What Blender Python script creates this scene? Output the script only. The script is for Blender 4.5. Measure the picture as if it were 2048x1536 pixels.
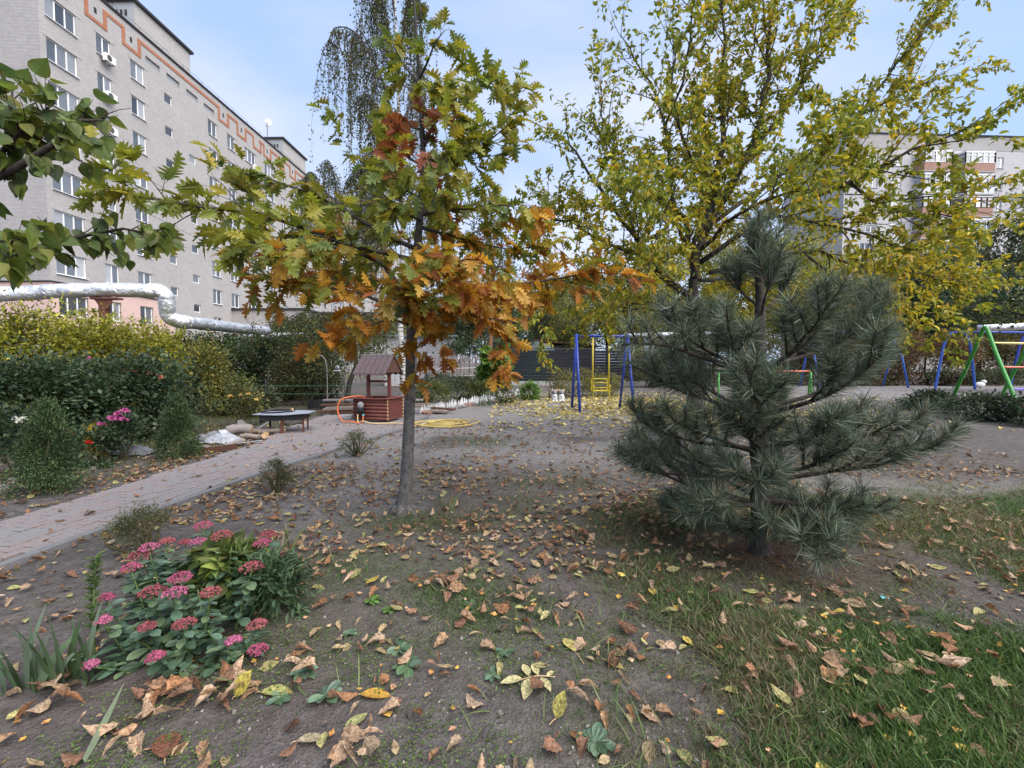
import bpy, math
import numpy as np
from mathutils import Vector, Matrix

for o in list(bpy.data.objects):
    bpy.data.objects.remove(o, do_unlink=True)
SC = bpy.context.scene
COL = SC.collection
R = math.radians
PI = math.pi

# ------------------------------------------------------------------ camera
F, CX, CY, EYE = 900.0, 1024.0, 768.0, 1.5          # focal length in photo pixels, picture centre, eye height
PITCH = math.atan((768 - 726) / F)
cam_d = bpy.data.cameras.new('camera')
cam = bpy.data.objects.new('camera', cam_d)
COL.objects.link(cam)
cam.location = (0, 0, EYE)
cam.rotation_euler = (R(90) - PITCH, 0, 0)
cam_d.sensor_width = 36
cam_d.lens = 36 * F / 2048
cam_d.clip_start = 0.05
cam_d.clip_end = 2000
SC.camera = cam

# ------------------------------------------------------------------ sky and sun (thin high cloud, soft evening light)
SUN_EL, SUN_AZ = 50.0, 128.0                          # azimuth in degrees, clockwise from +Y
W = bpy.data.worlds.new('World')
SC.world = W
W.use_nodes = True
nt = W.node_tree
nt.nodes.clear()
def wn(t, **k):
    n = nt.nodes.new(t)
    for a, b in k.items():
        setattr(n, a, b)
    return n
w_out = wn('ShaderNodeOutputWorld')
w_bg = wn('ShaderNodeBackground')
w_bg.inputs['Strength'].default_value = 0.105
sky = wn('ShaderNodeTexSky')
sky.sky_type = 'NISHITA'
sky.sun_disc = False
sky.sun_elevation = R(SUN_EL)
sky.sun_rotation = R(SUN_AZ)
sky.air_density = 1.0
sky.dust_density = 1.0
sky.ozone_density = 1.0
tc = wn('ShaderNodeTexCoord')
mp = wn('ShaderNodeMapping')
mp.inputs['Scale'].default_value = (1.0, 1.0, 2.2)
mp.inputs['Location'].default_value = (0.35, 0.2, 0.3)
nz = wn('ShaderNodeTexNoise')
nz.inputs['Scale'].default_value = 1.25
nz.inputs['Detail'].default_value = 5
nz.inputs['Roughness'].default_value = 0.5
nz.inputs['Distortion'].default_value = 0.4
cr = wn('ShaderNodeValToRGB')
cr.color_ramp.elements[0].position = 0.46
cr.color_ramp.elements[0].color = (0, 0, 0, 1)
cr.color_ramp.elements[1].position = 0.80
cr.color_ramp.elements[1].color = (0.9, 0.9, 0.9, 1)
veil = wn('ShaderNodeMix', data_type='RGBA')          # even thin veil over the clear sky
veil.inputs[0].default_value = 0.7
veil.inputs[7].default_value = (2.85, 3.9, 6.0, 1)
mx = wn('ShaderNodeMix', data_type='RGBA')            # brighter cloud banks, in the sky's own units
mx.inputs[7].default_value = (4.9, 4.95, 5.8, 1)
nt.links.new(tc.outputs['Generated'], mp.inputs['Vector'])
nt.links.new(mp.outputs[0], nz.inputs['Vector'])
nt.links.new(nz.outputs['Fac'], cr.inputs['Fac'])
nt.links.new(sky.outputs[0], veil.inputs[6])
nt.links.new(cr.outputs['Color'], mx.inputs[0])
nt.links.new(veil.outputs[2], mx.inputs[6])
nt.links.new(mx.outputs[2], w_bg.inputs['Color'])
nt.links.new(w_bg.outputs[0], w_out.inputs['Surface'])

sun_d = bpy.data.lights.new('sun', 'SUN')
sun_d.energy = 3.6
sun_d.angle = R(75)
sun_d.color = (1.0, 0.95, 0.9)
sun = bpy.data.objects.new('sun', sun_d)
COL.objects.link(sun)
sd = Vector((math.sin(R(SUN_AZ)) * math.cos(R(SUN_EL)), math.cos(R(SUN_AZ)) * math.cos(R(SUN_EL)), math.sin(R(SUN_EL))))
sun.rotation_euler = (-sd).to_track_quat('-Z', 'Y').to_euler()
sun.location = sd * 60

SC.view_settings.view_transform = 'Standard'
SC.view_settings.look = 'None'
SC.view_settings.gamma = 1
SC.view_settings.use_curve_mapping = False
SC.view_settings.exposure = 0.97
SC.cycles.max_bounces = 6
SC.cycles.diffuse_bounces = 3
SC.cycles.glossy_bounces = 2
SC.cycles.transmission_bounces = 4
SC.cycles.transparent_max_bounces = 6
SC.cycles.use_denoising = True

# ------------------------------------------------------------------ helpers: rays, noise, terrain
def ray(px, py):
    a, b = (px - CX) / F, (CY - py) / F
    return np.array([a, math.cos(PITCH) + b * math.sin(PITCH), -math.sin(PITCH) + b * math.cos(PITCH)])
def AT(px, py, Y):                                    # the point seen at a pixel, Y metres ahead
    r = ray(px, py)
    return np.array([0, 0, EYE]) + r * (Y / r[1])
def PX(P):                                            # where points land in the picture
    P = np.atleast_2d(P) - np.array([0, 0, EYE])
    d = P[:, 1] * math.cos(PITCH) - P[:, 2] * math.sin(PITCH)
    u = P[:, 1] * math.sin(PITCH) + P[:, 2] * math.cos(PITCH)
    d = np.where(d < 0.05, 0.05, d)
    return CX + F * P[:, 0] / d, CY - F * u / d, d

def hsh(i, j, s):
    n = (i.astype(np.int64) * 374761393 + j.astype(np.int64) * 668265263 + s * 1274126177) & 0xFFFFFFFF
    n = ((n ^ (n >> 13)) * 1274126177) & 0xFFFFFFFF
    return ((n ^ (n >> 16)) & 0xFFFF) / 65535.0
def vn(x, y, s=0):                                    # value noise 0..1
    x = np.asarray(x, float); y = np.asarray(y, float)
    i, j = np.floor(x), np.floor(y)
    f, g = x - i, y - j
    f, g = f * f * (3 - 2 * f), g * g * (3 - 2 * g)
    i, j = i.astype(np.int64), j.astype(np.int64)
    a = hsh(i, j, s) * (1 - f) + hsh(i + 1, j, s) * f
    b = hsh(i, j + 1, s) * (1 - f) + hsh(i + 1, j + 1, s) * f
    return a * (1 - g) + b * g
def fbm(x, y, s=0, o=4):
    t, a, w = 0, 0.5, 0
    for k in range(o):
        t = t + a * vn(np.asarray(x) * 2 ** k, np.asarray(y) * 2 ** k, s + k)
        w += a; a *= 0.5
    return t / w
def sst(a, b, x):
    t = np.clip((np.asarray(x, float) - a) / (b - a), 0, 1)
    return t * t * (3 - 2 * t)

PATH_R = np.array([(-4.3, -1.0), (-3.92, 2.0), (-3.78, 3.3), (-3.5, 5.7), (-3.05, 7.9), (-2.5, 10.15), (-2.38, 12.7)])
PATH_L = np.array([(-5.2, -1.0), (-4.95, 2.0), (-4.78, 5.0), (-4.8, 8.6), (-5.2, 10.2), (-5.4, 12.9)])
def path_r(y): return np.interp(y, PATH_R[:, 1], PATH_R[:, 0])
def path_l(y): return np.interp(y, PATH_L[:, 1], PATH_L[:, 0])
def in_path(x, y, m=0.0):
    x = np.asarray(x, float); y = np.asarray(y, float)
    return (x > path_l(y) - m) & (x < path_r(y) + m) & (y < 12.75 + m) & (y > -1)

def th(x, y):                                         # terrain height
    x = np.asarray(x, float); y = np.asarray(y, float)
    near = np.exp(-((x) ** 2 + (y - 5) ** 2) / 900.0)
    h = 0.055 * (fbm(x * .45 + 3, y * .45 + 7, 3, 3) - .5) * near * 2 + 0.018 * (fbm(x * 2.1, y * 2.1, 11, 3) - .5) * near * 2
    h = h + 0.32 * sst(8, 14, x) * sst(10.5, 17, y)
    d = np.minimum(x - path_l(y), path_r(y) - x)      # level off beside and below the paving
    fl = sst(-0.5, 0.0, np.where((y < 13.4), d, -9))
    h = h * (1 - fl) + fl * (-0.03)
    h = np.where(in_path(x, y, -0.02), -0.07, h)
    return h
def G(px, py, dz=0.0):                                # the ground point seen at a pixel
    z = 0.0
    r = ray(px, py)
    for k in range(6):
        t = (z + dz - EYE) / min(r[2], -1e-3)
        p = np.array([0, 0, EYE]) + r * t
        z = float(th(p[0], p[1]))
    return np.array([p[0], p[1], z])
def GY(px, Y):                                        # the ground point at a pixel column, Y metres ahead
    x = (px - CX) / F * Y * math.cos(PITCH)
    return np.array([x, Y, float(th(x, Y))])

# ------------------------------------------------------------------ helpers: meshes
def nrm(v):
    v = np.asarray(v, float)
    return v / np.maximum(np.linalg.norm(v, axis=-1, keepdims=True), 1e-9)
def rotz(a):
    c, s = math.cos(a), math.sin(a)
    return np.array([[c, -s, 0], [s, c, 0], [0, 0, 1.0]])
def rotx(a):
    c, s = math.cos(a), math.sin(a)
    return np.array([[1, 0, 0], [0, c, -s], [0, s, c]], float)
def roty(a):
    c, s = math.cos(a), math.sin(a)
    return np.array([[c, 0, s], [0, 1, 0], [-s, 0, c]], float)

class Geo:
    def __init__(self):
        self.v, self.l, self.t, self.c, self.n = [], [], [], [], 0
        self.has_col = False
    def raw(self, V, loops, totals, col=None):
        V = np.asarray(V, float)
        self.v.append(V); self.l.append(np.asarray(loops, np.int64) + self.n); self.t.append(np.asarray(totals, np.int64))
        if col is None:
            col = np.ones((len(V), 3)) * 0.5
        else:
            self.has_col = True
            col = np.broadcast_to(np.asarray(col, float), (len(V), 3))
        self.c.append(col)
        self.n += len(V)
    def add(self, V, faces, col=None):
        self.raw(V, [i for f in faces for i in f], [len(f) for f in faces], col)
    def inst(self, T, M, P, ca=None, cb=None):        # many copies of a template; colour from ca to cb by the template's weight
        tv, tl, tt, tw = T
        N = len(P)
        if N == 0: return
        V = np.einsum('nij,kj->nki', M, tv) + P[:, None, :]
        k = len(tv)
        loops = (tl[None, :] + (np.arange(N) * k)[:, None]).ravel()
        tot = np.tile(tt, N)
        col = None
        if ca is not None:
            if cb is None: cb = ca
            col = (ca[:, None, :] * (1 - tw)[None, :, None] + cb[:, None, :] * tw[None, :, None]).reshape(-1, 3)
        self.raw(V.reshape(-1, 3), loops, tot, col)
    def tube(self, pts, rad, sides=6, cap=True, col=None):
        pts = np.asarray(pts, float); n = len(pts)
        rad = np.broadcast_to(np.asarray(rad, float), (n,))
        t = nrm(np.gradient(pts, axis=0))
        ref = np.array([0, 0, 1.0]) if abs(t[0][2]) < .9 else np.array([1.0, 0, 0])
        a = nrm(np.cross(t[0], ref))
        A = [a]
        for i in range(1, n):
            a = a - t[i] * np.dot(a, t[i])
            a = a / max(np.linalg.norm(a), 1e-6)
            A.append(a)
        A = np.array(A); B = np.cross(t, A)
        an = np.arange(sides) * 2 * PI / sides
        V = pts[:, None, :] + rad[:, None, None] * (np.cos(an)[None, :, None] * A[:, None, :] + np.sin(an)[None, :, None] * B[:, None, :])
        V = V.reshape(-1, 3)
        i = np.arange(n - 1)[:, None] * sides; j = np.arange(sides)[None, :]; k = (j + 1) % sides
        q = np.stack([i + j, i + k, i + sides + k, i + sides + j], -1).reshape(-1)
        tot = [4] * ((n - 1) * sides)
        loops = list(q)
        if cap:
            loops += list(range(sides))[::-1] + list(range((n - 1) * sides, n * sides)); tot += [sides, sides]
        self.raw(V, loops, tot, col)
    def box(self, c, s, rot=None, col=None):
        c = np.asarray(c, float); s = np.asarray(s, float) / 2
        V = np.array([(x, y, z) for x in (-1, 1) for y in (-1, 1) for z in (-1, 1)], float) * s
        if rot is not None: V = V @ rot.T
        self.add(V + c, [(0, 1, 3, 2), (4, 6, 7, 5), (0, 4, 5, 1), (2, 3, 7, 6), (0, 2, 6, 4), (1, 5, 7, 3)], col)
    def prism(self, poly, z0, z1, col=None):
        n = len(poly)
        V = [(p[0], p[1], z0) for p in poly] + [(p[0], p[1], z1) for p in poly]
        f = [tuple(range(n))[::-1], tuple(range(n, 2 * n))] + [(i, (i + 1) % n, n + (i + 1) % n, n + i) for i in range(n)]
        self.add(V, f, col)
    def ball(self, c, r, seg=8, rings=6, rot=None, col=None):
        c = np.asarray(c, float); r = np.broadcast_to(np.asarray(r, float), (3,))
        V = [(0, 0, 1)]
        for i in range(1, rings):
            a = PI * i / rings
            V += [(math.sin(a) * math.cos(2 * PI * j / seg), math.sin(a) * math.sin(2 * PI * j / seg), math.cos(a)) for j in range(seg)]
        V.append((0, 0, -1))
        f = [(0, 1 + j, 1 + (j + 1) % seg) for j in range(seg)]
        for i in range(rings - 2):
            b = 1 + i * seg
            f += [(b + j, b + seg + j, b + seg + (j + 1) % seg, b + (j + 1) % seg) for j in range(seg)]
        b = 1 + (rings - 2) * seg
        f += [(b + (j + 1) % seg, b + j, len(V) - 1) for j in range(seg)]
        V = np.array(V) * r
        if rot is not None: V = V @ rot.T
        self.add(V + c, f, col)
    def mesh(self, name, smooth=False, tint=True):
        V = np.concatenate(self.v); L = np.concatenate(self.l); T = np.concatenate(self.t)
        me = bpy.data.meshes.new(name)
        me.vertices.add(len(V)); me.vertices.foreach_set('co', V.astype(np.float32).ravel())
        me.loops.add(len(L)); me.loops.foreach_set('vertex_index', L.astype(np.int32))
        me.polygons.add(len(T))
        me.polygons.foreach_set('loop_start', np.concatenate([[0], np.cumsum(T)[:-1]]).astype(np.int32))
        try: me.polygons.foreach_set('loop_total', T.astype(np.int32))
        except Exception: pass
        me.polygons.foreach_set('use_smooth', np.full(len(T), bool(smooth)))
        if self.has_col and tint:
            a = me.attributes.new('tint', 'FLOAT_COLOR', 'POINT')
            C = np.concatenate(self.c)
            a.data.foreach_set('color', np.concatenate([C, np.ones((len(C), 1))], 1).astype(np.float32).ravel())
        me.update(calc_edges=True)
        return me
    def build(self, name, mat, parent=None, smooth=False, bevel=0):
        me = self.mesh(name, smooth)
        me.materials.append(mat)
        o = bpy.data.objects.new(name, me)
        COL.objects.link(o)
        if parent is not None: adopt(o, parent)
        if bevel:
            b = o.modifiers.new('bevel', 'BEVEL'); b.width = bevel; b.segments = 2; b.limit_method = 'ANGLE'
        return o
def adopt(o, parent):
    o.parent = parent
    o.matrix_parent_inverse = parent_world(parent).inverted()
def parent_world(p):
    m = p.matrix_basis.copy()
    if p.parent is not None: m = parent_world(p.parent) @ p.matrix_parent_inverse @ m
    return m
def place(name, me, mat, parent=None, loc=(0, 0, 0), rot=(0, 0, 0), scale=1.0):   # an object sharing mesh data
    if mat is not None and not me.materials: me.materials.append(mat)
    o = bpy.data.objects.new(name, me)
    COL.objects.link(o)
    o.location = loc; o.rotation_euler = rot
    o.scale = (scale,) * 3 if np.isscalar(scale) else scale
    if parent is not None: adopt(o, parent)
    return o
def placeM(name, me, mat, M, P, parent=None):
    if not me.materials: me.materials.append(mat)
    o = bpy.data.objects.new(name, me)
    COL.objects.link(o)
    m = Matrix.Identity(4)
    for i in range(3):
        for j in range(3): m[i][j] = M[i][j]
        m[i][3] = P[i]
    o.matrix_basis = m
    if parent is not None: adopt(o, parent)
    return o
def tag(o, label=None, cat=None, group=None, kind=None):
    for k, v in (('label', label), ('category', cat), ('group', group), ('kind', kind)):
        if v is not None: o[k] = v
    return o
def thing(name, label, cat, loc=(0, 0, 0), group=None, rz=0):
    o = bpy.data.objects.new(name, None)
    COL.objects.link(o)
    o.empty_display_size = 0.1
    o.location = [float(q) for q in loc]; o.rotation_euler = (0, 0, rz)
    return tag(o, label, cat, group)
def copy_tree(o, parent=None):
    c = o.copy(); COL.objects.link(c); c.parent = parent
    for ch in list(o.children): copy_tree(ch, c)
    return c

# ------------------------------------------------------------------ helpers: materials
MATS = {}
class N:
    def __init__(self, name):
        self.m = bpy.data.materials.new(name); self.m.use_nodes = True
        self.t = self.m.node_tree; self.t.nodes.clear()
        self.out = self.node('ShaderNodeOutputMaterial')
    def node(self, ty, **k):
        n = self.t.nodes.new(ty)
        for a, b in k.items(): setattr(n, a, b)
        return n
    def link(self, a, b): self.t.links.new(a, b)
    def noise(self, scale, detail=4, rough=.55, vec=None, dist=0):
        n = self.node('ShaderNodeTexNoise')
        n.inputs['Scale'].default_value = scale; n.inputs['Detail'].default_value = detail
        n.inputs['Roughness'].default_value = rough; n.inputs['Distortion'].default_value = dist
        if vec is not None: self.link(vec, n.inputs['Vector'])
        return n.outputs['Fac']
    def ramp(self, fac, stops):
        r = self.node('ShaderNodeValToRGB')
        e = r.color_ramp.elements
        while len(e) < len(stops): e.new(0.5)
        for k, (p, c) in enumerate(stops):
            e[k].position = p
            e[k].color = (*c, 1) if not np.isscalar(c) else (c, c, c, 1)
        self.link(fac, r.inputs['Fac'])
        return r.outputs['Color']
    def mix(self, fac, a, b, mode='MIX'):
        n = self.node('ShaderNodeMix', data_type='RGBA', blend_type=mode)
        for idx, v in ((0, fac), (6, a), (7, b)):
            if hasattr(v, 'is_output'): self.link(v, n.inputs[idx])
            elif np.isscalar(v): n.inputs[idx].default_value = v
            else: n.inputs[idx].default_value = (*v, 1)
        return n.outputs[2]
    def math(self, op, a, b=0.0):
        n = self.node('ShaderNodeMath', operation=op)
        for i, v in enumerate((a, b)):
            if hasattr(v, 'is_output'): self.link(v, n.inputs[i])
            else: n.inputs[i].default_value = v
        return n.outputs[0]
    def coord(self, kind='Object'):
        return self.node('ShaderNodeTexCoord').outputs[kind]
    def pos(self):
        return self.node('ShaderNodeNewGeometry').outputs['Position']
    def attr(self, name='tint'):
        return self.node('ShaderNodeAttribute', attribute_name=name).outputs['Color']
    def bump(self, h, strength=.4, dist=.02):
        b = self.node('ShaderNodeBump')
        b.inputs['Strength'].default_value = strength; b.inputs['Distance'].default_value = dist
        self.link(h, b.inputs['Height'])
        return b.outputs['Normal']
    def bsdf(self, col, rough=.8, spec=.3, metal=0, normal=None):
        p = self.node('ShaderNodeBsdfPrincipled')
        if hasattr(col, 'is_output'): self.link(col, p.inputs['Base Color'])
        else: p.inputs['Base Color'].default_value = (*col, 1)
        if hasattr(rough, 'is_output'): self.link(rough, p.inputs['Roughness'])
        else: p.inputs['Roughness'].default_value = rough
        p.inputs['Specular IOR Level'].default_value = spec
        p.inputs['Metallic'].default_value = metal
        if normal is not None: self.link(normal, p.inputs['Normal'])
        return p.outputs[0]
    def done(self, sh):
        self.link(sh, self.out.inputs['Surface'])
        MATS[self.m.name] = self.m
        return self.m

def plain(name, col, rough=.7, spec=.3, metal=0, var=.25, scale=6, bump=.15, bscale=60):
    n = N(name)
    p = n.pos()
    f = n.noise(scale, 5, .6, p)
    c = n.mix(f, tuple(x * (1 - var) for x in col), tuple(min(1, x * (1 + var)) for x in col))
    nb = n.bump(n.noise(bscale, 3, .6, p), bump, .01) if bump else None
    return n.done(n.bsdf(c, rough, spec, metal, nb))
def leafmat(name, src='attr', trans=.35, rough=.5, spec=.35, gain=1.0):
    n = N(name)
    if src == 'attr': c = n.attr('tint')
    else:
        oc = n.node('ShaderNodeObjectInfo').outputs['Color']
        w = n.node('ShaderNodeAttribute', attribute_name='tint').outputs['Fac']
        c = n.mix(w, oc, n.mix(.16, oc, (.30, .14, .03)))
    f = n.noise(35 if gain == 1 else 75, 4, .65, n.pos())
    lo, hi = (.72, 1.25) if gain == 1 else (.35, 1.45)
    if gain != 1: f = n.ramp(f, [(.32, 0.0), (.62, 1.0)])
    c = n.mix(f, n.mix(1.0, c, (lo, lo * .96, lo * .92), 'MULTIPLY'), n.mix(1.0, c, (hi, hi, hi), 'MULTIPLY'))
    p = n.bsdf(c, rough, spec)
    t = n.node('ShaderNodeBsdfTranslucent')
    n.link(n.mix(1.0, c, (1.15, 1.1, .7), 'MULTIPLY'), t.inputs['Color'])
    m = n.node('ShaderNodeMixShader')
    m.inputs[0].default_value = trans
    n.link(p, m.inputs[1]); n.link(t.outputs[0], m.inputs[2])
    return n.done(m.outputs[0])
def barkmat(name, a, b, scale=9, stretch=.18, bump=.6, rough=.9):
    n = N(name)
    mp = n.node('ShaderNodeMapping')
    mp.inputs['Scale'].default_value = (1, 1, stretch)
    n.link(n.pos(), mp.inputs['Vector'])
    f = n.noise(scale * 3, 6, .65, mp.outputs[0], .6)
    c = n.ramp(f, [(.3, a), (.7, b)])
    return n.done(n.bsdf(c, rough, .2, 0, n.bump(f, bump, .02)))

# ------------------------------------------------------------------ helpers: leaves and trees
def template(V, faces, w=None):
    V = np.array(V, float)
    return (V, np.array([i for f in faces for i in f], np.int64), np.array([len(f) for f in faces], np.int64),
            np.zeros(len(V)) if w is None else np.array(w, float))
def halfleaf(outline, fold=.3, droop=.25, curl=0.0, stalk=.0):
    # two halves on a midrib; outline = (u along the midrib, v half width); leaf runs 0..1 along +X
    def P(u, v, s):
        return (u, s * v * math.cos(fold), abs(v) * math.sin(fold) - droop * u * u + curl * math.sin(u * 7) * abs(v))
    V, f, w = [], [], []
    us = np.linspace(0, 1, 5 if len(outline) > 5 else 3)
    mid = [P(u, 0, 1) for u in us[1:-1]]
    for s in (1, -1):
        b = len(V)
        pts = [P(u, v, s) for u, v in outline] + mid[::-1]
        V += pts
        w += [min(1, v * 2.2 + .25 * u) for u, v in outline] + [0] * len(mid)
        ids = list(range(b, b + len(pts)))
        f.append(tuple(ids if s < 0 else ids[::-1]))
    if stalk:
        b = len(V)
        V += [(0, .012, 0), (0, -.012, 0), (-stalk, 0, stalk * .25)]; w += [0, 0, 0]
        f.append((b, b + 1, b + 2))
    return template(V, f, w)
OAK = [(0, 0), (.10, .05), (.16, .20), (.20, .085), (.26, .30), (.32, .34), (.35, .25), (.36, .11), (.45, .31), (.53, .44), (.56, .31),
       (.55, .13), (.66, .28), (.76, .34), (.75, .21), (.73, .10), (.84, .15), (.92, .18), (.89, .06), (1, 0)]
T_OAK = [halfleaf(OAK, .25, .30, 0, .22), halfleaf(OAK, .45, .15, 0, .22), halfleaf([(u, v * .85) for u, v in OAK], .1, .45, .05, .22)]
OVATE = [(0, 0), (.08, .13), (.25, .25), (.45, .27), (.65, .20), (.85, .08), (1, 0)]
T_OVATE = [halfleaf(OVATE, .3, .2, 0, .15), halfleaf(OVATE, .5, .35, 0, .15)]
T_OVAL = template([(0, 0, 0), (.28, .23, .07), (.70, .19, .0), (1, 0, -.2), (.70, -.19, .0), (.28, -.23, .07), (.5, 0, -.05)], [(0, 6, 2, 1), (6, 3, 2), (0, 5, 4, 6), (6, 4, 3)], [0, .6, .6, .4, .6, .6, 0])
BROAD = [(0, 0), (.02, .18), (.12, .36), (.30, .44), (.50, .38), (.70, .24), (.86, .10), (1, 0)]
T_BROAD = [halfleaf(BROAD, .18, .25, .05, .3), halfleaf(BROAD, .08, .4, .1, .3)]
T_SMALL = template([(0, 0, 0), (.45, .30, .08), (1, 0, -.08), (.45, -.30, .08)], [(0, 2, 1), (0, 3, 2)], [0, .7, .5, .7])
T_NARROW = template([(0, 0, 0), (.45, .16, .06), (1, 0, -.1), (.45, -.16, .06)], [(0, 2, 1), (0, 3, 2)], [0, .6, .5, .6])
DRY = [(0, 0), (.06, .10), (.22, .24), (.45, .28), (.70, .20), (.88, .09), (1, 0)]

def frames(d, up, scale, roll=None):
    d = nrm(d)
    z = up - (up * d).sum(1, keepdims=True) * d
    z = nrm(z)
    y = np.cross(z, d)
    if roll is not None:
        c, s = np.cos(roll)[:, None], np.sin(roll)[:, None]
        y, z = y * c + z * s, z * c - y * s
    return np.stack([d, y, z], 2) * np.asarray(scale)[:, None, None]
def rdir(rg, n):
    return nrm(rg.normal(size=(n, 3)))
def pick(rg, cols, n, p=None, var=.18):
    C = np.array(cols, float)
    i = rg.choice(len(C), n, p=p)
    return np.clip(C[i] * (1 + var * rg.normal(size=(n, 1))), .003, .9)

def spline(pts, n):
    pts = np.asarray(pts, float)
    P = np.vstack([2 * pts[0] - pts[1], pts, 2 * pts[-1] - pts[-2]])
    m = len(pts) - 1
    out = []
    for u in np.linspace(0, m - 1e-6, n):
        i = int(u); t = u - i
        p0, p1, p2, p3 = P[i], P[i + 1], P[i + 2], P[i + 3]
        out.append(.5 * ((2 * p1) + (-p0 + p2) * t + (2 * p0 - 5 * p1 + 4 * p2 - p3) * t * t + (-p0 + 3 * p1 - 3 * p2 + p3) * t ** 3))
    return np.array(out)
def plen(p): return float(np.linalg.norm(np.diff(p, axis=0), axis=1).sum())

class Tree:
    def __init__(self, seed):
        self.rg = np.random.default_rng(seed); self.wood = Geo(); self.tw = []
    def limb(self, pts, r0, r1, levels, sides=8, wig=.0, tmin=.25, n=None):
        L = plen(np.asarray(pts, float))
        p = spline(pts, n or max(5, int(L / .3)))
        if wig: p[1:-1] += self.rg.normal(size=(len(p) - 2, 3)) * wig
        r = np.linspace(r0, r1, len(p))
        self.wood.tube(p, r, sides)
        self.spawn(p, r, levels, tmin)
    def spawn(self, p, r, levels, tmin=.25):
        if not levels:
            self.tw.append(p); return
        lv = levels[0]; rg = self.rg
        L = plen(p)
        k = max(lv.get('min', 1), int(L * lv['dens'] + rg.random()))
        if lv.get('leafy'): self.tw.append(p)
        for t in np.linspace(tmin, 1.0, k) + rg.normal(size=k) * .03:
            t = float(np.clip(t, 0.02, 1)); u = t * (len(p) - 1); i = min(int(u), len(p) - 2); f = u - i
            b = p[i] * (1 - f) + p[i + 1] * f
            tan = nrm(p[i + 1] - p[i])
            pr = nrm(np.cross(tan, rg.normal(size=3)))
            a = R(lv['ang'] + rg.normal() * 12)
            d = nrm(tan * math.cos(a) + pr * math.sin(a) + np.array([0, 0, lv.get('up', 0)]))
            ln = lv['len'] * (1 - lv.get('taper', .5) * t) * rg.uniform(.6, 1.25)
            m = lv.get('seg', 4); q = [b]
            for s in range(m):
                d = nrm(d + rg.normal(size=3) * lv.get('wig', .12) + np.array([0, 0, lv.get('grav', 0)]))
                q.append(q[-1] + d * ln / m)
            q = np.array(q)
            rr = min(lv['r'], float(np.interp(t, np.linspace(0, 1, len(r)), r)) * .75)
            rad = np.linspace(rr, rr * .3, len(q))
            self.wood.tube(q, rad, lv.get('sides', 4), False)
            self.spawn(q, rad, levels[1:], lv.get('tmin', .2))
    def leaves(self, space, size, spread=.6, hang=0.0, out=.5, upn=1.0, per=1, jit=.02):
        rg = self.rg; P = []; D = []
        for p in self.tw:
            L = plen(p); k = max(2, int(L / space + rg.random()))
            t = np.sort(rg.uniform(.1, 1.0, k)) * (len(p) - 1)
            i = np.minimum(t.astype(int), len(p) - 2); f = (t - i)[:, None]
            b = p[i] * (1 - f) + p[i + 1] * f
            tan = nrm(p[i + 1] - p[i])
            for _ in range(per):
                P.append(b + rg.normal(size=b.shape) * jit); D.append(tan * out + rdir(rg, k) * spread + np.array([0, 0, -hang]))
        P = np.concatenate(P); D = nrm(np.concatenate(D))
        up = np.array([0, 0, upn]) + rg.normal(size=P.shape) * .45
        sc = size * rg.uniform(.65, 1.2, len(P))
        return P, frames(D, up, sc, rg.normal(size=len(P)) * .3), sc

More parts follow.
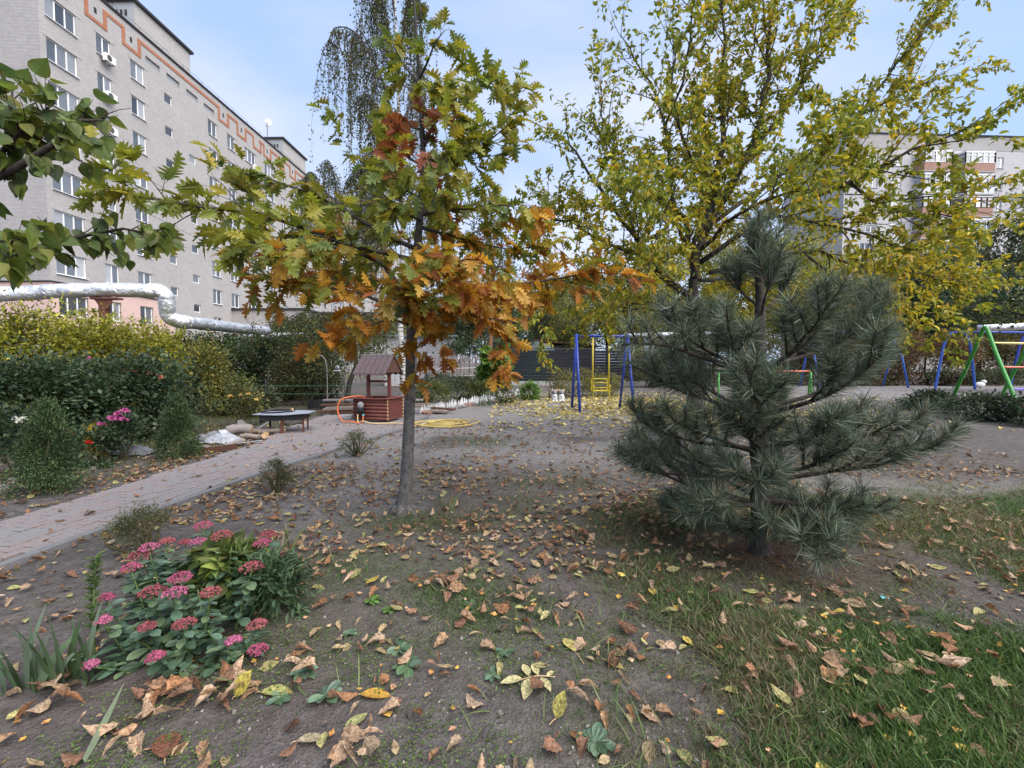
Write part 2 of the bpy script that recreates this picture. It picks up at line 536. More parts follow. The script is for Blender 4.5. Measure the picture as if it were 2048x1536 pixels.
def bush(name, label, cat, base, rad, h, n, size, cols, stemcol, T=None, seed=1, clumps=26, group=None, shape='round', cs=.22, stems=7, p=None,
         flowers=None, hang=.15, lo=.12, mat='leaf', dn=(1.5, 1.3), spr=0):
    rg = np.random.default_rng(seed)
    base = np.asarray(base, float)
    T = T or [T_SMALL]
    e = thing(name, label, cat, base, group)
    th_ = rg.uniform(0, 2 * PI, clumps)
    zz = lo + (1 - lo) * rg.random(clumps) ** .8
    if shape == 'cone': rr = (1 - zz) ** .75 * (.55 + .5 * rg.random(clumps))
    elif shape == 'box': rr = .45 + .55 * rg.random(clumps)
    else: rr = np.sqrt(np.clip(1 - (2 * zz - .85) ** 2 / 1.35, .05, 1)) * (.35 + .65 * np.sqrt(rg.random(clumps)))
    Cc = base + np.stack([np.cos(th_) * rr * rad[0], np.sin(th_) * rr * rad[1], zz * h * .97], 1)
    s = Geo()
    for k in range(stems):
        c = Cc[k % clumps]
        b = base + np.array([rg.normal() * rad[0] * .08, rg.normal() * rad[1] * .08, -.03])
        m = (b + c) / 2 + np.array([rg.normal() * .05, rg.normal() * .05, .05])
        q = spline([b, m, c], 6)
        s.tube(q, np.linspace(.012 + .008 * h, .003, 6), 4, False)
    s.build('stem', MATS[stemcol], e, True)
    n = int(n * dn[0]); size = size * dn[1]
    i = rg.integers(0, clumps, n)
    sz = np.array([rad[0], rad[1], h * .6]) * cs
    P = Cc[i] + rg.normal(size=(n, 3)) * sz
    P[:, 2] = np.maximum(P[:, 2], base[2] + .02)
    cen = base + np.array([0, 0, h * .45])
    D = nrm(nrm(P - cen) * .8 + rdir(rg, n) * .7 + np.array([0, 0, -hang]))
    M = frames(D, np.array([0, 0, 1.0]) + rg.normal(size=(n, 3)) * .5, size * rg.uniform(.6, 1.25, n))
    ct = np.clip(1 + .32 * rg.normal(size=(clumps, 1)), .45, 1.8)[i]
    ca = np.clip(pick(rg, cols, n, p) * ct, .004, .9); cb = ca * .85
    if spr:                                           # loose sprays that break the outline
        sp = Geo(); Q = []
        for k in range(spr):
            an = rg.uniform(0, 2 * PI); o_ = np.array([math.cos(an) * rad[0], math.sin(an) * rad[1], 0])
            b0 = base + o_ * .35 + np.array([0, 0, h * rg.uniform(.55, .8)])
            tip = base + o_ * rg.uniform(.7, 1.2) + np.array([0, 0, h * rg.uniform(.9, 1.22)])
            q = spline([b0, (b0 + tip) / 2 + np.array([0, 0, .12 * h]), tip - np.array([0, 0, .03 * h])], 7)
            sp.tube(q, np.linspace(.008, .003, 7), 3, False)
            m = max(8, int(plen(q) / size * 3.2)); u = rg.uniform(.1, 1, m) * 6; j = np.minimum(u.astype(int), 5); f = (u - j)[:, None]
            Q.append(q[j] * (1 - f) + q[j + 1] * f + rg.normal(size=(m, 3)) * size * .45)
        sp.build('spray', MATS[stemcol], e, True)
        Q = np.concatenate(Q); m = len(Q)
        P = np.concatenate([P, Q]); D2 = nrm(rdir(rg, m) + np.array([0, 0, -.2])); M = np.concatenate([M, frames(D2, np.array([0, 0, 1.0]) + rg.normal(size=(m, 3)) * .5, size * rg.uniform(.6, 1.1, m))])
        c2 = np.clip(pick(rg, cols, m, p) * 1.15, .004, .9); ca = np.concatenate([ca, c2]); cb = ca * .85; n += m
    g = Geo()
    for k, t in enumerate(T):
        a = np.arange(n) % len(T) == k
        g.inst(t, M[a], P[a], ca[a], cb[a])
    g.build('foliage', MATS[mat], e)
    return e

# ------------------------------------------------------------------ materials
leafmat('leaf', 'attr', .42)
leafmat('leaf_object', 'obj', .42)
leafmat('leaf_dry', 'attr', .12, .75, .2, 2.0)
leafmat('leaf_dry_object', 'obj', .12, .75, .2, 2.0)
leafmat('needle', 'attr', .12, .6, .25)
leafmat('grass', 'attr', .3, .6, .25)
leafmat('waxy', 'attr', .15, .42, .4)
leafmat('petal', 'attr', .2, .8, .1)
barkmat('bark_oak', (.045, .042, .040), (.155, .145, .138), 6, .8, .5)
barkmat('bark_oak_twig', (.030, .026, .024), (.075, .066, .06), 10, .5, .3)
barkmat('bark_dark', (.028, .023, .02), (.075, .063, .053), 9, .25, .5)
barkmat('bark_pine', (.032, .027, .024), (.09, .072, .06), 12, .6, .7)
barkmat('bark_red_pine', (.12, .055, .03), (.26, .13, .075), 7, .3, .6)
barkmat('stem', (.045, .04, .02), (.12, .10, .055), 16, .3, .2)
barkmat('stem_green', (.05, .08, .025), (.12, .17, .06), 16, .3, .1)
def birch():
    n = N('bark_birch')
    mp = n.node('ShaderNodeMapping'); mp.inputs['Scale'].default_value = (1.2, 1.2, 6)
    n.link(n.pos(), mp.inputs['Vector'])
    f = n.noise(2.2, 5, .65, mp.outputs[0], .8)
    c = n.ramp(f, [(.42, (.03, .027, .025)), (.50, (.42, .40, .37)), (.8, (.62, .60, .56))])
    return n.done(n.bsdf(c, .8, .2, 0, n.bump(f, .3, .02)))
birch()
def brick(name, c1, c2, mortar, bw=.25, bh=.088, ms=.010, dirt=.35):
    n = N(name)
    sp = n.node('ShaderNodeSeparateXYZ'); n.link(n.pos(), sp.inputs[0])
    cb = n.node('ShaderNodeCombineXYZ')
    n.link(n.math('ADD', sp.outputs[0], sp.outputs[1]), cb.inputs[0]); n.link(sp.outputs[2], cb.inputs[1])
    b = n.node('ShaderNodeTexBrick')
    b.inputs['Scale'].default_value = 1.0; b.inputs['Brick Width'].default_value = bw; b.inputs['Row Height'].default_value = bh
    b.inputs['Mortar Size'].default_value = ms; b.inputs['Mortar Smooth'].default_value = .3
    b.inputs['Color1'].default_value = (*c1, 1); b.inputs['Color2'].default_value = (*c2, 1); b.inputs['Mortar'].default_value = (*mortar, 1)
    n.link(cb.outputs[0], b.inputs['Vector'])
    f = n.noise(.35, 6, .6, cb.outputs[0])
    f2 = n.noise(2.4, 5, .7, cb.outputs[0])
    c = n.mix(n.ramp(f, [(.35, 0.0), (.75, dirt)]), b.outputs['Color'], tuple(x * .55 for x in c1))
    c = n.mix(n.ramp(f2, [(.45, 0.0), (.8, .25)]), c, tuple(x * .6 for x in c2))
    return n.done(n.bsdf(c, .9, .15, 0, n.bump(b.outputs['Fac'], -.3, .01)))
brick('brick_pale', (.46, .435, .415), (.385, .362, .345), (.25, .238, .23), ms=.013)
brick('brick_light', (.55, .53, .53), (.48, .46, .46), (.38, .36, .36))
brick('brick_orange', (.42, .16, .08), (.35, .13, .07), (.28, .19, .15))
brick('brick_balcony', (.42, .24, .18), (.36, .20, .15), (.30, .22, .19))
plain('plaster_pink', (.56, .40, .35), .9, .1, 0, .07, 1.2, .2, 40)
plain('plaster_white', (.62, .62, .64), .9, .1, 0, .08, .8, .2, 20)
plain('plaster_grey', (.30, .31, .32), .9, .1, 0, .12, .8, .2, 20)
plain('roof_felt', (.035, .035, .037), .85, .2, 0, .3, 2)
plain('metal_dark', (.05, .052, .058), .55, .4, .5, .3, 6, .1)
plain('slat_dark', (.016, .017, .021), .7, .12, 0, .35, 5, .15, 30)
plain('pvc_white', (.78, .78, .78), .4, .4, 0, .05, 4, 0)
plain('ac_white', (.70, .69, .66), .5, .4, 0, .1, 5, 0)
plain('ac_grille', (.10, .10, .10), .6, .3, 0, .2, 5, 0)
plain('rust', (.13, .052, .035), .8, .25, .2, .5, 7, .3, 40)
plain('paint_blue', (.016, .045, .30), .38, .5, 0, .22, 9, .12, 60)
plain('paint_blue_light', (.03, .10, .42), .4, .5, 0, .22, 9, .12, 60)
plain('paint_yellow', (.62, .47, .035), .4, .5, 0, .18, 9, .12, 60)
plain('paint_pale_yellow', (.72, .60, .22), .4, .5, 0, .1, 9, 0)
plain('paint_green', (.045, .26, .035), .4, .5, 0, .22, 9, .12, 60)
plain('paint_coral', (.62, .16, .09), .4, .5, 0, .15, 9, 0)
plain('paint_purple', (.12, .09, .42), .4, .5, 0, .15, 9, 0)
plain('paint_mint', (.14, .48, .30), .4, .5, 0, .15, 9, 0)
plain('well_red', (.145, .043, .032), .6, .35, 0, .45, 9, .4, 50)
plain('well_end', (.42, .27, .15), .8, .2, 0, .3, 20, .2)
plain('well_roof', (.105, .072, .075), .7, .3, 0, .4, 12, .4, 45)
plain('hose_yellow', (.46, .34, .10), .5, .4, 0, .15, 10, 0)
plain('hose_orange', (.66, .15, .03), .45, .4, 0, .1, 10, 0)
plain('hose_cream', (.62, .46, .24), .5, .4, 0, .1, 10, 0)
plain('plastic_black', (.018, .018, .02), .5, .4, 0, .2, 10, 0)
plain('plastic_white', (.66, .66, .66), .5, .4, 0, .12, 6, 0)
plain('plastic_sheet', (.33, .34, .36), .35, .5, 0, .25, 7, .5, 12)
plain('sheet_grey', (.16, .16, .17), .6, .3, 0, .35, 6, .5, 14)
plain('steel_grey', (.36, .39, .44), .45, .5, .35, .25, 7, .1)
plain('concrete', (.34, .33, .32), .95, .15, 0, .22, 9, .6, 60)
plain('joint_sand', (.055, .05, .047), .95, .1, 0, .3, 12, .3)
plain('kerb_concrete', (.165, .163, .165), .95, .15, 0, .22, 9, .6, 60)
plain('stone', (.19, .175, .165), .95, .15, 0, .4, 9, .7, 30)
plain('stone_rust', (.22, .13, .10), .95, .15, 0, .4, 9, .7, 30)
plain('wood_old', (.23, .185, .155), .9, .15, 0, .4, 8, .5, 50)
plain('wood_brown', (.105, .055, .038), .85, .2, 0, .4, 8, .5, 50)
plain('wood_grey', (.23, .20, .185), .9, .15, 0, .35, 8, .5, 50)
plain('wood_cut', (.50, .33, .17), .9, .15, 0, .2, 20, .2)
plain('shed_green', (.035, .16, .105), .7, .3, 0, .3, 5, .1)
plain('shed_roof', (.16, .21, .21), .7, .3, 0, .2, 5, .2)
plain('turquoise', (.13, .42, .46), .7, .3, 0, .2, 5, .1)
plain('clay_white', (.62, .62, .60), .6, .3, 0, .12, 14, .2)
plain('clay_grey', (.22, .22, .22), .7, .3, 0, .2, 14, .2)
plain('clay_tan', (.45, .30, .16), .7, .3, 0, .2, 14, .2)
plain('curtain', (.52, .52, .54), .9, .1, 0, .2, 3, 0)
plain('wire', (.03, .03, .032), .6, .3, 0, .1, 3, 0)
plain('wire_green', (.05, .16, .09), .6, .3, 0, .1, 3, 0)
plain('cloth_dark', (.03, .03, .05), .9, .1, 0, .4, 8, 0)
def glass():
    n = N('window_glass')
    r = n.node('ShaderNodeObjectInfo').outputs['Random']
    c = n.ramp(r, [(0, (.03, .034, .04)), (.45, (.10, .11, .12)), (.8, (.27, .28, .29)), (1, (.46, .46, .47))])
    f = n.noise(2.5, 2, .5, n.pos())
    return n.done(n.bsdf(n.mix(.25, c, f, 'MULTIPLY'), .06, 1.0, 0, n.bump(f, .03, .05)))
glass()
def foil():
    n = N('foil')
    p = n.pos()
    f = n.noise(3.0, 5, .65, p, 1.5)
    v = n.node('ShaderNodeTexVoronoi', feature='DISTANCE_TO_EDGE')
    v.inputs['Scale'].default_value = 3.2
    n.link(p, v.inputs['Vector'])
    h = n.math('ADD', f, n.math('MULTIPLY', v.outputs['Distance'], .6))
    c = n.ramp(f, [(.3, (.55, .56, .58)), (.6, (.80, .80, .81))])
    return n.done(n.bsdf(c, n.ramp(f, [(.3, .28), (.7, .5)]), .5, .75, n.bump(h, .9, .08)))
foil()
def soil():
    n = N('soil')
    p = n.pos()
    z = n.node('ShaderNodeSeparateColor'); n.link(n.attr('tint'), z.inputs[0])
    f1 = n.noise(1.3, 6, .6, p); f2 = n.noise(9, 6, .65, p); f3 = n.noise(70, 4, .7, p); f4 = n.noise(230, 2, .6, p)
    f5 = n.noise(26, 5, .7, p)
    c = n.ramp(n.math('ADD', n.math('MULTIPLY', f2, .55), n.math('MULTIPLY', f5, .45)), [(.36, (.06, .052, .048)), (.5, (.14, .124, .116)), (.66, (.225, .202, .19))])
    c = n.mix(n.ramp(f1, [(.35, 0.0), (.7, .5)]), c, (.105, .091, .085))
    sand = n.ramp(f2, [(.3, (.24, .222, .21)), (.7, (.35, .325, .31))])
    c = n.mix(z.outputs[1], c, sand)
    mulch = n.ramp(f3, [(.35, (.055, .042, .036)), (.65, (.14, .105, .09))])
    c = n.mix(z.outputs[2], c, mulch)
    gr = n.ramp(f3, [(.3, (.055, .062, .032)), (.7, (.15, .14, .085))])
    c = n.mix(n.math('MULTIPLY', z.outputs[0], .75), c, gr)
    c = n.mix(n.ramp(f4, [(.38, .75), (.5, 0.0)]), c, (.055, .046, .042))
    c = n.mix(n.ramp(f4, [(.66, 0.0), (.72, .55)]), c, (.42, .39, .36))
    v = n.node('ShaderNodeTexVoronoi'); v.inputs['Scale'].default_value = 45; n.link(p, v.inputs['Vector'])
    h = n.math('ADD', n.math('MULTIPLY', f2, .7), n.math('ADD', n.math('MULTIPLY', f3, .35), n.math('MULTIPLY', v.outputs['Distance'], .15)))
    return n.done(n.bsdf(c, .95, .12, 0, n.bump(h, 1.0, .06)))
soil()
def paver():
    n = N('paver')
    o = n.node('ShaderNodeObjectInfo')
    p = n.pos()
    v = n.node('ShaderNodeTexWhiteNoise', noise_dimensions='3D')
    s = n.node('ShaderNodeVectorMath', operation='SNAP'); s.inputs[1].default_value = (.11, .21, 5); n.link(p, s.inputs[0]); n.link(s.outputs[0], v.inputs['Vector'])
    f = n.noise(1.1, 4, .6, p); f2 = n.noise(90, 3, .6, p); f3 = n.noise(4, 5, .6, p)
    k = n.math('ADD', n.math('MULTIPLY', v.outputs[0], .45), n.math('MULTIPLY', f, .6))
    c = n.ramp(k, [(.30, (.215, .205, .205)), (.52, (.225, .198, .192)), (.80, (.25, .19, .178))])
    c = n.mix(n.ramp(f3, [(.4, 0.0), (.75, .55)]), c, (.20, .185, .18))
    c = n.mix(n.ramp(f2, [(.35, .4), (.55, 0.0)]), c, (.12, .11, .11))
    return n.done(n.bsdf(c, .88, .2, 0, n.bump(f2, .35, .004)))
paver()

# ------------------------------------------------------------------ ground
def grassy(x, y):
    x = np.asarray(x, float); y = np.asarray(y, float)
    g = .95 * sst(-.25, 1.2, x + .35 * (fbm(x * 1.3, y * 1.3, 21) - .5) * 2) * sst(5.9, 4.3, y)
    g = np.maximum(g, .9 * sst(1.6, 2.6, x) * sst(6.2, 4.6, y))
    for cx, cy, sx, sy, a in ((-.55, 8.6, .75, .75, 1.0), (-.05, 8.1, .5, .4, .6), (-.8, 4.15, .85, .4, 1.0), (-.35, 3.4, .5, .5, .45), (-.6, 2.3, .9, .35, .4), (4.6, 6.6, 1.5, .5, .7), (.1, 4.6, .9, .5, .8), (.5, 5.6, .8, .45, .75), (-.2, 2.7, .8, .4, .75), (-1.2, 3.2, .6, .5, .6),
                              (-2.6, 7.7, .45, .3, .55), (-1.0, 5.6, .9, .35, .35), (.3, 15.8, .9, .5, .5), (-6.4, 8.2, 1.5, 1.3, .8), (-7.5, 12, 2.5, 3, .6), (-1.5, 16, 1.5, 2.0, .6)):
        g = np.maximum(g, a * np.exp(-((x - cx) / sx) ** 2 - ((y - cy) / sy) ** 2))
    bare = np.exp(-((x - 2.2) / 1.0) ** 2 - ((y - 3.25) / .55) ** 2) + .9 * np.exp(-((x - 3.2) / .7) ** 2 - ((y - 2.55) / .25) ** 2) + .8 * np.exp(-((x - 3.5 ) / .6) ** 2 - ((y - 2.15) / .3) ** 2)
    g = g * (1 - np.clip(bare, 0, 1) * .9)
    g = g * sst(.22, .62, fbm(x * 2.6 + 9, y * 2.6, 5, 4) * .9 + .1 + .25 * (g > .8))
    return np.where(in_path(x, y, .05), 0, g)
def ground():
    u = np.linspace(-1, 1, 260)
    xs = 1.0 + np.sinh(u * 6.6) * .8 / 1.0
    xs = xs * 1.0
    v = np.linspace(0, 1, 300)
    ys = 1.0 + np.sinh(v * 6.9 - .0) * .9
    ys = np.concatenate([[-400, -60, -10, -3, -1, 0, .6], ys])
    X, Y = np.meshgrid(xs, ys)
    Z = th(X, Y)
    nx, ny = len(xs), len(ys)
    V = np.stack([X, Y, Z], -1).reshape(-1, 3)
    i = (np.arange(ny - 1)[:, None] * nx + np.arange(nx - 1)[None, :]).reshape(-1)
    L = np.stack([i, i + 1, i + nx + 1, i + nx], -1).reshape(-1)
    x, y = V[:, 0], V[:, 1]
    gr = np.clip(grassy(x, y) + .5 * sst(25, 60, y), 0, 1)
    sand = .9 * sst(5.6, 7.5, y) * sst(26, 18, y) * sst(-4.8, -3.2, x) * sst(7.0, 2.5, x)
    sand = np.maximum(sand, .8 * np.exp(-((x + 2.3 - .1 * y) / .8) ** 2) * sst(3.4, 4.5, y) * sst(13, 10, y))
    sand = np.maximum(sand, .75 * np.exp(-((y - 5.35 + .12 * (x - 4)) / .55) ** 2) * sst(2.5, 4, x))
    sand = np.maximum(sand, .8 * sst(9, 12, x) * sst(13, 17, y) * sst(30, 22, y))
    sand *= sst(.3, .55, fbm(x * .8, y * .8, 31, 3) + .12)
    mul = .85 * np.exp(-((x - 2.05) / 1.15) ** 2 - ((y - 3.35) / .75) ** 2)
    mul = np.maximum(mul, .55 * np.exp(-((x + 1.5) / .9) ** 2 - ((y - 2.2) / .6) ** 2))
    mul = np.maximum(mul, .6 * sst(-5.4, -6.2, x) * sst(5, 6.5, y) * sst(40, 20, y))
    g = Geo()
    g.raw(V, L, np.full(len(i), 4), np.stack([gr, sand, mul], 1))
    o = g.build('ground', MATS['soil'], None, True)
    tag(o, kind='structure')
ground()

# ------------------------------------------------------------------ paved path with kerb
def path():
    g = Geo()
    ys = np.linspace(-1, 12.75, 40)
    V = [(path_l(y), y, -.045) for y in ys] + [(path_r(y), y, -.045) for y in ys]
    n = len(ys)
    g.add(V, [(i, n + i, n + i + 1, i + 1) for i in range(n - 1)])
    o = tag(g.build('path', MATS['joint_sand']), kind='structure')
    p = Geo()
    a, b, h = .0925, .0422, .0225
    c = .007
    top = [(-b + c, -a + c, h), (b - c, -a + c, h), (b - c, a - c, h), (-b + c, a - c, h)]
    mid = [(-b, -a, h - c), (b, -a, h - c), (b, a, h - c), (-b, a, h - c)]
    bot = [(x, y, -h) for x, y, z in mid]
    p.add(bot + mid + top, [(0, 1, 5, 4), (1, 2, 6, 5), (2, 3, 7, 6), (3, 0, 4, 7), (4, 5, 9, 8), (5, 6, 10, 9), (6, 7, 11, 10), (7, 4, 8, 11), (8, 9, 10, 11)])
    me = p.mesh('paver')
    T = (np.concatenate(p.v), np.concatenate(p.l), np.concatenate(p.t), np.zeros(12))
    rg = np.random.default_rng(5)
    ang = R(-4.5)
    rz = rotz(ang)
    C = []
    for i in range(-45, 60):
        for j in range(-10, 90):
            q = rz @ np.array([i * .102, (j + .5 * (i % 2)) * .202, 0]) + np.array([-4.9, 0, 0])
            if in_path(q[0], q[1], -.045): C.append(q)
    C = np.array(C)
    C[:, 2] = -.006 + rg.normal(size=len(C)) * .0022 + .012 * (fbm(C[:, 0] * 1.5, C[:, 1] * 1.5, 8) - .5)
    px, py, d = PX(C)
    vis = (px > -60) & (py < 1560) & (C[:, 1] > 1)
    order = np.argsort(np.where(vis, d, 999))
    M = np.array([rotz(ang + t) @ rotx(a) @ roty(b) for t, a, b in rg.normal(size=(len(C), 3)) * np.array([.008, .006, .01])])
    for k in order[:300]:
        placeM('paver', me, MATS['paver'], M[k], C[k], o)
    rest = order[300:]
    g = Geo(); g.inst(T, M[rest], C[rest])
    tag(g.build('paver_field', MATS['paver'], o), kind='stuff')
    # kerb stones
    for side in (0,):
        ys = np.arange(-1, 12.7, .8)
        first = None
        for y0, y1 in zip(ys[:-1], ys[1:]):
            a = np.array([path_r(y0) + .02, y0]); b = np.array([path_r(y1) + .02, y1])
            d = b - a; L = np.linalg.norm(d); ca = math.atan2(d[1], d[0])
            k = Geo(); k.box(((a + b)[0] / 2, (a + b)[1] / 2, -.045 + rg.normal() * .003), (L - .008, .07, .14), rotz(ca))
            if first is None:
                root = first = tag(k.build('kerb', MATS['kerb_concrete'], None, False, .008), kind='structure')
            else: k.build('kerb_stone', MATS['kerb_concrete'], root, False, .008)
    k = Geo(); k.box((-3.9, 12.80, -.045), (3.0, .07, .14)); k.build('kerb_stone', MATS['kerb_concrete'], root, False, .008)
path()

# ------------------------------------------------------------------ windows
def window_meshes(w, h, n, transom=False):
    f = Geo(); t = .065; dp = .07
    f.box((0, 0, t / 2), (w, dp, t)); f.box((0, 0, h - t / 2), (w, dp, t))
    for s in (-1, 1): f.box((s * (w / 2 - t / 2), 0, h / 2), (t, dp * .98, h - 2 * t - .001))
    for k in range(1, n): f.box((-w / 2 + w * k / n, -.004, h / 2), (t * 1.2, dp, h - 2 * t - .001))
    if transom: f.box((0, -.006, h * .72), (w - 2 * t, dp, t))
    pw = w / n
    p = Geo(); p.add([(-pw / 2 + .03, 0, .05), (pw / 2 - .03, 0, .05), (pw / 2 - .03, 0, h - .05), (-pw / 2 + .03, 0, h - .05)], [(0, 1, 2, 3)])
    s = Geo(); s.box((0, -.13, -.02), (w + .12, .22, .03))
    return f.mesh('window'), p.mesh('pane'), s.mesh('sill')
WM = {}
def window(parent, loc, rz, w, h, n, fine=True, frame='pvc_white', transom=False, sill=True):
    key = (round(w, 2), round(h, 2), n, frame, transom)
    if key not in WM: WM[key] = window_meshes(w, h, n, transom)
    f, p, s = WM[key]
    o = place('window', f, MATS[frame], parent, loc, (0, 0, rz))
    c, sn = math.cos(rz), math.sin(rz)
    for k in range(n):
        u = -w / 2 + w * (k + .5) / n
        place('pane', p, MATS['window_glass'], o, (loc[0] + u * c, loc[1] + u * sn, loc[2]), (0, 0, rz))
    if sill: place('sill', s, MATS['pvc_white'], o, loc, (0, 0, rz))
    return o
def wall_holes(g, P, s0, s1, z0, z1, holes, depth, scut=(), zcut=()):
    # wall with real openings; P(s, o, z) maps along, outward and up to the world
    S = sorted({s0, s1, *[q for h in holes for q in h[:2]]}); Z = sorted({z0, z1, *[q for h in holes for q in h[2:]]})
    for a, b in zip(S[:-1], S[1:]):
        run = None
        for c, d in zip(Z[:-1], Z[1:]):
            hit = any(h[0] <= a + 1e-6 and h[1] >= b - 1e-6 and h[2] <= c + 1e-6 and h[3] >= d - 1e-6 for h in holes)
            if hit:
                if run: g.add([P(a, 0, run[0]), P(b, 0, run[0]), P(b, 0, run[1]), P(a, 0, run[1])], [(0, 1, 2, 3)])
                run = None
            else: run = (run[0], d) if run else (c, d)
        if run: g.add([P(a, 0, run[0]), P(b, 0, run[0]), P(b, 0, run[1]), P(a, 0, run[1])], [(0, 1, 2, 3)])
    for a, b, c, d in holes:
        V = [P(a, 0, c), P(b, 0, c), P(b, 0, d), P(a, 0, d), P(a, -depth, c), P(b, -depth, c), P(b, -depth, d), P(a, -depth, d)]
        g.add(V, [(0, 4, 5, 1), (1, 5, 6, 2), (2, 6, 7, 3), (3, 7, 4, 0)])

# ------------------------------------------------------------------ long brick block of flats on the left
def left_block():
    TH = math.atan(26 / 900.0)
    C = np.array([-30.65, 30.2, 0])
    a = np.array([math.sin(TH), math.cos(TH), 0]); nn = np.array([math.cos(TH), -math.sin(TH), 0])
    def P(s, o, z): return C + a * s + nn * o + np.array([0, 0, z])
    rz = R(90) - TH
    LEN, TOP = 84.0, 28.4
    root = thing('apartment_block', 'long pale brick apartment block with pink plastered ground storey and orange zigzag band', 'building', P(LEN / 2, -6, 0))
    cols = []
    for c0, flip in ((12.0, 1), (37.0, 1), (62.0, 1)):
        for off, w, n in ((-10.55, 2.07, 3), (-7.45, 1.15, 2), (-4.5, 1.3, 2), (4.3, 1.3, 2), (7.2, 1.3, 2), (10.55, 2.07, 3)):
            cols.append((c0 + off, w, n, c0))
    holes, wins = [], []
    rows = [4.72 + 2.8 * k for k in range(8)]
    for s, w, n, c0 in cols:
        for z in rows:
            holes.append((s - w / 2, s + w / 2, z, z + 1.45)); wins.append((s, z, w, 1.45, n))
        holes.append((s - .35, s + .35, 2.3, 2.95)); wins.append((s, 2.3, .7, .65, 1))
    for c0 in (12.0, 37.0, 62.0):
        for k in range(8):
            for off, dz in ((-1.35, 1.35), (1.4, .15)):
                z = rows[k] + dz - 1.3
                if off > 0 and k == 7: continue
                holes.append((c0 + off - .45, c0 + off + .45, z, z + .75)); wins.append((c0 + off, z, .9, .75, 1))
        for k, off in enumerate((-2.9, -.7, 1.6, 3.9)):
            holes.append((c0 + off - .75, c0 + off + .75, 26.45, 27.0))
    g = Geo()
    wall_holes(g, P, 0, LEN, 0, TOP, holes, .16)
    # end walls, back wall and roof
    g.add([P(0, 0, 0), P(0, 0, TOP), P(0, -13, TOP), P(0, -13, 0)], [(0, 1, 2, 3)])
    g.add([P(LEN, 0, 0), P(LEN, -13, 0), P(LEN, -13, TOP), P(LEN, 0, TOP)], [(0, 1, 2, 3)])
    g.add([P(0, -13, 0), P(0, -13, TOP), P(LEN, -13, TOP), P(LEN, -13, 0)], [(0, 1, 2, 3)])
    g.add([P(0, -13, TOP), P(0, 0, TOP), P(LEN, 0, TOP), P(LEN, -13, TOP)], [(0, 1, 2, 3)])
    g.build('wall', MATS['brick_pale'], root)
    d = Geo()
    d.box(P(LEN / 2, -.1, TOP + .08), (.42, LEN + .5, .16), rotz(-TH)); d.box(P(-.12, -6.6, TOP + .08), (12.7, .36, .16), rotz(-TH))
    d.build('parapet_cap', MATS['roof_felt'], root)
    for c0 in (12.0, 37.0, 62.0):
        for off in (-2.9, -.7, 1.6, 3.9):
            q = Geo(); q.box(P(c0 + off, -.16, 26.72), (.03, 1.5, .55), rotz(-TH)); q.build('vent_grille', MATS['plaster_grey'], root)
    for i, (s, z, w, h, n) in enumerate(wins):
        o = window(root, tuple(P(s, -.12, z)), rz, w, h, n, s < 26, 'pvc_white', False, n > 1)
    # lintels above the openings
    lm = Geo(); lm.box((0, 0, 0), (1, .02, .16)); lme = lm.mesh('lintel')
    for s, z, w, h, n in wins:
        if n > 1 and z > 7: place('lintel', lme, MATS['plaster_grey'] if (int(s * 7 + z) % 3 == 0) else MATS['brick_pale'], root, tuple(P(s + .1, .012, z + h + .09)), (0, 0, rz), (w + .5, 1, 1))
    # pink plaster skin on the ground storey
    pk = Geo()
    ph = [(s - w / 2, s + w / 2, z, z + h) for s, z, w, h, n in wins if z < 5 and z > 3 and s < 10.5]
    def Pp(s, o, z): return P(s, .06 + o, z)
    wall_holes(pk, Pp, -.06, 10.4, 3.35, 6.9, ph, .12)
    pk.add([P(-.06, .06, 3.35), P(-.06, .06, 6.9), P(-.06, -13, 6.9), P(-.06, -13, 3.35)], [(0, 1, 2, 3)])
    pk.add([P(-.06, .06, 6.9), P(10.4, .06, 6.9), P(10.4, 0, 6.9), P(0, 0, 6.9)], [(0, 1, 2, 3)])
    pk.add([P(10.4, .06, 3.35), P(10.4, 0, 3.35), P(10.4, 0, 6.9), P(10.4, .06, 6.9)], [(0, 1, 2, 3)])
    pk.build('plaster_skin', MATS['plaster_pink'], root)
    tr = Geo(); tr.box(P(5.2, .10, 6.94), (.16, 10.7, .05), rotz(-TH)); tr.box(P(-.1, -6.5, 6.94), (13.0, .16, .05), rotz(-TH)); tr.build('plaster_trim', MATS['roof_felt'], root)
    gp = Geo(); gp.tube([P(1, .16, 3.5), P(9, .16, 3.42), P(20, .16, 3.3)], .05, 6); gp.tube([P(20, .16, 3.3), P(20, .16, 2.2)], .05, 6); gp.build('gas_pipe', MATS['paint_pale_yellow'], root)
    # stepped band of orange brick
    def band(pts):
        for (s0, z0), (s1, z1) in zip(pts[:-1], pts[1:]):
            q = Geo()
            if abs(s1 - s0) > .01: q.box(P((s0 + s1) / 2, .02, z0), (.05, abs(s1 - s0) + .28, .26), rotz(-TH))
            else: q.box(P(s0, .021, (z0 + z1) / 2), (.05, .28, max(.05, abs(z1 - z0) - .27)), rotz(-TH))
            q.build('brick_band', MATS['brick_orange'], root)
    hi, lo = 27.75, 26.55
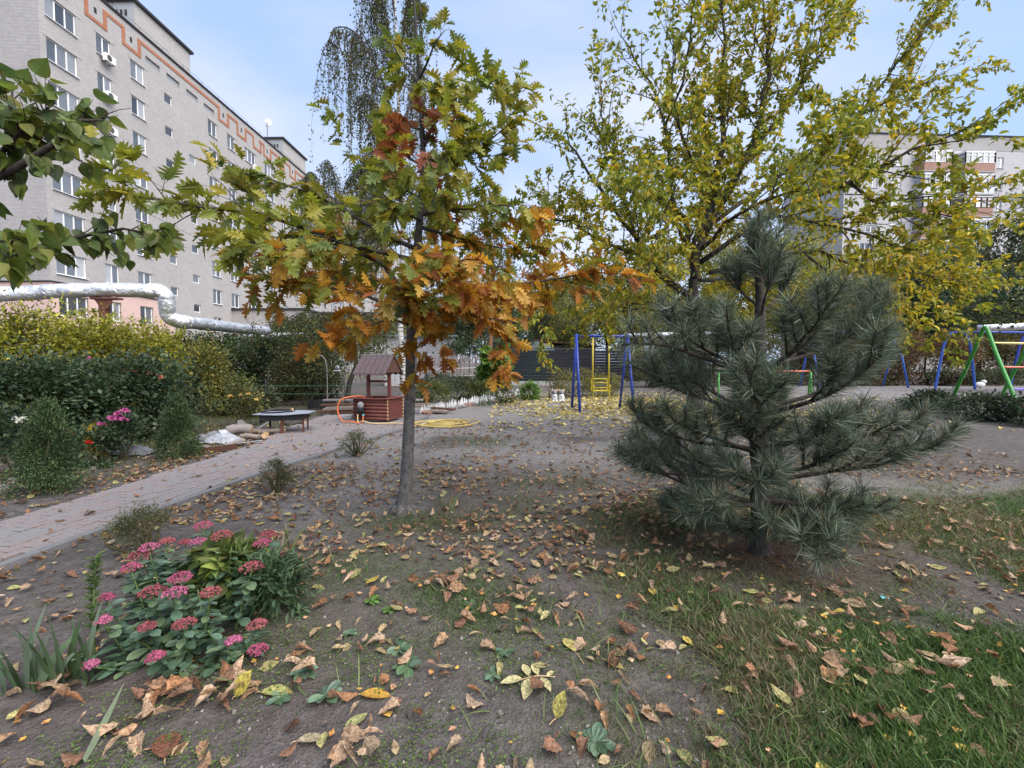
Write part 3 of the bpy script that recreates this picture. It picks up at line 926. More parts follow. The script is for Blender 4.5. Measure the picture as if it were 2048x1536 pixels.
    for c0 in (12.0, 37.0, 62.0):
        pts = [(c0 - 12.5, hi)]
        for s in (-11.7, -8.7, -5.7):
            pts += [(c0 + s, hi), (c0 + s, lo), (c0 + s + 1.45, lo), (c0 + s + 1.45, hi)]
        for s in (5.3, 8.3, 11.2):
            pts += [(c0 + s, hi), (c0 + s, lo), (c0 + s + 1.45, lo), (c0 + s + 1.45, hi)]
        pts[-1] = (pts[-1][0], hi)
        pts = [p for p in pts if p[0] <= c0 + 12.7]
        band(pts)
        for s in (-11.0, -8.0, -5.0, 6.0, 9.0):
            q = Geo(); q.box(P(c0 + s, .0, 27.3), (.04, .2, .4), rotz(-TH)); q.build('vent_hole', MATS['roof_felt'], root)
    # lift houses on the roof
    for s0, s1 in ((11.9, 18.7), (36.9, 43.7), (61.9, 68.7)):
        q = Geo(); cc = P((s0 + s1) / 2, -6.2, TOP + 2.85); q.box(cc, (4.7, s1 - s0, 5.7), rotz(-TH)); lh = q.build('lift_house', MATS['brick_pale'], root)
        q = Geo(); q.box(cc + np.array([0, 0, 2.97]), (5.2, s1 - s0 + .5, .24), rotz(-TH)); q.build('roof', MATS['roof_felt'], lh)
        q = Geo(); q.add([P(s0 - .02, -3.87, TOP), P(s0 - .02, -8.5, TOP), P(s0 - .02, -8.5, TOP + 5.6), P(s0 - .02, -3.87, TOP + 5.6)], [(0, 3, 2, 1)]); q.build('plaster_side', MATS['plaster_grey'], lh)
        for k in range(5):
            q = Geo(); q.box(P(s0 - .04, -4.6 - k * .42, TOP + 4.75), (.2, .05, .5), rotz(-TH)); q.build('vent_slot', MATS['roof_felt'], lh)
    rl = Geo()
    for s in np.arange(1, LEN, 2.4): rl.tube([P(s, -.3, TOP), P(s, -.3, TOP + .75)], .02, 4)
    for z in (.4, .75): rl.tube([P(.5, -.3, TOP + z), P(LEN, -.3, TOP + z)], .015, 4)
    rl.build('roof_railing', MATS['metal_dark'], root)
    # things hung on the facade
    ab = Geo(); ab.box((0, 0, 0), (.80, .28, .55)); ab_m = ab.mesh('casing')
    ag = Geo()
    for r0 in (.08, .14, .20): ag.tube([(-.13 + r0 * math.cos(t), -.15, r0 * math.sin(t)) for t in np.linspace(0, 2 * PI, 15)], .012, 4, False)
    ag.add([(-.13 + .21 * math.cos(t), -.142, .21 * math.sin(t)) for t in np.linspace(0, 2 * PI, 15)[:-1]], [tuple(range(14))])
    ag_m = ag.mesh('fan_grille')
    br = Geo()
    for s in (-.28, .28): br.box((s, .06, -.30), (.04, .5, .04)); br.box((s, .29, -.17), (.04, .03, .3))
    br_m = br.mesh('bracket')
    acs = [(4.55, 7, -.15, 'below its narrow top window'), (4.55, 6, -.1, 'over the lower half of a netted window'), (4.5, 5, .2, 'under a window with white blinds'),
           (3.7, 4, .3, 'left of its window, with a dangling hose'), (19.2, 6, -.3, 'beside the far stair windows'), (22.9, 7, -.35, 'under a wide three pane top window'), (24.0, 3, -.3, 'half hidden behind oak leaves')]
    for s, k, dz, txt in acs:
        p = P(s, .42, rows[k] + dz)
        e = thing('air_conditioner', 'white air conditioner on the brick facade ' + txt, 'air conditioner', P(s, .0, rows[k] + dz), 'air conditioners on the left block')
        place('casing', ab_m, MATS['ac_white'], e, tuple(p), (0, 0, rz)); place('fan_grille', ag_m, MATS['ac_grille'], e, tuple(p), (0, 0, rz)); place('bracket', br_m, MATS['metal_dark'], e, tuple(p), (0, 0, rz))
    e = thing('satellite_dish', 'small satellite dish on a tall thin mast on the flat roof', 'satellite dish', P(27.2, -.6, TOP))
    q = Geo(); q.tube([P(27.2, -.6, TOP), P(27.2, -.6, TOP + 3.0)], .04, 5); q.build('mast', MATS['metal_dark'], e)
    q = Geo(); q.ball(P(27.35, -.55, TOP + 3.0), (.42, .12, .5), 10, 6, rotz(R(25))); q.build('dish', MATS['plaster_white'], e)
    # low annex that stands out from the facade
    e = thing('brick_annex', 'low pale brick annex with dark flat roof edge below the apartment block', 'building', P(22.5, 4, 0))
    q = Geo(); q.box(P(22.3, 3.9, 3.6), (7.8, 7.5, 7.2), rotz(-TH)); q.build('wall', MATS['brick_pale'], e)
    q = Geo(); q.box(P(22.3, 3.9, 7.28), (8.2, 7.9, .18), rotz(-TH)); q.build('roof_edge', MATS['roof_felt'], e)
    # cables strung past the facade
    for k, (z0, z1) in enumerate(((15.4, 14.6), (12.9, 11.2))):
        q = Geo(); p0, p1 = P(-16, 1.5, z0 + 3), P(60, .6, z1)
        t = np.linspace(0, 1, 18)[:, None]
        q.tube(p0 * (1 - t) + p1 * t - np.array([0, 0, 1.2]) * (t * (1 - t) * 4), .018, 3)
        tag(q.build('overhead_cable', MATS['wire']), ('upper' if k == 0 else 'lower') + ' thin cable strung in front of the pale brick facade', 'cable', 'cables on the left block')
left_block()

# ------------------------------------------------------------------ block of flats on the right
def right_block():
    Y0 = 60.5
    def P(s, o, z): return np.array([s, Y0 - o + (s - 60) * .05, z])
    rz = math.atan(.05)
    S0, S1, TOP = 43.2, 81.0, 31.2
    root = thing('apartment_block', 'pale grey apartment block with stacked red brick balconies behind the walnut tree', 'building', P(56, -6, 0))
    rows = [27.2 - 2.85 * k for k in range(9)]
    holes, wins = [], []
    for s, w, n in ((46.7, 2.1, 3), (50.3, 1.3, 2), (64.5, .9, 2), (68.5, 1.3, 2), (72.5, 2.1, 3), (77, 1.3, 2)):
        for z in rows: holes.append((s - w / 2, s + w / 2, z, z + 1.4)); wins.append((s, z, w, n))
    g = Geo(); wall_holes(g, P, S0, S1, 0, TOP - 1.8, holes, .16)
    for s, f in ((S0, (0, 1, 2, 3)), (S1, (3, 2, 1, 0))): g.add([P(s, 0, 0), P(s, 0, TOP), P(s, -13, TOP), P(s, -13, 0)], [f])
    g.build('wall', MATS['brick_light'], root)
    g = Geo(); g.add([P(S0, .03, TOP - 1.8), P(S1, .03, TOP - 1.8), P(S1, .03, TOP), P(S0, .03, TOP)], [(0, 1, 2, 3)])
    g.add([P(S0, .03, TOP), P(S1, .03, TOP), P(S1, -13, TOP), P(S0, -13, TOP)], [(0, 1, 2, 3)]); g.build('parapet', MATS['brick_pale'], root)
    q = Geo(); q.box(P(62.1, -.05, TOP + .08), (38.2, .4, .16), rotz(rz)); q.build('parapet_cap', MATS['roof_felt'], root)
    q = Geo(); q.box(P(51.5, -5, TOP + 1.0), (7.5, 6, 2.1), rotz(rz)); q.build('lift_house', MATS['plaster_grey'], root)
    for z in rows[1::3]:
        q = Geo(); q.box(P(62.1, .03, z - .9), (37.6, .05, .12), rotz(rz)); q.build('joint_line', MATS['roof_felt'], root)
    for s, z, w, n in wins: window(root, tuple(P(s, -.12, z)), rz, w, 1.4, n, False, 'pvc_white', False, True)
    # bay balconies
    for s0, s1 in ((58.1, 62.4), (52.6, 56.6)):
        for k, z in enumerate(rows):
            poly = [P(s0, -.0, 0), P(s0 + .35, 1.15, 0), P(s1, 1.25, 0), P(s1, 0, 0)]
            col = {0: 'brick_balcony', 1: 'plaster_white', 2: 'brick_balcony', 3: 'brick_balcony'}.get(k, 'brick_balcony')
            e = Geo(); e.prism([(p[0], p[1]) for p in poly], z - .95, z + .1); b = e.build('balcony', MATS[col], root)
            e = Geo(); e.prism([(p[0] + (p[0] - 60) * .03, p[1] - .06) for p in poly], z - 1.13, z - .96); e.build('slab', MATS['concrete'], b)
            e = Geo(); e.prism([(p[0], p[1]) for p in poly], z + 1.45, z + 1.62); e.build('balcony_lintel', MATS['plaster_white'], b)
            fm = 'wood_brown' if k == 2 else 'pvc_white'
            A, B_, C_, D_ = poly
            fr = Geo()
            for (u, v, n) in ((A, B_, 1), (B_, C_, 5), (C_, D_, 1)):
                for t in np.linspace(0, 1, n + 1):
                    m = u * (1 - t) + v * t; fr.box((m[0], m[1], z + .78), (.09, .09, 1.34))
                for zz in (.14, 1.02, 1.42):
                    m = (u + v) / 2; dd = v - u; fr.box((m[0], m[1], z + zz), (np.linalg.norm(dd) - .1, .06, .07), rotz(math.atan2(dd[1], dd[0])))
            fr.build('glazing_frame', MATS[fm], b)
            for (u, v, n) in ((A, B_, 1), (B_, C_, 5), (C_, D_, 1)):
                for t in range(n):
                    p0 = u * (1 - t / n) + v * t / n; p1 = u * (1 - (t + 1) / n) + v * (t + 1) / n
                    gl = Geo(); ins = np.array([0, .03, 0])
                    gl.add([p0 + ins + (0, 0, z + .12), p1 + ins + (0, 0, z + .12), p1 + ins + (0, 0, z + 1.44), p0 + ins + (0, 0, z + 1.44)], [(0, 1, 2, 3)])
                    gl.build('pane', MATS['window_glass'], b)
    # laundry on a balcony rail
    for k, (s, w) in enumerate(((60.4, .35), (60.9, .3), (61.3, .3))):
        q = Geo(); p = P(s, 1.36, rows[3] - .35)
        q.box(p, (w, .04, .75), rotz(rz)); q.box(p + np.array([0, -.01, .36]), (w * 1.1, .07, .06), rotz(rz))
        tag(q.build('laundry', MATS['cloth_dark']), ('wide', 'narrow middle', 'narrow end')[k] + ' piece of dark washing hung over a red balcony rail', 'laundry', 'washing on the balcony')
    for k, (x0, z0, x1, z1, nm) in enumerate(((30, 14.8, 82, 23.0, 'steep thin cable sloping up across the grey apartment block'), (30, 11.4, 82, 19.2, 'lower thin cable across the grey apartment block'))):
        t = np.linspace(0, 1, 14)[:, None]
        q = Geo(); q.tube(np.array([x0, 46.0, z0]) * (1 - t) + np.array([x1, 50.0, z1]) * t - np.array([0, 0, .8]) * (t * (1 - t) * 4), .028, 3)
        tag(q.build('overhead_cable', MATS['wire']), nm, 'cable', 'cables on the right block')
right_block()

# ------------------------------------------------------------------ red oak sapling
def best(P, n, margin=0):                             # the n points that show largest in the picture
    px, py, d = PX(P)
    ok = (px > -margin) & (px < 2048 + margin) & (py > -margin) & (py < 1536 + margin)
    return np.argsort(np.where(ok, d, 1e6))[:n]
def leaf_parts(tree, P, M, ca, Ts, k, mat, name='leaf'):
    # the leaves that show largest are parts of their own, the others one mass
    idx = best(P, k); rest = np.setdiff1d(np.arange(len(P)), idx)
    mes = []
    for T in Ts:
        g = Geo(); g.raw(T[0], T[1], T[2], np.repeat(T[3][:, None], 3, 1)); g.has_col = True
        mes.append(g.mesh(name))
    for i in idx:
        o = placeM(name, mes[i % len(mes)], MATS[mat + '_object'], M[i], P[i], tree)
        o.color = (*ca[i], 1)
    return rest
def oak():
    b = G(806, 1024); Y0 = b[1]
    root = thing('oak_tree', 'young red oak with green and orange lobed leaves on a straight grey trunk', 'tree', b)
    t = Tree(3)
    def W(pts): return [AT(p[0], p[1], Y0 + (p[2] if len(p) > 2 else 0)) for p in pts]
    tr = W([(806, 1028), (808, 1000), (813, 960), (816, 900), (820, 780), (823, 660), (831, 560), (837, 470), (844, 380), (846, 300), (838, 150), (828, 0), (822, -110)])
    tp = spline(tr, 60)
    z = tp[:, 2] - b[2]
    rad = np.interp(z, [-.05, 0, .05, .14, .3, .7, 1.3, 1.9, 2.5, 3.2, 4.0, 5.2, 6], [.125, .112, .090, .074, .066, .058, .051, .046, .041, .032, .021, .011, .006])
    g = Geo(); low = z < 2.4
    k = int(low.sum())
    g.tube(tp[:k + 1], rad[:k + 1] * (1 + .03 * np.sin(np.arange(k + 1) * 2.1)), 20)
    for q in ((1.15, .6, .026), (1.93, -.5, .022), (1.62, .9, .018)):   # branch scars
        i = int(np.argmin(abs(z - q[0]))); g.ball(tp[i] + np.array([rad[i] * .8, -rad[i] * q[1], 0]), (q[2], q[2], q[2] * 1.3), 8, 6)
    for a in range(6):                                # root flare
        an = a * 1.05 + .4; d = np.array([math.cos(an), math.sin(an), 0]); ln = (.17, .14, .2, .15, .18, .23)[a]
        g.tube([b + d * .03 + (0, 0, .12), b + d * .08 + (0, 0, .04), b + d * ln + (0, 0, -.02)], [.035, .036, .015], 7)
    g.build('trunk', MATS['bark_oak'], root, True)
    t.wood.tube(tp[k:], rad[k:], 10)
    twig = dict(dens=8, len=.32, ang=48, up=.03, r=.0035, seg=3, sides=3, wig=.15, tmin=.15, min=2)
    sub = dict(dens=4.2, len=.62, ang=45, up=.06, r=.007, seg=4, sides=4, wig=.12, taper=.55, tmin=.25, leafy=True)
    limbs = [
        [(823, 610), (755, 523, -.1), (650, 470, -.3), (548, 433, -.6), (446, 417, -.9), (330, 400, -1.15), (205, 372, -1.35)],
        [(822, 630), (720, 590, -.2), (660, 575, -.3), (570, 552, -.4), (490, 548, -.5)],
        [(822, 650), (760, 640, -.3), (710, 668, -.5), (690, 690, -.6)],
        [(825, 610), (880, 580), (960, 575), (1050, 562, .1), (1150, 552, .2), (1215, 545, .2)],
        [(823, 640), (900, 612, -.2), (980, 650, -.35), (1035, 685, -.4)],
        [(843, 455), (890, 470), (950, 490), (1020, 498, .3), (1090, 490, .4)],
        [(843, 430), (880, 425), (930, 425), (1000, 405, -.2), (1060, 410, -.2)],
        [(845, 400), (880, 340), (920, 320), (980, 280), (1045, 225, .2)],
        [(845, 400), (800, 370), (760, 340, .1), (700, 310, .2)],
        [(842, 330), (800, 295), (755, 285, -.2)],
        [(846, 300), (880, 230), (940, 175), (978, 150, .2)],
        [(838, 160), (870, 90, -.2), (890, 60, -.2)], [(838, 170), (800, 120, .2), (785, 80, .2)], [(846, 260), (790, 240, .3)], [(845, 230), (900, 200, -.4)],
        [(838, 500), (780, 470, .2), (700, 430, .3), (610, 385, .4), (530, 350, .5), (470, 345, .5)],
        [(825, 570), (842, 540, .8), (850, 510, 1.6)], [(823, 610), (805, 600, -.6), (832, 590, -1.1)],
        [(842, 430), (870, 400, .8), (900, 380, 1.3)], [(842, 440), (800, 420, -.6), (770, 400, -1.0)],
        [(830, 560), (900, 530, -.5), (960, 520, -.9)], [(830, 580), (740, 560, .6), (640, 540, 1.0)], [(844, 360), (880, 330, -.5), (900, 300, -.8)],
        [(824, 620), (860, 640, -.4), (850, 620, -.8)], [(826, 600), (980, 600, .7), (1090, 590, 1.1)], [(834, 520), (700, 500, -.5), (600, 500, -.9), (470, 480, -1.1)],
        [(842, 40), (835, -20, .1), (850, -60, .1)],
    ]
    for i, L in enumerate(limbs):
        L = W(L)
        ln = plen(np.array(L))
        t.limb(L, 0.008 + .008 * ln, .003, [sub, twig] if ln > .7 else [twig], 7, .012, .22)
    t.wood.build('branches', MATS['bark_oak_twig'], root, True)
    P, M, sc = t.leaves(.032, .168, .6, .25, .75, 1.0, 1, .015)
    rg = t.rg; n = len(P)
    px, py, d = PX(P)
    keep = rg.random(n) < np.where(px < 520, .8, .92)
    P, M = P[keep], M[keep]; n = len(P); px, py, d = PX(P)
    f = np.clip((py - 430) / 190 + .25 * (px > 870) - .2 * (px < 560) + .45 * (fbm(px / 90, py / 90, 4, 2) - .5) * 2, 0, 1)
    red = np.exp(-((px - 830) / 55) ** 2 - ((py - 265) / 60) ** 2)
    green = pick(rg, [(.165, .205, .03), (.215, .245, .034), (.115, .165, .05), (.30, .28, .038)], n, [.34, .3, .2, .16])
    orange = pick(rg, [(.44, .24, .03), (.40, .16, .025), (.26, .085, .022), (.34, .25, .04), (.5, .31, .05)], n, [.28, .26, .16, .2, .1])
    rusty = pick(rg, [(.22, .06, .025), (.16, .05, .025)], n)
    ca = np.where((rg.random(n) < f)[:, None], orange, green)
    ca = np.where((rg.random(n) < red * .8)[:, None], rusty, ca)
    cb = np.where((rg.random(n) < .25 + .5 * f)[:, None], ca * .45 + np.array([.42, .19, .03]) * .55, ca)
    rest = leaf_parts(root, P, M, ca, T_OAK, 300, 'leaf')
    g = Geo()
    for j, T in enumerate(T_OAK):
        a = rest[rest % 3 == j]; g.inst(T, M[a], P[a], ca[a], cb[a])
    tag(g.build('crown', MATS['leaf'], root), kind='stuff')
oak()

# ------------------------------------------------------------------ walnut tree behind the pine
def walnut():
    Y0 = 8.6
    b = GY(1392, Y0)
    root = thing('walnut_tree', 'wide walnut tree with forked dark trunk and thinning yellow green leaves', 'tree', b)
    t = Tree(8)
    def W(pts): return [AT(p[0], p[1], Y0 + (p[2] if len(p) > 2 else 0)) for p in pts]
    fork = AT(1390, 600, Y0)
    g = Geo()
    tp = spline([b - (0, 0, .05), b + (0, 0, .25), AT(1393, 740, Y0), fork], 14)
    g.tube(tp, np.interp(np.linspace(0, 1, 14), [0, .08, .2, 1], [.28, .22, .19, .16]), 14)
    g.build('trunk', MATS['bark_dark'], root, True)
    twig = dict(dens=4.6, len=.75, ang=42, up=.10, r=.0045, seg=3, sides=3, wig=.14, tmin=.1, min=2)
    sub = dict(dens=3.3, len=1.5, ang=42, up=.12, r=.013, seg=5, sides=4, wig=.10, taper=.5, tmin=.2, leafy=True)
    limbs = [
        ([(1388, 615), (1375, 590), (1315, 545), (1272, 480), (1215, 400), (1150, 310), (1120, 270)], .10),
        ([(1391, 610), (1390, 540), (1405, 460), (1430, 380), (1442, 250), (1452, 130), (1445, -20), (1450, -120)], .115),
        ([(1392, 560), (1370, 450, .3), (1345, 380, .5), (1330, 250, .8), (1290, 150, 1.0), (1240, 70, 1.0)], .075),
        ([(1402, 480), (1480, 340, -.3), (1512, 250, -.4), (1532, 150, -.5), (1545, 0, -.6), (1555, -100, -.6)], .08),
        ([(1480, 340, -.3), (1580, 200, -.1), (1650, 100), (1720, -30, .2)], .055),
        ([(1412, 450), (1560, 350, .6), (1700, 240, 1.0), (1830, 80, 1.2), (1900, -10, 1.2)], .06),
        ([(1400, 525), (1550, 430, -.6), (1700, 365, -1.1), (1850, 290, -1.5), (1990, 240, -1.7)], .065),
        ([(1420, 545), (1600, 500, .5), (1750, 540, .9), (1880, 560, 1.0), (1930, 590, 1.0)], .06),
        ([(1330, 555), (1240, 560, -.5), (1150, 560, -.9), (1085, 600, -1.1)], .05),
        ([(1290, 510), (1200, 480, .6), (1120, 440, .9), (1080, 420, 1.0)], .05),
        ([(1392, 520), (1400, 420, 1.0), (1420, 330, 2.0), (1400, 220, 2.6)], .06),
        ([(1392, 560), (1370, 480, -.8), (1330, 430, -1.6), (1290, 400, -2.2)], .055),
        ([(1400, 500), (1460, 440, -1.0), (1540, 400, -1.8), (1620, 380, -2.4)], .055),
        ([(1400, 560), (1480, 560, 1.0), (1560, 570, 2.0), (1660, 590, 2.6)], .05),
        ([(1380, 590), (1330, 610, .8), (1250, 620, 1.6), (1180, 620, 2.2)], .05),
        ([(1442, 250), (1490, 150, .4), (1510, 50, .6), (1500, -60, .6)], .035),
        ([(1330, 250, .8), (1370, 140, .6), (1390, 20, .4), (1395, -80, .4)], .035),
        ([(1430, 380), (1380, 300, -.6), (1345, 200, -1.0), (1355, 90, -1.2)], .04),
        ([(1272, 480), (1240, 350, .3), (1215, 260, .3), (1200, 170, .3)], .04),
        ([(1700, 365, -1.1), (1780, 420, -1.2), (1870, 430, -1.4), (1960, 400, -1.5)], .035),
        ([(1550, 430, -.6), (1650, 450, -1.2), (1760, 480, -1.6), (1830, 500, -1.8)], .035),
        ([(1700, 240, 1.0), (1800, 190, 1.0), (1880, 150, 1.1)], .03),
        ([(1600, 500, .5), (1690, 560, .2), (1780, 600, 0), (1850, 620, 0)], .03),
    ]
    for L, r in limbs:
        t.limb(W(L), r * .8, .008, [sub, twig], 7, .03, .22)
    t.wood.build('branches', MATS['bark_dark'], root, True)
    P, M, sc = t.leaves(.016, .112, .75, .3, .5, 1.0, 1, .03)
    rg = t.rg; n = len(P)
    px, py, d = PX(P)
    dens = np.interp(py, [-200, 60, 250, 420], [.5, .62, .85, 1.0]) * np.where((px < 1330) & (py < 260), .5, 1)
    keep = rg.random(n) < dens
    P, M = P[keep], M[keep]; n = len(P); px, py, d = PX(P)
    f = np.clip(.22 + .5 * np.exp(-((px - 1380) / 190) ** 2 - ((py - 520) / 120) ** 2) + .65 * np.exp(-((px - 1800) / 170) ** 2 - ((py - 570) / 90) ** 2) + .8 * (fbm(px / 130, py / 130, 9, 2) - .5), 0, 1)
    green = pick(rg, [(.21, .25, .03), (.155, .205, .034), (.28, .295, .034), (.35, .33, .042)], n, [.35, .25, .25, .15])
    yel = pick(rg, [(.54, .43, .035), (.43, .38, .04), (.52, .36, .05), (.34, .33, .03)], n)
    ca = np.where((rg.random(n) < f)[:, None], yel, green); cb = ca * .9
    rest = leaf_parts(root, P, M, ca, T_OVATE, 300, 'leaf')
    g = Geo()
    g.inst(T_OVAL, M[rest], P[rest], ca[rest], cb[rest])
    tag(g.build('crown', MATS['leaf'], root), kind='stuff')
    return len(P)
print('walnut leaves', walnut())

# ------------------------------------------------------------------ pine
def pine():
    b = G(1522, 1106); Y0 = b[1]
    root = thing('pine_tree', 'bushy young pine with long blue green needles and dark trunk', 'tree', b)
    rg = np.random.default_rng(21)
    w = Geo(); sh = []
    tp = spline([b - (0, 0, .05), b + (-.01, 0, .3), AT(1518, 880, Y0), AT(1516, 745, Y0), AT(1520, 600, Y0), AT(1512, 450, Y0)], 40)
    z = tp[:, 2] - b[2]
    rad = np.interp(z, [-.05, .0, .06, .5, 1.0, 1.45, 2.0, 2.7], [.13, .10, .075, .068, .06, .05, .034, .012])
    g = Geo(); g.tube(tp, rad * (1 + .05 * rg.normal(size=40)), 12); g.build('trunk', MATS['bark_pine'], root, True)
    def at_z(q): return np.array([np.interp(q, z, tp[:, i]) for i in range(3)])
    def shoot(p, d, L, up):
        q = [p]; d = nrm(d)
        for _ in range(5):
            d = nrm(d + np.array([0, 0, up]) + rg.normal(size=3) * .06)
            q.append(q[-1] + d * L / 5)
        q = np.array(q); w.tube(q, np.linspace(.010, .005, 6), 5); sh.append(q)
        return q, d
    whorls = [(.20, 6, .70, -.02, .05), (.40, 7, 1.12, .10, .06), (.60, 6, 1.16, .22, .08), (.82, 7, 1.14, .22, .10), (1.10, 6, 1.06, .34, .12), (1.42, 7, .98, .42, .20), (1.86, 4, .38, .75, .25)]
    for wi, (zz, n, L, up0, curl) in enumerate(whorls):
        for k in range(n):
            an = 2 * PI * (k + .5 * (wi % 2)) / n + rg.normal() * .2
            p = at_z(zz + rg.normal() * .03)
            LL = L * rg.uniform(.78, 1.02) * (1.0 if math.cos(an) > .3 else .9)
            if zz < .5 and abs(math.cos(an)) > .6: LL *= 1.18 if math.cos(an) < 0 else 1.06
            if math.sin(an) < -.25 and zz < .9: LL *= .62; up0_ = up0 + .12
            else: up0_ = up0
            d = nrm(np.array([math.cos(an), math.sin(an) * .9, up0_ + rg.normal() * .08]))
            m = 9; q = [p]; dirs = []
            for s in range(m):
                d = nrm(d + np.array([0, 0, curl * (s / m) ** 1.5 * 1.6 - .02]) + rg.normal(size=3) * .07)
                dirs.append(d); q.append(q[-1] + d * LL / m)
            q = np.array(q)
            w.tube(q, np.linspace(.021 if L > .6 else .013, .007, m + 1), 7)
            side = nrm(np.cross(d, (0, 0, 1)))
            for fr in (.42, .58, .74, .9):
                if L < .6 and fr < .6: continue
                i = int(fr * m); s0 = q[i] + (q[i + 1] - q[i]) * (fr * m - i)
                for sg in (-1, 1):
                    if rg.random() < .15: continue
                    dd = nrm(dirs[i] * .8 + sg * side * rg.uniform(.5, 1.0) + np.array([0, 0, rg.uniform(-.05, .45)]))
                    q2, d2 = shoot(s0, dd, rg.uniform(.20, .34) * (1.15 if fr < .7 else .85), .14)
                    if fr < .6 and rg.random() < .7: shoot(q2[3], nrm(d2 + rdir(rg, 1)[0] * .6), rg.uniform(.14, .22), .15)
            for s in range(2): shoot(q[-1], nrm(d + rdir(rg, 1)[0] * .55 + np.array([0, 0, .2])), rg.uniform(.14, .22), .1)
            sh.append(q[-4:])
    for k in range(9):                                # tuft on the leader
        an = k * 2.4; shoot(at_z(2.05 + .035 * k), np.array([math.cos(an) * .55, math.sin(an) * .55, 1.0]), .30 + .06 * rg.random(), .1)
    sh.append(spline([at_z(1.98), at_z(2.3), at_z(2.66)], 8)); sh.append(spline([at_z(1.98), at_z(2.3), at_z(2.66)], 8))
    q = spline([at_z(1.42), AT(1640, 690, Y0 + .2), AT(1725, 640, Y0 + .35), AT(1742, 560, Y0 + .4)], 9); w.tube(q, np.linspace(.02, .007, 9), 7); sh.append(q[-4:])
    for k in range(5): shoot(q[-3], np.array([math.cos(k * 1.3) * .7, math.sin(k * 1.3) * .7, .9]), .24, .1)
    q = spline([at_z(1.42), AT(1420, 720, Y0 - .2), AT(1330, 690, Y0 - .3), AT(1245, 690, Y0 - .35)], 9); w.tube(q, np.linspace(.02, .007, 9), 7); sh.append(q[-5:])
    for k in range(4): shoot(q[-2 - k], nrm(np.array([-.6, rg.normal() * .6, .5])), .2, .1)
    w.build('branches', MATS['bark_pine'], root, True)
    T = template([(0, .011, 0), (0, -.011, 0), (.55, -.0095, .04), (.55, .0095, .04), (1, 0, .02)], [(0, 1, 2, 3), (3, 2, 4)], [0, 0, .5, .5, 1])
    g = Geo(); P, D, Lh = [], [], []
    for q in sh:
        L = plen(q); k = int(L * 640)
        t = rg.uniform(.12, 1.0, k) ** .8 * (len(q) - 1)
        i = np.minimum(t.astype(int), len(q) - 2); f = (t - i)[:, None]
        p = q[i] * (1 - f) + q[i + 1] * f; tan = nrm(q[i + 1] - q[i])
        pr = nrm(np.cross(tan, rdir(rg, k)))
        a = rg.uniform(.45, 1.25, k)[:, None]
        P.append(p); D.append(nrm(tan * np.cos(a) + pr * np.sin(a) + np.array([0, 0, -.05]))); Lh.append(np.full(k, 1.0) * rg.uniform(.115, .165))
    P = np.concatenate(P); D = np.concatenate(D); n = len(P); Lh = np.concatenate(Lh) * rg.uniform(.75, 1.15, n)
    ca = pick(rg, [(.062, .085, .055), (.10, .128, .088), (.21, .245, .19), (.044, .06, .036), (.19, .145, .07)], n, [.30, .28, .2, .18, .04], .15)
    g.inst(T, frames(D, rdir(rg, n), Lh), P, ca, ca * 1.25)
    tag(g.build('needles', MATS['needle'], root), kind='stuff')
    g = Geo()                                          # fallen needles round the foot
    k = 2600; an = rg.uniform(0, 2 * PI, k); rr = np.abs(rg.normal(size=k)) * .55
    Q = np.stack([b[0] + np.cos(an) * rr * 1.3, b[1] + np.sin(an) * rr, np.zeros(k)], 1); Q[:, 2] = th(Q[:, 0], Q[:, 1]) + .008
    g.inst(T, frames(np.stack([np.cos(an * 7), np.sin(an * 7), rg.normal(size=k) * .08], 1), np.tile([0, 0, 1.0], (k, 1)), rg.uniform(.07, .12, k)), Q, pick(rg, [(.17, .085, .05), (.11, .06, .04), (.22, .13, .08)], k))
    tag(g.build('pine_litter', MATS['leaf_dry']), 'brown fallen needles round the foot of the pine', 'pine needles', None, 'stuff')
    return n
print('needles', pine())

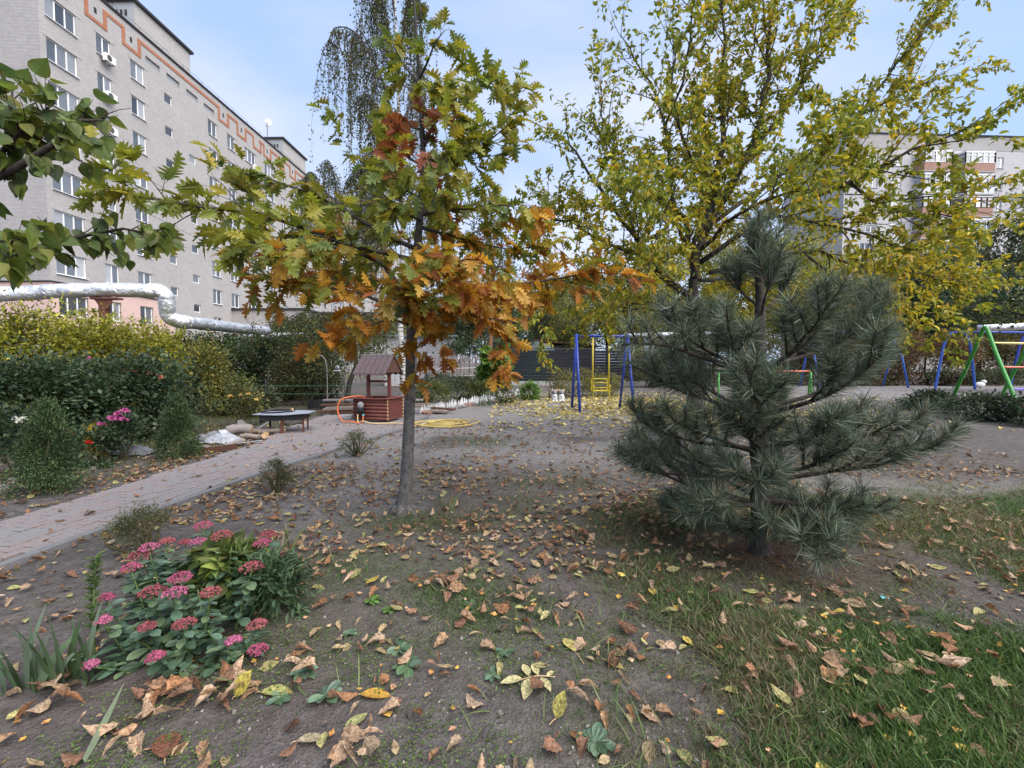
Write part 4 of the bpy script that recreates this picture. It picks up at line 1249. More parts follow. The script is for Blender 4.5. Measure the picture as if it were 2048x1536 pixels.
# ------------------------------------------------------------------ broad-leaved tree that reaches in from outside the frame
def left_tree():
    b = GY(-420, 2.75)
    root = thing('broadleaf_tree', 'tree with big drooping heart shaped dark green leaves reaching in before the brick block', 'tree', b)
    t = Tree(14)
    g = Geo(); g.tube(spline([b - (0, 0, .05), b + (0, 0, 1.3), b + (.05, 0, 2.3), b + (0, 0, 3.6)], 14), np.linspace(.13, .05, 14), 12); g.build('trunk', MATS['bark_oak'], root, True)
    tw = dict(dens=12, len=.32, ang=45, up=.02, r=.005, seg=3, sides=3, wig=.15, grav=-.03, min=2)
    A = lambda x, y, Y: AT(x, y, Y)
    for L in ([b + (0, 0, 1.75), A(-150, 545, 2.75), A(0, 522, 2.8), A(70, 497, 2.85), A(150, 470, 2.9), A(240, 455, 2.95), A(320, 470, 3.0)],
              [b + (0, 0, 2.2), A(-180, 470, 2.7), A(-40, 370, 2.7), A(20, 300, 2.7), A(60, 250, 2.7), A(110, 205, 2.7)],
              [A(-40, 370, 2.7), A(40, 330, 2.65), A(110, 290, 2.6), A(170, 250, 2.6), A(205, 240, 2.6)],
              [A(20, 300, 2.7), A(20, 240, 2.8), A(25, 180, 2.9)], [A(-150, 545, 2.75), A(-40, 500, 2.5), A(30, 480, 2.4)], [b + (0, 0, 2.6), A(-250, 300, 2.6), A(-120, 220, 2.6), A(-30, 200, 2.6)]):
        t.limb(L, .026, .005, [tw], 7, .008, .35)
    t.wood.build('branches', MATS['bark_dark'], root, True)
    P, M, sc = t.leaves(.045, .105, .45, .55, .5, 1.0, 1, .02)
    px, py, d = PX(P); ok = (py < 560) & (px < 345) & ~((px > 228) & (py < 430))
    P, M = P[ok], M[ok]
    ca = pick(t.rg, [(.09, .145, .035), (.13, .185, .04), (.065, .115, .045), (.20, .22, .04)], len(P), [.35, .35, .2, .1])
    rest = leaf_parts(root, P, M, ca, T_BROAD, 300, 'leaf')
    if len(rest):
        g = Geo(); g.inst(T_BROAD[0], M[rest], P[rest], ca[rest]); tag(g.build('crown', MATS['leaf'], root), kind='stuff')
left_tree()

# ------------------------------------------------------------------ weeping birches
def weeper(name, label, base, px_trunk, arcs, nstr, Lr, leaf, cols, seed, bark, r0, spread, dens=.11, drop=1.0, droop=1.6):
    root = thing(name, label, 'tree', base)
    rg = np.random.default_rng(seed)
    tp = spline(px_trunk, 24); g = Geo(); g.tube(tp, np.interp(np.linspace(0, 1, 24), [0, .05, 1], [r0 * 1.5, r0, r0 * .12]), 12); g.build('trunk', MATS[bark], root, True)
    w = Geo(); st = []
    for a in arcs:
        q = spline(a, 14); w.tube(q, np.linspace(r0 * .32, .008, 14), 6)
        for k in range(nstr):
            u = rg.uniform(.3, 1.0) * 13; i = min(int(u), 12); p = q[i] * (1 - (u - i)) + q[i + 1] * (u - i)
            L = rg.uniform(*Lr); m = 9
            o = rg.normal(size=2) * spread
            t = np.linspace(0, 1, m)
            s = np.stack([p[0] + o[0] * (1 - (1 - t) ** 2), p[1] + o[1] * (1 - (1 - t) ** 2), p[2] + .3 * np.sin(t * 1.5) * spread - L * t ** 1.25 * drop], 1)
            s += np.cumsum(rg.normal(size=s.shape) * .02, 0)
            s[:, 2] = np.maximum(s[:, 2], base[2] + .15)
            w.tube(s, np.linspace(.008, .003, m), 3, False); st.append(s)
    w.build('branches', MATS['bark_dark'], root, True)
    P = []
    for s in st:
        k = int(plen(s) / dens); u = rg.uniform(.05, 1, k) * (len(s) - 1); i = np.minimum(u.astype(int), len(s) - 2); f = (u - i)[:, None]
        P.append(s[i] * (1 - f) + s[i + 1] * f + rg.normal(size=(k, 3)) * .045)
    P = np.concatenate(P); n = len(P)
    D = nrm(rdir(rg, n) + np.array([0, 0, -.9])); ca = pick(rg, cols, n)
    g = Geo(); g.inst(T_SMALL, frames(D, rdir(rg, n), leaf * rg.uniform(.7, 1.3, n)), P, ca)
    tag(g.build('crown', MATS['leaf'], root), kind='stuff')
    return root
GRN = [(.075, .10, .03), (.10, .125, .035), (.055, .08, .03), (.15, .15, .045)]
Yb = 17.5
B = lambda x, y, dy=0: AT(x, y, Yb + dy)
bb = GY(808, Yb)
weeper('birch_tree', 'tall weeping birch with white bark and long hanging strands behind the oak', bb,
       [bb - (0, 0, .1), B(808, 780), B(803, 700), B(800, 620), B(806, 450), B(800, 300), B(795, 150), B(790, 0), B(785, -250)],
       [[B(800, 300), B(765, 160), B(715, 70), B(672, 55), B(655, 90)], [B(800, 330), B(770, 240, -.5), B(735, 190, -.8), B(715, 200, -.8)], [B(797, 180), B(775, 60, .5), B(758, -20, .8), B(745, 30, .8)],
        [B(800, 300), B(760, 150, 1), B(720, 60, 2), B(700, 90, 2.2)], [B(802, 400), B(770, 330, -.6), B(740, 300, -1.2), B(725, 330, -1.4)],
        [B(795, 160), B(810, 40, -1), B(825, -40, -2), B(835, 0, -2.4)], [B(800, 350), B(820, 200, 1), B(840, 130, 2), B(850, 170, 2)], [B(792, 40), B(770, -80, .2), B(740, -120, .4), B(725, -60, .4)],
        [B(803, 480), B(775, 400, -.4), B(750, 380, -.8), B(735, 420, -1)], [B(803, 480), B(820, 400, 1), B(850, 380, 1.4), B(870, 420, 1.5)]],
       62, (1.4, 4.6), .095, [(.12, .125, .05), (.085, .10, .045), (.16, .15, .06), (.06, .07, .035)], 31, 'bark_birch', .15, .30, .085)
Y2 = 26.0
B = lambda x, y, dy=0: AT(x, y, Y2 + dy)
b2 = GY(668, Y2)
weeper('birch_tree', 'smaller weeping birch with fine leaves between the brick block and the tall birch', b2,
       [b2 - (0, 0, .1), B(668, 700), B(672, 600), B(675, 480), B(672, 340)],
       [[B(672, 480), B(650, 400, d), B(625, 345, d), B(605, 360, d)] for d in (-.8, .8)] + [[B(675, 460), B(690, 370, d), B(720, 335, d), B(745, 350, d)] for d in (-1, 1)] + [[B(674, 420), B(668, 350), B(655, 320), B(640, 330)], [B(674, 560), B(640, 480, 1), B(610, 450, 1.4), B(598, 470, 1.5)], [B(674, 560), B(710, 470, -1), B(750, 440, -1.5), B(770, 460, -1.5)]],
       50, (1.2, 4.6), .12, [(.085, .10, .045), (.11, .12, .05), (.065, .08, .04)], 32, 'bark_birch', .11, .4, .10)
Y3 = 15.2
B = lambda x, y, dy=0: AT(x, y, Y3 + dy)
b3 = GY(694, Y3)
weeper('weeping_tree', 'low weeping tree with dark crooked trunk and dense green dome beside the well', b3,
       [b3 - (0, 0, .1), B(698, 770), B(712, 730), B(708, 690), B(700, 655), B(705, 640)],
       [[B(704, 670), B(704 + dx * .4, 632 - abs(dx) * .02, dy * .4), B(704 + dx * .75, 626, dy * .8), B(704 + dx, 645, dy)] for dx, dy in ((-130, -.3), (-105, .8), (-85, -1.1), (-50, 1.5), (-20, -1.6), (20, 1.6), (55, -1.0), (75, .4), (-140, .5), (-60, -.2), (40, .8))],
       34, (.6, 2.3), .085, [(.075, .11, .03), (.10, .13, .035), (.055, .085, .03), (.17, .16, .04)], 33, 'bark_dark', .10, .2, .07)

# ------------------------------------------------------------------ other trees
def gtree(name, label, base, h, r, n, leaf, cols, seed, bark='bark_dark', group=None, fork=.3, up=.35, r0=None, T=T_SMALL, p=None, lev2=.9, flat=1.0):
    n = int(n * 2.3); leaf = leaf * 1.15
    root = thing(name, label, 'tree', base, group)
    t = Tree(seed); rg = t.rg; base = np.asarray(base, float)
    r0 = r0 or .012 * h + .03
    tp = spline([base - (0, 0, .1), base + (rg.normal() * .1, 0, h * .3), base + (rg.normal() * .2, rg.normal() * .2, h * .65), base + (rg.normal() * .3, 0, h * .97)], 16)
    g = Geo(); g.tube(tp, np.interp(np.linspace(0, 1, 16), [0, .05, 1], [r0 * 1.4, r0, r0 * .12]), 10); g.build('trunk', MATS[bark], root, True)
    twig = dict(dens=2.6, len=r * .32, ang=45, up=.05, r=.008, seg=3, sides=3, wig=.15, min=2)
    for k in range(15):
        u = fork + (1 - fork) * (k / 15.0) ** .9
        fp = np.array([np.interp(u, np.linspace(0, 1, 16), tp[:, i]) for i in range(3)])
        an = k * 2.4 + rg.normal() * .3
        L = r * (1 - .75 * max(0, u - fork) / (1 - fork) * flat) * rg.uniform(.8, 1.15)
        d = np.array([math.cos(an), math.sin(an), 0])
        q = [fp, fp + d * L * .4 + (0, 0, L * up * .5), fp + d * L * .75 + (0, 0, L * up * .8), fp + d * L + (0, 0, L * up)]
        t.limb(q, r0 * .35, .01, [dict(dens=1.6, len=r * .55, ang=45, up=.1, r=.02, seg=4, sides=3, wig=.12, leafy=True), twig], 5, .03, .25)
    t.wood.build('branches', MATS[bark], root, True)
    P, M, sc = t.leaves(.08, leaf, .8, .2, .4, 1.0, 1, leaf * .8)
    idx = rg.choice(len(P), min(n, len(P)), replace=False) if len(P) > n else rg.choice(len(P), n)
    P = P[idx] + (rg.normal(size=(len(idx), 3)) * leaf * 1.2); M = M[idx]
    ca = pick(rg, cols, len(idx), p)
    g = Geo(); g.inst(T, M, P, ca, ca * .9); tag(g.build('crown', MATS['leaf'], root), kind='stuff')
    return root
YG = [(.27, .27, .04), (.19, .215, .04), (.40, .34, .045), (.13, .155, .04)]
GY_ = [(.175, .19, .07), (.21, .22, .08), (.13, .15, .06), (.28, .265, .08)]
DK = [(.042, .08, .04), (.06, .105, .052), (.032, .06, .034), (.095, .13, .058)]
SAGE = [(.085, .105, .06), (.11, .13, .07), (.065, .085, .05)]
gtree('lime_tree', 'pale grey green tree standing beyond the dark slat fence', GY(1215, 37), 9.0, 4.2, 7000, .20, GY_, 51)
gtree('lime_tree', 'yellowing bushy tree beyond the fence behind the swing', GY(1345, 33), 9.5, 4.2, 7000, .19, YG, 52)
gtree('lime_tree', 'yellow green tree far behind the walnut fork', GY(1500, 38), 10.5, 5.0, 7000, .22, YG, 53)
gtree('lime_tree', 'slender pale tree behind the green shed', GY(1120, 46), 10.0, 3.6, 5000, .22, GY_, 54)
gtree('mulberry_tree', 'dark green spreading tree in front of the grey apartment block', GY(1955, 29), 8.4, 4.3, 8000, .17, DK, 55, flat=.8)
gtree('mulberry_tree', 'dark tree half hidden behind the yellow walnut leaves', GY(1800, 33), 7.6, 4.2, 7000, .18, DK, 56)
gtree('cherry_tree', 'loose leafed tree reaching in from the right over the climbing frame', GY(2120, 17.5), 8.6, 2.7, 3800, .14, SAGE, 57, up=.25)
gtree('garden_tree', 'round green tree behind the picket fence', GY(905, 31), 5.2, 3.0, 6000, .14, [(.06, .09, .045), (.08, .11, .055), (.045, .07, .035)], 58)
gtree('garden_tree', 'dark green bushy tree between the pine trunk and the green shed', GY(1010, 33), 6.3, 1.9, 4000, .14, [(.05, .085, .05), (.07, .11, .06), (.04, .065, .04)], 59)
gtree('garden_tree', 'small green tree left of the brick annex corner', GY(585, 30), 4.6, 2.6, 5000, .13, GRN, 60)
for k, (px, Y, h, r, sd, txt) in enumerate(((1060, 62, 11, 5, 61, 'behind the roof of the shed'), (1170, 66, 12, 5.5, 62, 'above the dark fence'), (1300, 64, 11, 5.5, 63, 'behind the blue swing'), (1430, 66, 12, 5.5, 64, 'behind the forked trunk'),
                                            (1580, 58, 10, 5, 65, 'left of the grey block'), (1690, 52, 8, 4.5, 66, 'under the grey block'), (940, 70, 11, 5, 67, 'behind the oak'), (820, 72, 10, 5, 68, 'at the end of the brick block'), (1760, 46, 6.5, 4.5, 69, 'at the corner of the grey block'), (1850, 50, 7, 5, 70, 'in front of the balconies'), (1960, 47, 6.5, 5, 171, 'behind the red hedge'), (2060, 49, 7, 5, 172, 'beside the balconies'), (1600, 49, 15, 5.5, 173, 'hiding the end wall of the grey block'))):
    gtree('distant_tree', 'hazy far tree ' + txt, GY(px, Y), h, r, 3500, .32, GY_ if k % 2 else YG, sd, group='far trees')
for px, Y, txt, h in ((975, 26, 'reddish bare pine trunk rising beside the picket fence', 11), (1076, 41, 'dark thin pine trunk behind the shed roof', 10), (1057, 44, 'pale thin trunk with bare twigs left of the dark pine', 9), (1090, 47, 'short grey trunk right of the dark pine', 7)):
    gtree('pine_tree' if 'pine' in txt.split()[:4] else 'bare_tree', txt, GY(px, Y), h, 1.6, 900, .22, [(.06, .085, .05), (.08, .10, .05)], int(px), 'bark_red_pine' if Y == 26 else 'bark_dark', None, .55, .2, .15 if Y == 26 else .12, T_NARROW)

# ------------------------------------------------------------------ shrubs and hedges, left garden
BY = [(.30, .29, .035), (.22, .24, .035), (.16, .19, .03), (.38, .33, .05)]
RO = [(.042, .075, .038), (.06, .10, .05), (.03, .055, .03), (.10, .13, .07)]
IV = [(.032, .058, .026), (.05, .08, .03), (.075, .105, .03), (.022, .04, .022)]
for px, Y, w, h, n, sd, cols, txt, sz in ((-60, 9.2, 1.2, 2.2, 5000, 71, BY, 'yellow green feathery shrub against the pink wall corner', .075), (70, 9.6, 1.25, 2.35, 5500, 72, BY, 'yellow green feathery shrub left of the rusty pipe post', .075),
                                    (185, 10.2, 1.2, 2.25, 5500, 73, BY, 'tall yellow green feathery shrub at the rusty pipe post', .075), (285, 12.2, 1.3, 2.15, 5500, 74, BY, 'broad yellow green shrub right of the rusty pipe post', .08)):
    bush('feathery_shrub', txt, 'shrub', GY(px, Y), (w, w * .8), h, n, sz, cols, 'stem', [T_NARROW, T_SMALL], sd, 20, None, 'round', .19, 14, [.35, .3, .2, .15], lo=.2, spr=16)
for px, Y, w, h, n, sd, txt in ((375, 14.2, 1.3, 2.2, 6500, 75, 'dark ivy hedge under the bend of the silver pipe'), (455, 16.0, 1.6, 2.35, 7500, 76, 'dark ivy hedge with reddish leaves behind the low table'), (545, 17.8, 1.7, 2.5, 7500, 77, 'dark ivy hedge below the brick annex'),
                               (620, 18.8, 1.5, 2.1, 6000, 78, 'dark ivy hedge behind the weeping tree')):
    bush('ivy_hedge', txt, 'hedge', GY(px, Y), (w, .8), h, n, .085, IV + [(.16, .06, .03)], 'stem', None, sd, 60, 'ivy hedge sections', 'box', .14, 10, [.3, .3, .22, .15, .03], lo=.03, spr=14)
for px, Y, w, h, n, sd, cols, txt in ((395, 12.4, .8, 1.75, 3000, 79, [(.16, .16, .035), (.11, .13, .035), (.22, .19, .05), (.09, .10, .04)], 'thin yellowing shrub in front of the ivy hedge'), (610, 15.9, 1.0, 1.75, 3600, 80, [(.11, .115, .04), (.085, .095, .04), (.13, .11, .05)], 'brownish olive bush under the hoop rod'),
                                     (470, 12.8, .6, 1.0, 1800, 81, GRN, 'low green bush behind the log pile'), (520, 12.4, .45, .75, 1300, 82, SAGE, 'small grey green bush behind the low table')):
    bush('garden_shrub', txt, 'shrub', GY(px, Y), (w, w * .8), h, n, .06, cols, 'stem', None, sd, 26, spr=9)
def flower(e, p, r, cols, seed, n=26):
    rg = np.random.default_rng(seed); D = rdir(rg, n); D[:, 2] = np.abs(D[:, 2]) - .15
    g = Geo(); g.inst(T_OVATE[1], frames(D, D[:, [1, 2, 0]], r * rg.uniform(.8, 1.2, n)), np.tile(p, (n, 1)) + D * r * .15, pick(rg, cols, n, None, .1)); g.build('flower', MATS['petal'], e)
PINK = [(.62, .17, .42), (.55, .13, .36)]; WHITE = [(.78, .78, .72)]; SALM = [(.75, .27, .17), (.7, .33, .25)]; RED = [(.45, .02, .02)]
rb = bush('rose_bush', 'big dark rose bush with salmon blooms in front of the yellow shrubs', 'rose bush', GY(285, 9.0), (1.0, .7), 1.45, 4200, .07, RO, 'stem', None, 91, 34, spr=14)
for k, (px, py) in enumerate(((272, 744), (318, 752), (255, 745), (300, 748), (322, 757))): flower(rb, AT(px, py, 8.7), .05, SALM, 200 + k)
rb = bush('rose_bush', 'dark rose bush behind the white blooms at the path bed', 'rose bush', GY(150, 8.2), (.9, .6), 1.35, 3600, .07, RO, 'stem', None, 92, 30, spr=14)
flower(rb, AT(110, 808, 7.7), .045, [(.7, .5, .3)], 211); flower(rb, AT(178, 717, 8.0), .04, PINK, 212)
rb = bush('rose_bush', 'tall dark rose bush at the edge of the bed beyond the white roses', 'rose bush', GY(40, 7.6), (.95, .7), 1.5, 4000, .07, RO, 'stem', None, 93, 32, spr=14)
rb = bush('rose_bush', 'leggy rose bush carrying three white blooms', 'rose bush', GY(15, 5.9), (.42, .3), .85, 700, .06, RO, 'stem', None, 94, 14, lo=.45)
for k, (px, py) in enumerate(((30, 839), (38, 845), (46, 838))): flower(rb, AT(px, py, 5.7), .038, WHITE, 220 + k)
rb = bush('rose_bush', 'rose bush on bare stems topped by a bright pink flower cluster', 'rose bush', GY(238, 7.1), (.42, .3), .62, 700, .055, RO, 'stem', None, 95, 14, lo=.5)
for k, (px, py) in enumerate(((228, 839), (236, 829), (250, 822), (248, 840), (237, 838), (204, 850), (223, 838))): flower(rb, AT(px, py, 6.95), .055, PINK, 230 + k, 34)
rb = bush('rose_bush', 'small rose bush with dark red blooms beside the thuja', 'rose bush', GY(165, 6.6), (.35, .3), .5, 700, .055, RO, 'stem', None, 96, 14)
for k, (px, py) in enumerate(((141, 868), (179, 886))): flower(rb, AT(px, py, 6.4), .045, RED, 240 + k)
bush('yellow_shrub', 'small yellowing shrub beside the pink roses', 'shrub', GY(185, 7.0), (.18, .15), .5, 260, .05, [(.42, .30, .04), (.3, .25, .04)], 'stem', None, 97, 8)
rb = bush('rose_bush', 'straggly rose bush with pale yellow blooms by the log pile', 'rose bush', GY(475, 10.6), (.5, .4), .9, 900, .06, [(.09, .12, .05), (.13, .14, .05), (.2, .17, .05)], 'stem', None, 98, 14, lo=.25)
for k, (px, py) in enumerate(((461, 793), (482, 791), (512, 800), (496, 789))): flower(rb, AT(px, py, 10.4), .05, [(.75, .5, .15), (.8, .6, .3)], 250 + k)
THJ = [(.05, .09, .032), (.07, .12, .042), (.04, .07, .028), (.10, .13, .05)]
for px, py, top, w, sd, txt, n in ((100, 982, 815, .36, 101, 'cone shaped thuja at the left edge of the path', 8000), (357, 915, 800, .33, 102, 'cone shaped thuja beside the pile of logs and sheeting', 7500)):
    b = G(px, py); h = (py - top) * b[1] / 900
    bush('thuja', txt, 'shrub', b, (w, w), h, n, .034, THJ, 'stem', [T_NARROW], sd, 150, None, 'cone', .13, 5, None, hang=-.3, lo=.02, mat='needle', dn=(1.9, 1.08))
for px, py, top, w, sd, txt in ((553, 985, 925, .2, 103, 'sparse little shrub beside the kerb, middle of three'), (714, 912, 865, .26, 104, 'sparse little shrub beside the kerb, the one towards the well'), (290, 1105, 1018, .24, 105, 'sparse little shrub beside the kerb, behind the pink sedum')):
    b = G(px, py); h = (py - top) * b[1] / 900
    bush('small_shrub', txt, 'shrub', b, (w, w * .9), h, 2600, .024, [(.075, .10, .04), (.055, .08, .032), (.11, .125, .055), (.13, .10, .05)], 'stem', [T_NARROW], sd, 30, 'little shrubs along the kerb', 'round', .17, 16, None, hang=-.2, lo=.3, dn=(1, 1))
# ------------------------------------------------------------------ shrubs around the well and along the fences
for px, Y, w, h, n, sd, cols, txt, sz in ((862, 17.2, .8, .7, 1500, 111, GRN, 'green bush behind the oak trunk', .07), (925, 19, .9, .8, 1600, 112, SAGE, 'loose grey green bush in front of the picket fence', .07), (880, 21.5, 1.1, .85, 1600, 113, RO, 'dark bush at the foot of the picket fence', .08),
                                         (1060, 18.2, .38, .62, 800, 114, [(.10, .20, .035), (.14, .24, .05)], 'bright green little bush at the end of the white edging', .08), (1150, 19.5, 1.1, 1.1, 3000, 115, [(.17, .165, .05), (.12, .13, .045), (.26, .22, .05), (.09, .10, .04)], 'yellow green bush behind the animal figure', .06),
                                         (1205, 20.5, .9, .9, 2200, 116, [(.17, .165, .05), (.12, .13, .045), (.22, .19, .05)], 'yellow green bush behind the yellow swing seat', .06), (950, 17.5, .6, .65, 1100, 117, GRN, 'leafy bush beside the iris clumps', .07)):
    bush('garden_shrub', txt, 'shrub', GY(px, Y), (w, w * .8), h, n, sz, cols, 'stem', None, sd, 24, spr=9)
rb = bush('leafy_plant', 'tall bright green broad leafed plant by the dark slat fence', 'plant', GY(990, 18.6), (.65, .5), 1.75, 420, .24, [(.11, .20, .04), (.15, .24, .05), (.08, .15, .035)], 'stem_green', [T_BROAD[0]], 118, 20, lo=.35)
rb = bush('flower_clump', 'clump of yellow daisies beside the white edging', 'flowers', GY(1003, 16.6), (.45, .35), .6, 700, .06, GRN, 'stem_green', None, 119, 14)
for k in range(9):
    r_ = np.random.default_rng(300 + k); flower(rb, GY(998 + r_.uniform(-14, 14), 16.5) + np.array([0, 0, r_.uniform(.42, .68)]), .06, [(.72, .55, .05)], 300 + k, 12)
for px, Y, w, h, n, sd, cols, txt, sz in ((1700, 24, 2.6, 2.6, 6000, 121, [(.13, .085, .055), (.10, .10, .045), (.17, .12, .06), (.07, .075, .035)], 'russet hedge behind the pine and the blue swing frame', .10), (1860, 24, 2.6, 2.75, 7000, 122, [(.22, .085, .06), (.13, .085, .055), (.10, .10, .045), (.17, .12, .06)], 'hedge with red topped leaves behind the blue arch', .10),
                                         (2010, 25, 2.8, 2.7, 7000, 123, [(.12, .085, .055), (.10, .10, .045), (.17, .12, .06), (.07, .075, .035)], 'brown leaved hedge under the silver pipe by the climbing frame', .10), (1560, 25, 2.6, 2.5, 5000, 124, [(.10, .10, .045), (.15, .12, .06), (.07, .075, .035)], 'olive hedge seen through the pine branches', .10),
                                         (1420, 26, 2.2, 2.6, 5000, 125, [(.10, .105, .05), (.14, .12, .06), (.07, .075, .035)], 'olive hedge right of the dark slat fence', .10), (1300, 28, 1.6, 2.5, 4000, 126, [(.09, .10, .04), (.13, .12, .05), (.2, .17, .05)], 'climber covered end of the dark slat fence', .10), (2140, 26, 2.6, 2.7, 4000, 127, [(.12, .085, .055), (.10, .10, .045)], 'brown leaved hedge at the end of the silver pipe', .10)):
    bush('tall_hedge', txt, 'hedge', GY(px, Y), (w, .9), h, n, sz, cols, 'stem', None, sd, 50, 'hedges behind the playground', 'box', .14, 10, None, lo=.03)
for px, py, w, h, sd, txt in ((1960, 838, .95, .62, 131, 'dark low shrub between the feet of the green climbing frame'), (2055, 850, .7, .6, 132, 'dark low shrub outside the green climbing frame'), (1860, 815, .6, .5, 133, 'dark low shrub in front of the blue arch')):
    bush('low_shrub', txt, 'shrub', G(px, py), (w, .6), h, 2000, .07, [(.045, .065, .04), (.06, .08, .05), (.03, .045, .03)], 'stem', None, sd, 24, 'low shrubs by the climbing frame')
bush('low_hedge', 'grey green low hedge along the back of the playground', 'hedge', GY(1990, 23.4), (3.2, .5), .85, 3500, .08, SAGE + RO, 'stem', None, 134, 40, None, 'box', .14, 8)

# ------------------------------------------------------------------ heating pipe on posts, left
def pipe():
    e = thing('heating_pipe', 'silver foil wrapped heating pipe with an upright bend over the hedge', 'pipe', AT(215, 700, 12))
    A = lambda x, y, Y: AT(x, y, Y)
    P = [A(-420, 588, 10.4), A(0, 588, 11.6), A(120, 582, 11.9), A(215, 580, 12.2), A(300, 581, 12.5)]
    r = 12.5 * 13.5 / 900
    def seg(pts, n, rr, name):
        q = spline(pts, n); g = Geo()
        rg = np.random.default_rng(len(pts) * 7 + n)
        g.tube(q, rr * (1 + .035 * rg.normal(size=n)), 18); g.build(name, MATS['foil'], e, True)
    seg(P, 46, r, 'pipe_run')
    bend = [A(296, 581, 12.5), A(318, 582, 12.6), A(331, 592, 12.65), A(334, 610, 12.7), A(337, 630, 12.8), A(350, 640, 12.9), A(375, 645, 13.2)]
    q = spline(bend, 40); g = Geo(); g.tube(q, r * (1.02 + .07 * np.abs(np.sin(np.arange(40) * .8))), 18); g.build('pipe_bend', MATS['foil'], e, True)
    seg([A(370, 644, 13.1), A(430, 651, 15.0), A(480, 657, 16.8), A(533, 662, 19.0)], 30, r * 1.02, 'pipe_run')
    seg([A(500, 673, 20), A(560, 671, 21.5), A(610, 671, 23)], 14, r * .8, 'pipe_run')
    e2 = thing('pipe_support', 'rusty brown steel post with a cross plate carrying the silver pipe', 'post', GY(213, 12.15))
    b = GY(213, 12.15); top = A(213, 596, 12.15)
    g = Geo(); g.box((b[0], b[1], (b[2] + top[2]) / 2 - .05), (.17, .17, top[2] - b[2] + .02)); g.build('post', MATS['rust'], e2, False, .01)
    g = Geo(); g.box(top + (0, 0, -.02), (.72, .22, .05)); g.add([top + (-.085, -.08, -.3), top + (.085, -.08, -.3), top + (.26, -.08, -.045), top + (-.26, -.08, -.045)], [(0, 1, 2, 3)]); g.build('cross_plate', MATS['rust'], e2)
    e3 = thing('heating_pipe', 'straight silver foil pipe running above the hedge beside the playground', 'pipe', AT(2000, 700, 23))
    for a, b_ in ((AT(1250, 672, 29), AT(1480, 668, 27)), (AT(1955, 657, 22.6), AT(2180, 650, 20.6))):
        g = Geo(); q = spline([a, (a + b_) / 2 + (0, 0, .03), b_], 16); g.tube(q, .17, 14); g.build('pipe_run', MATS['foil'], e3, True)
pipe()

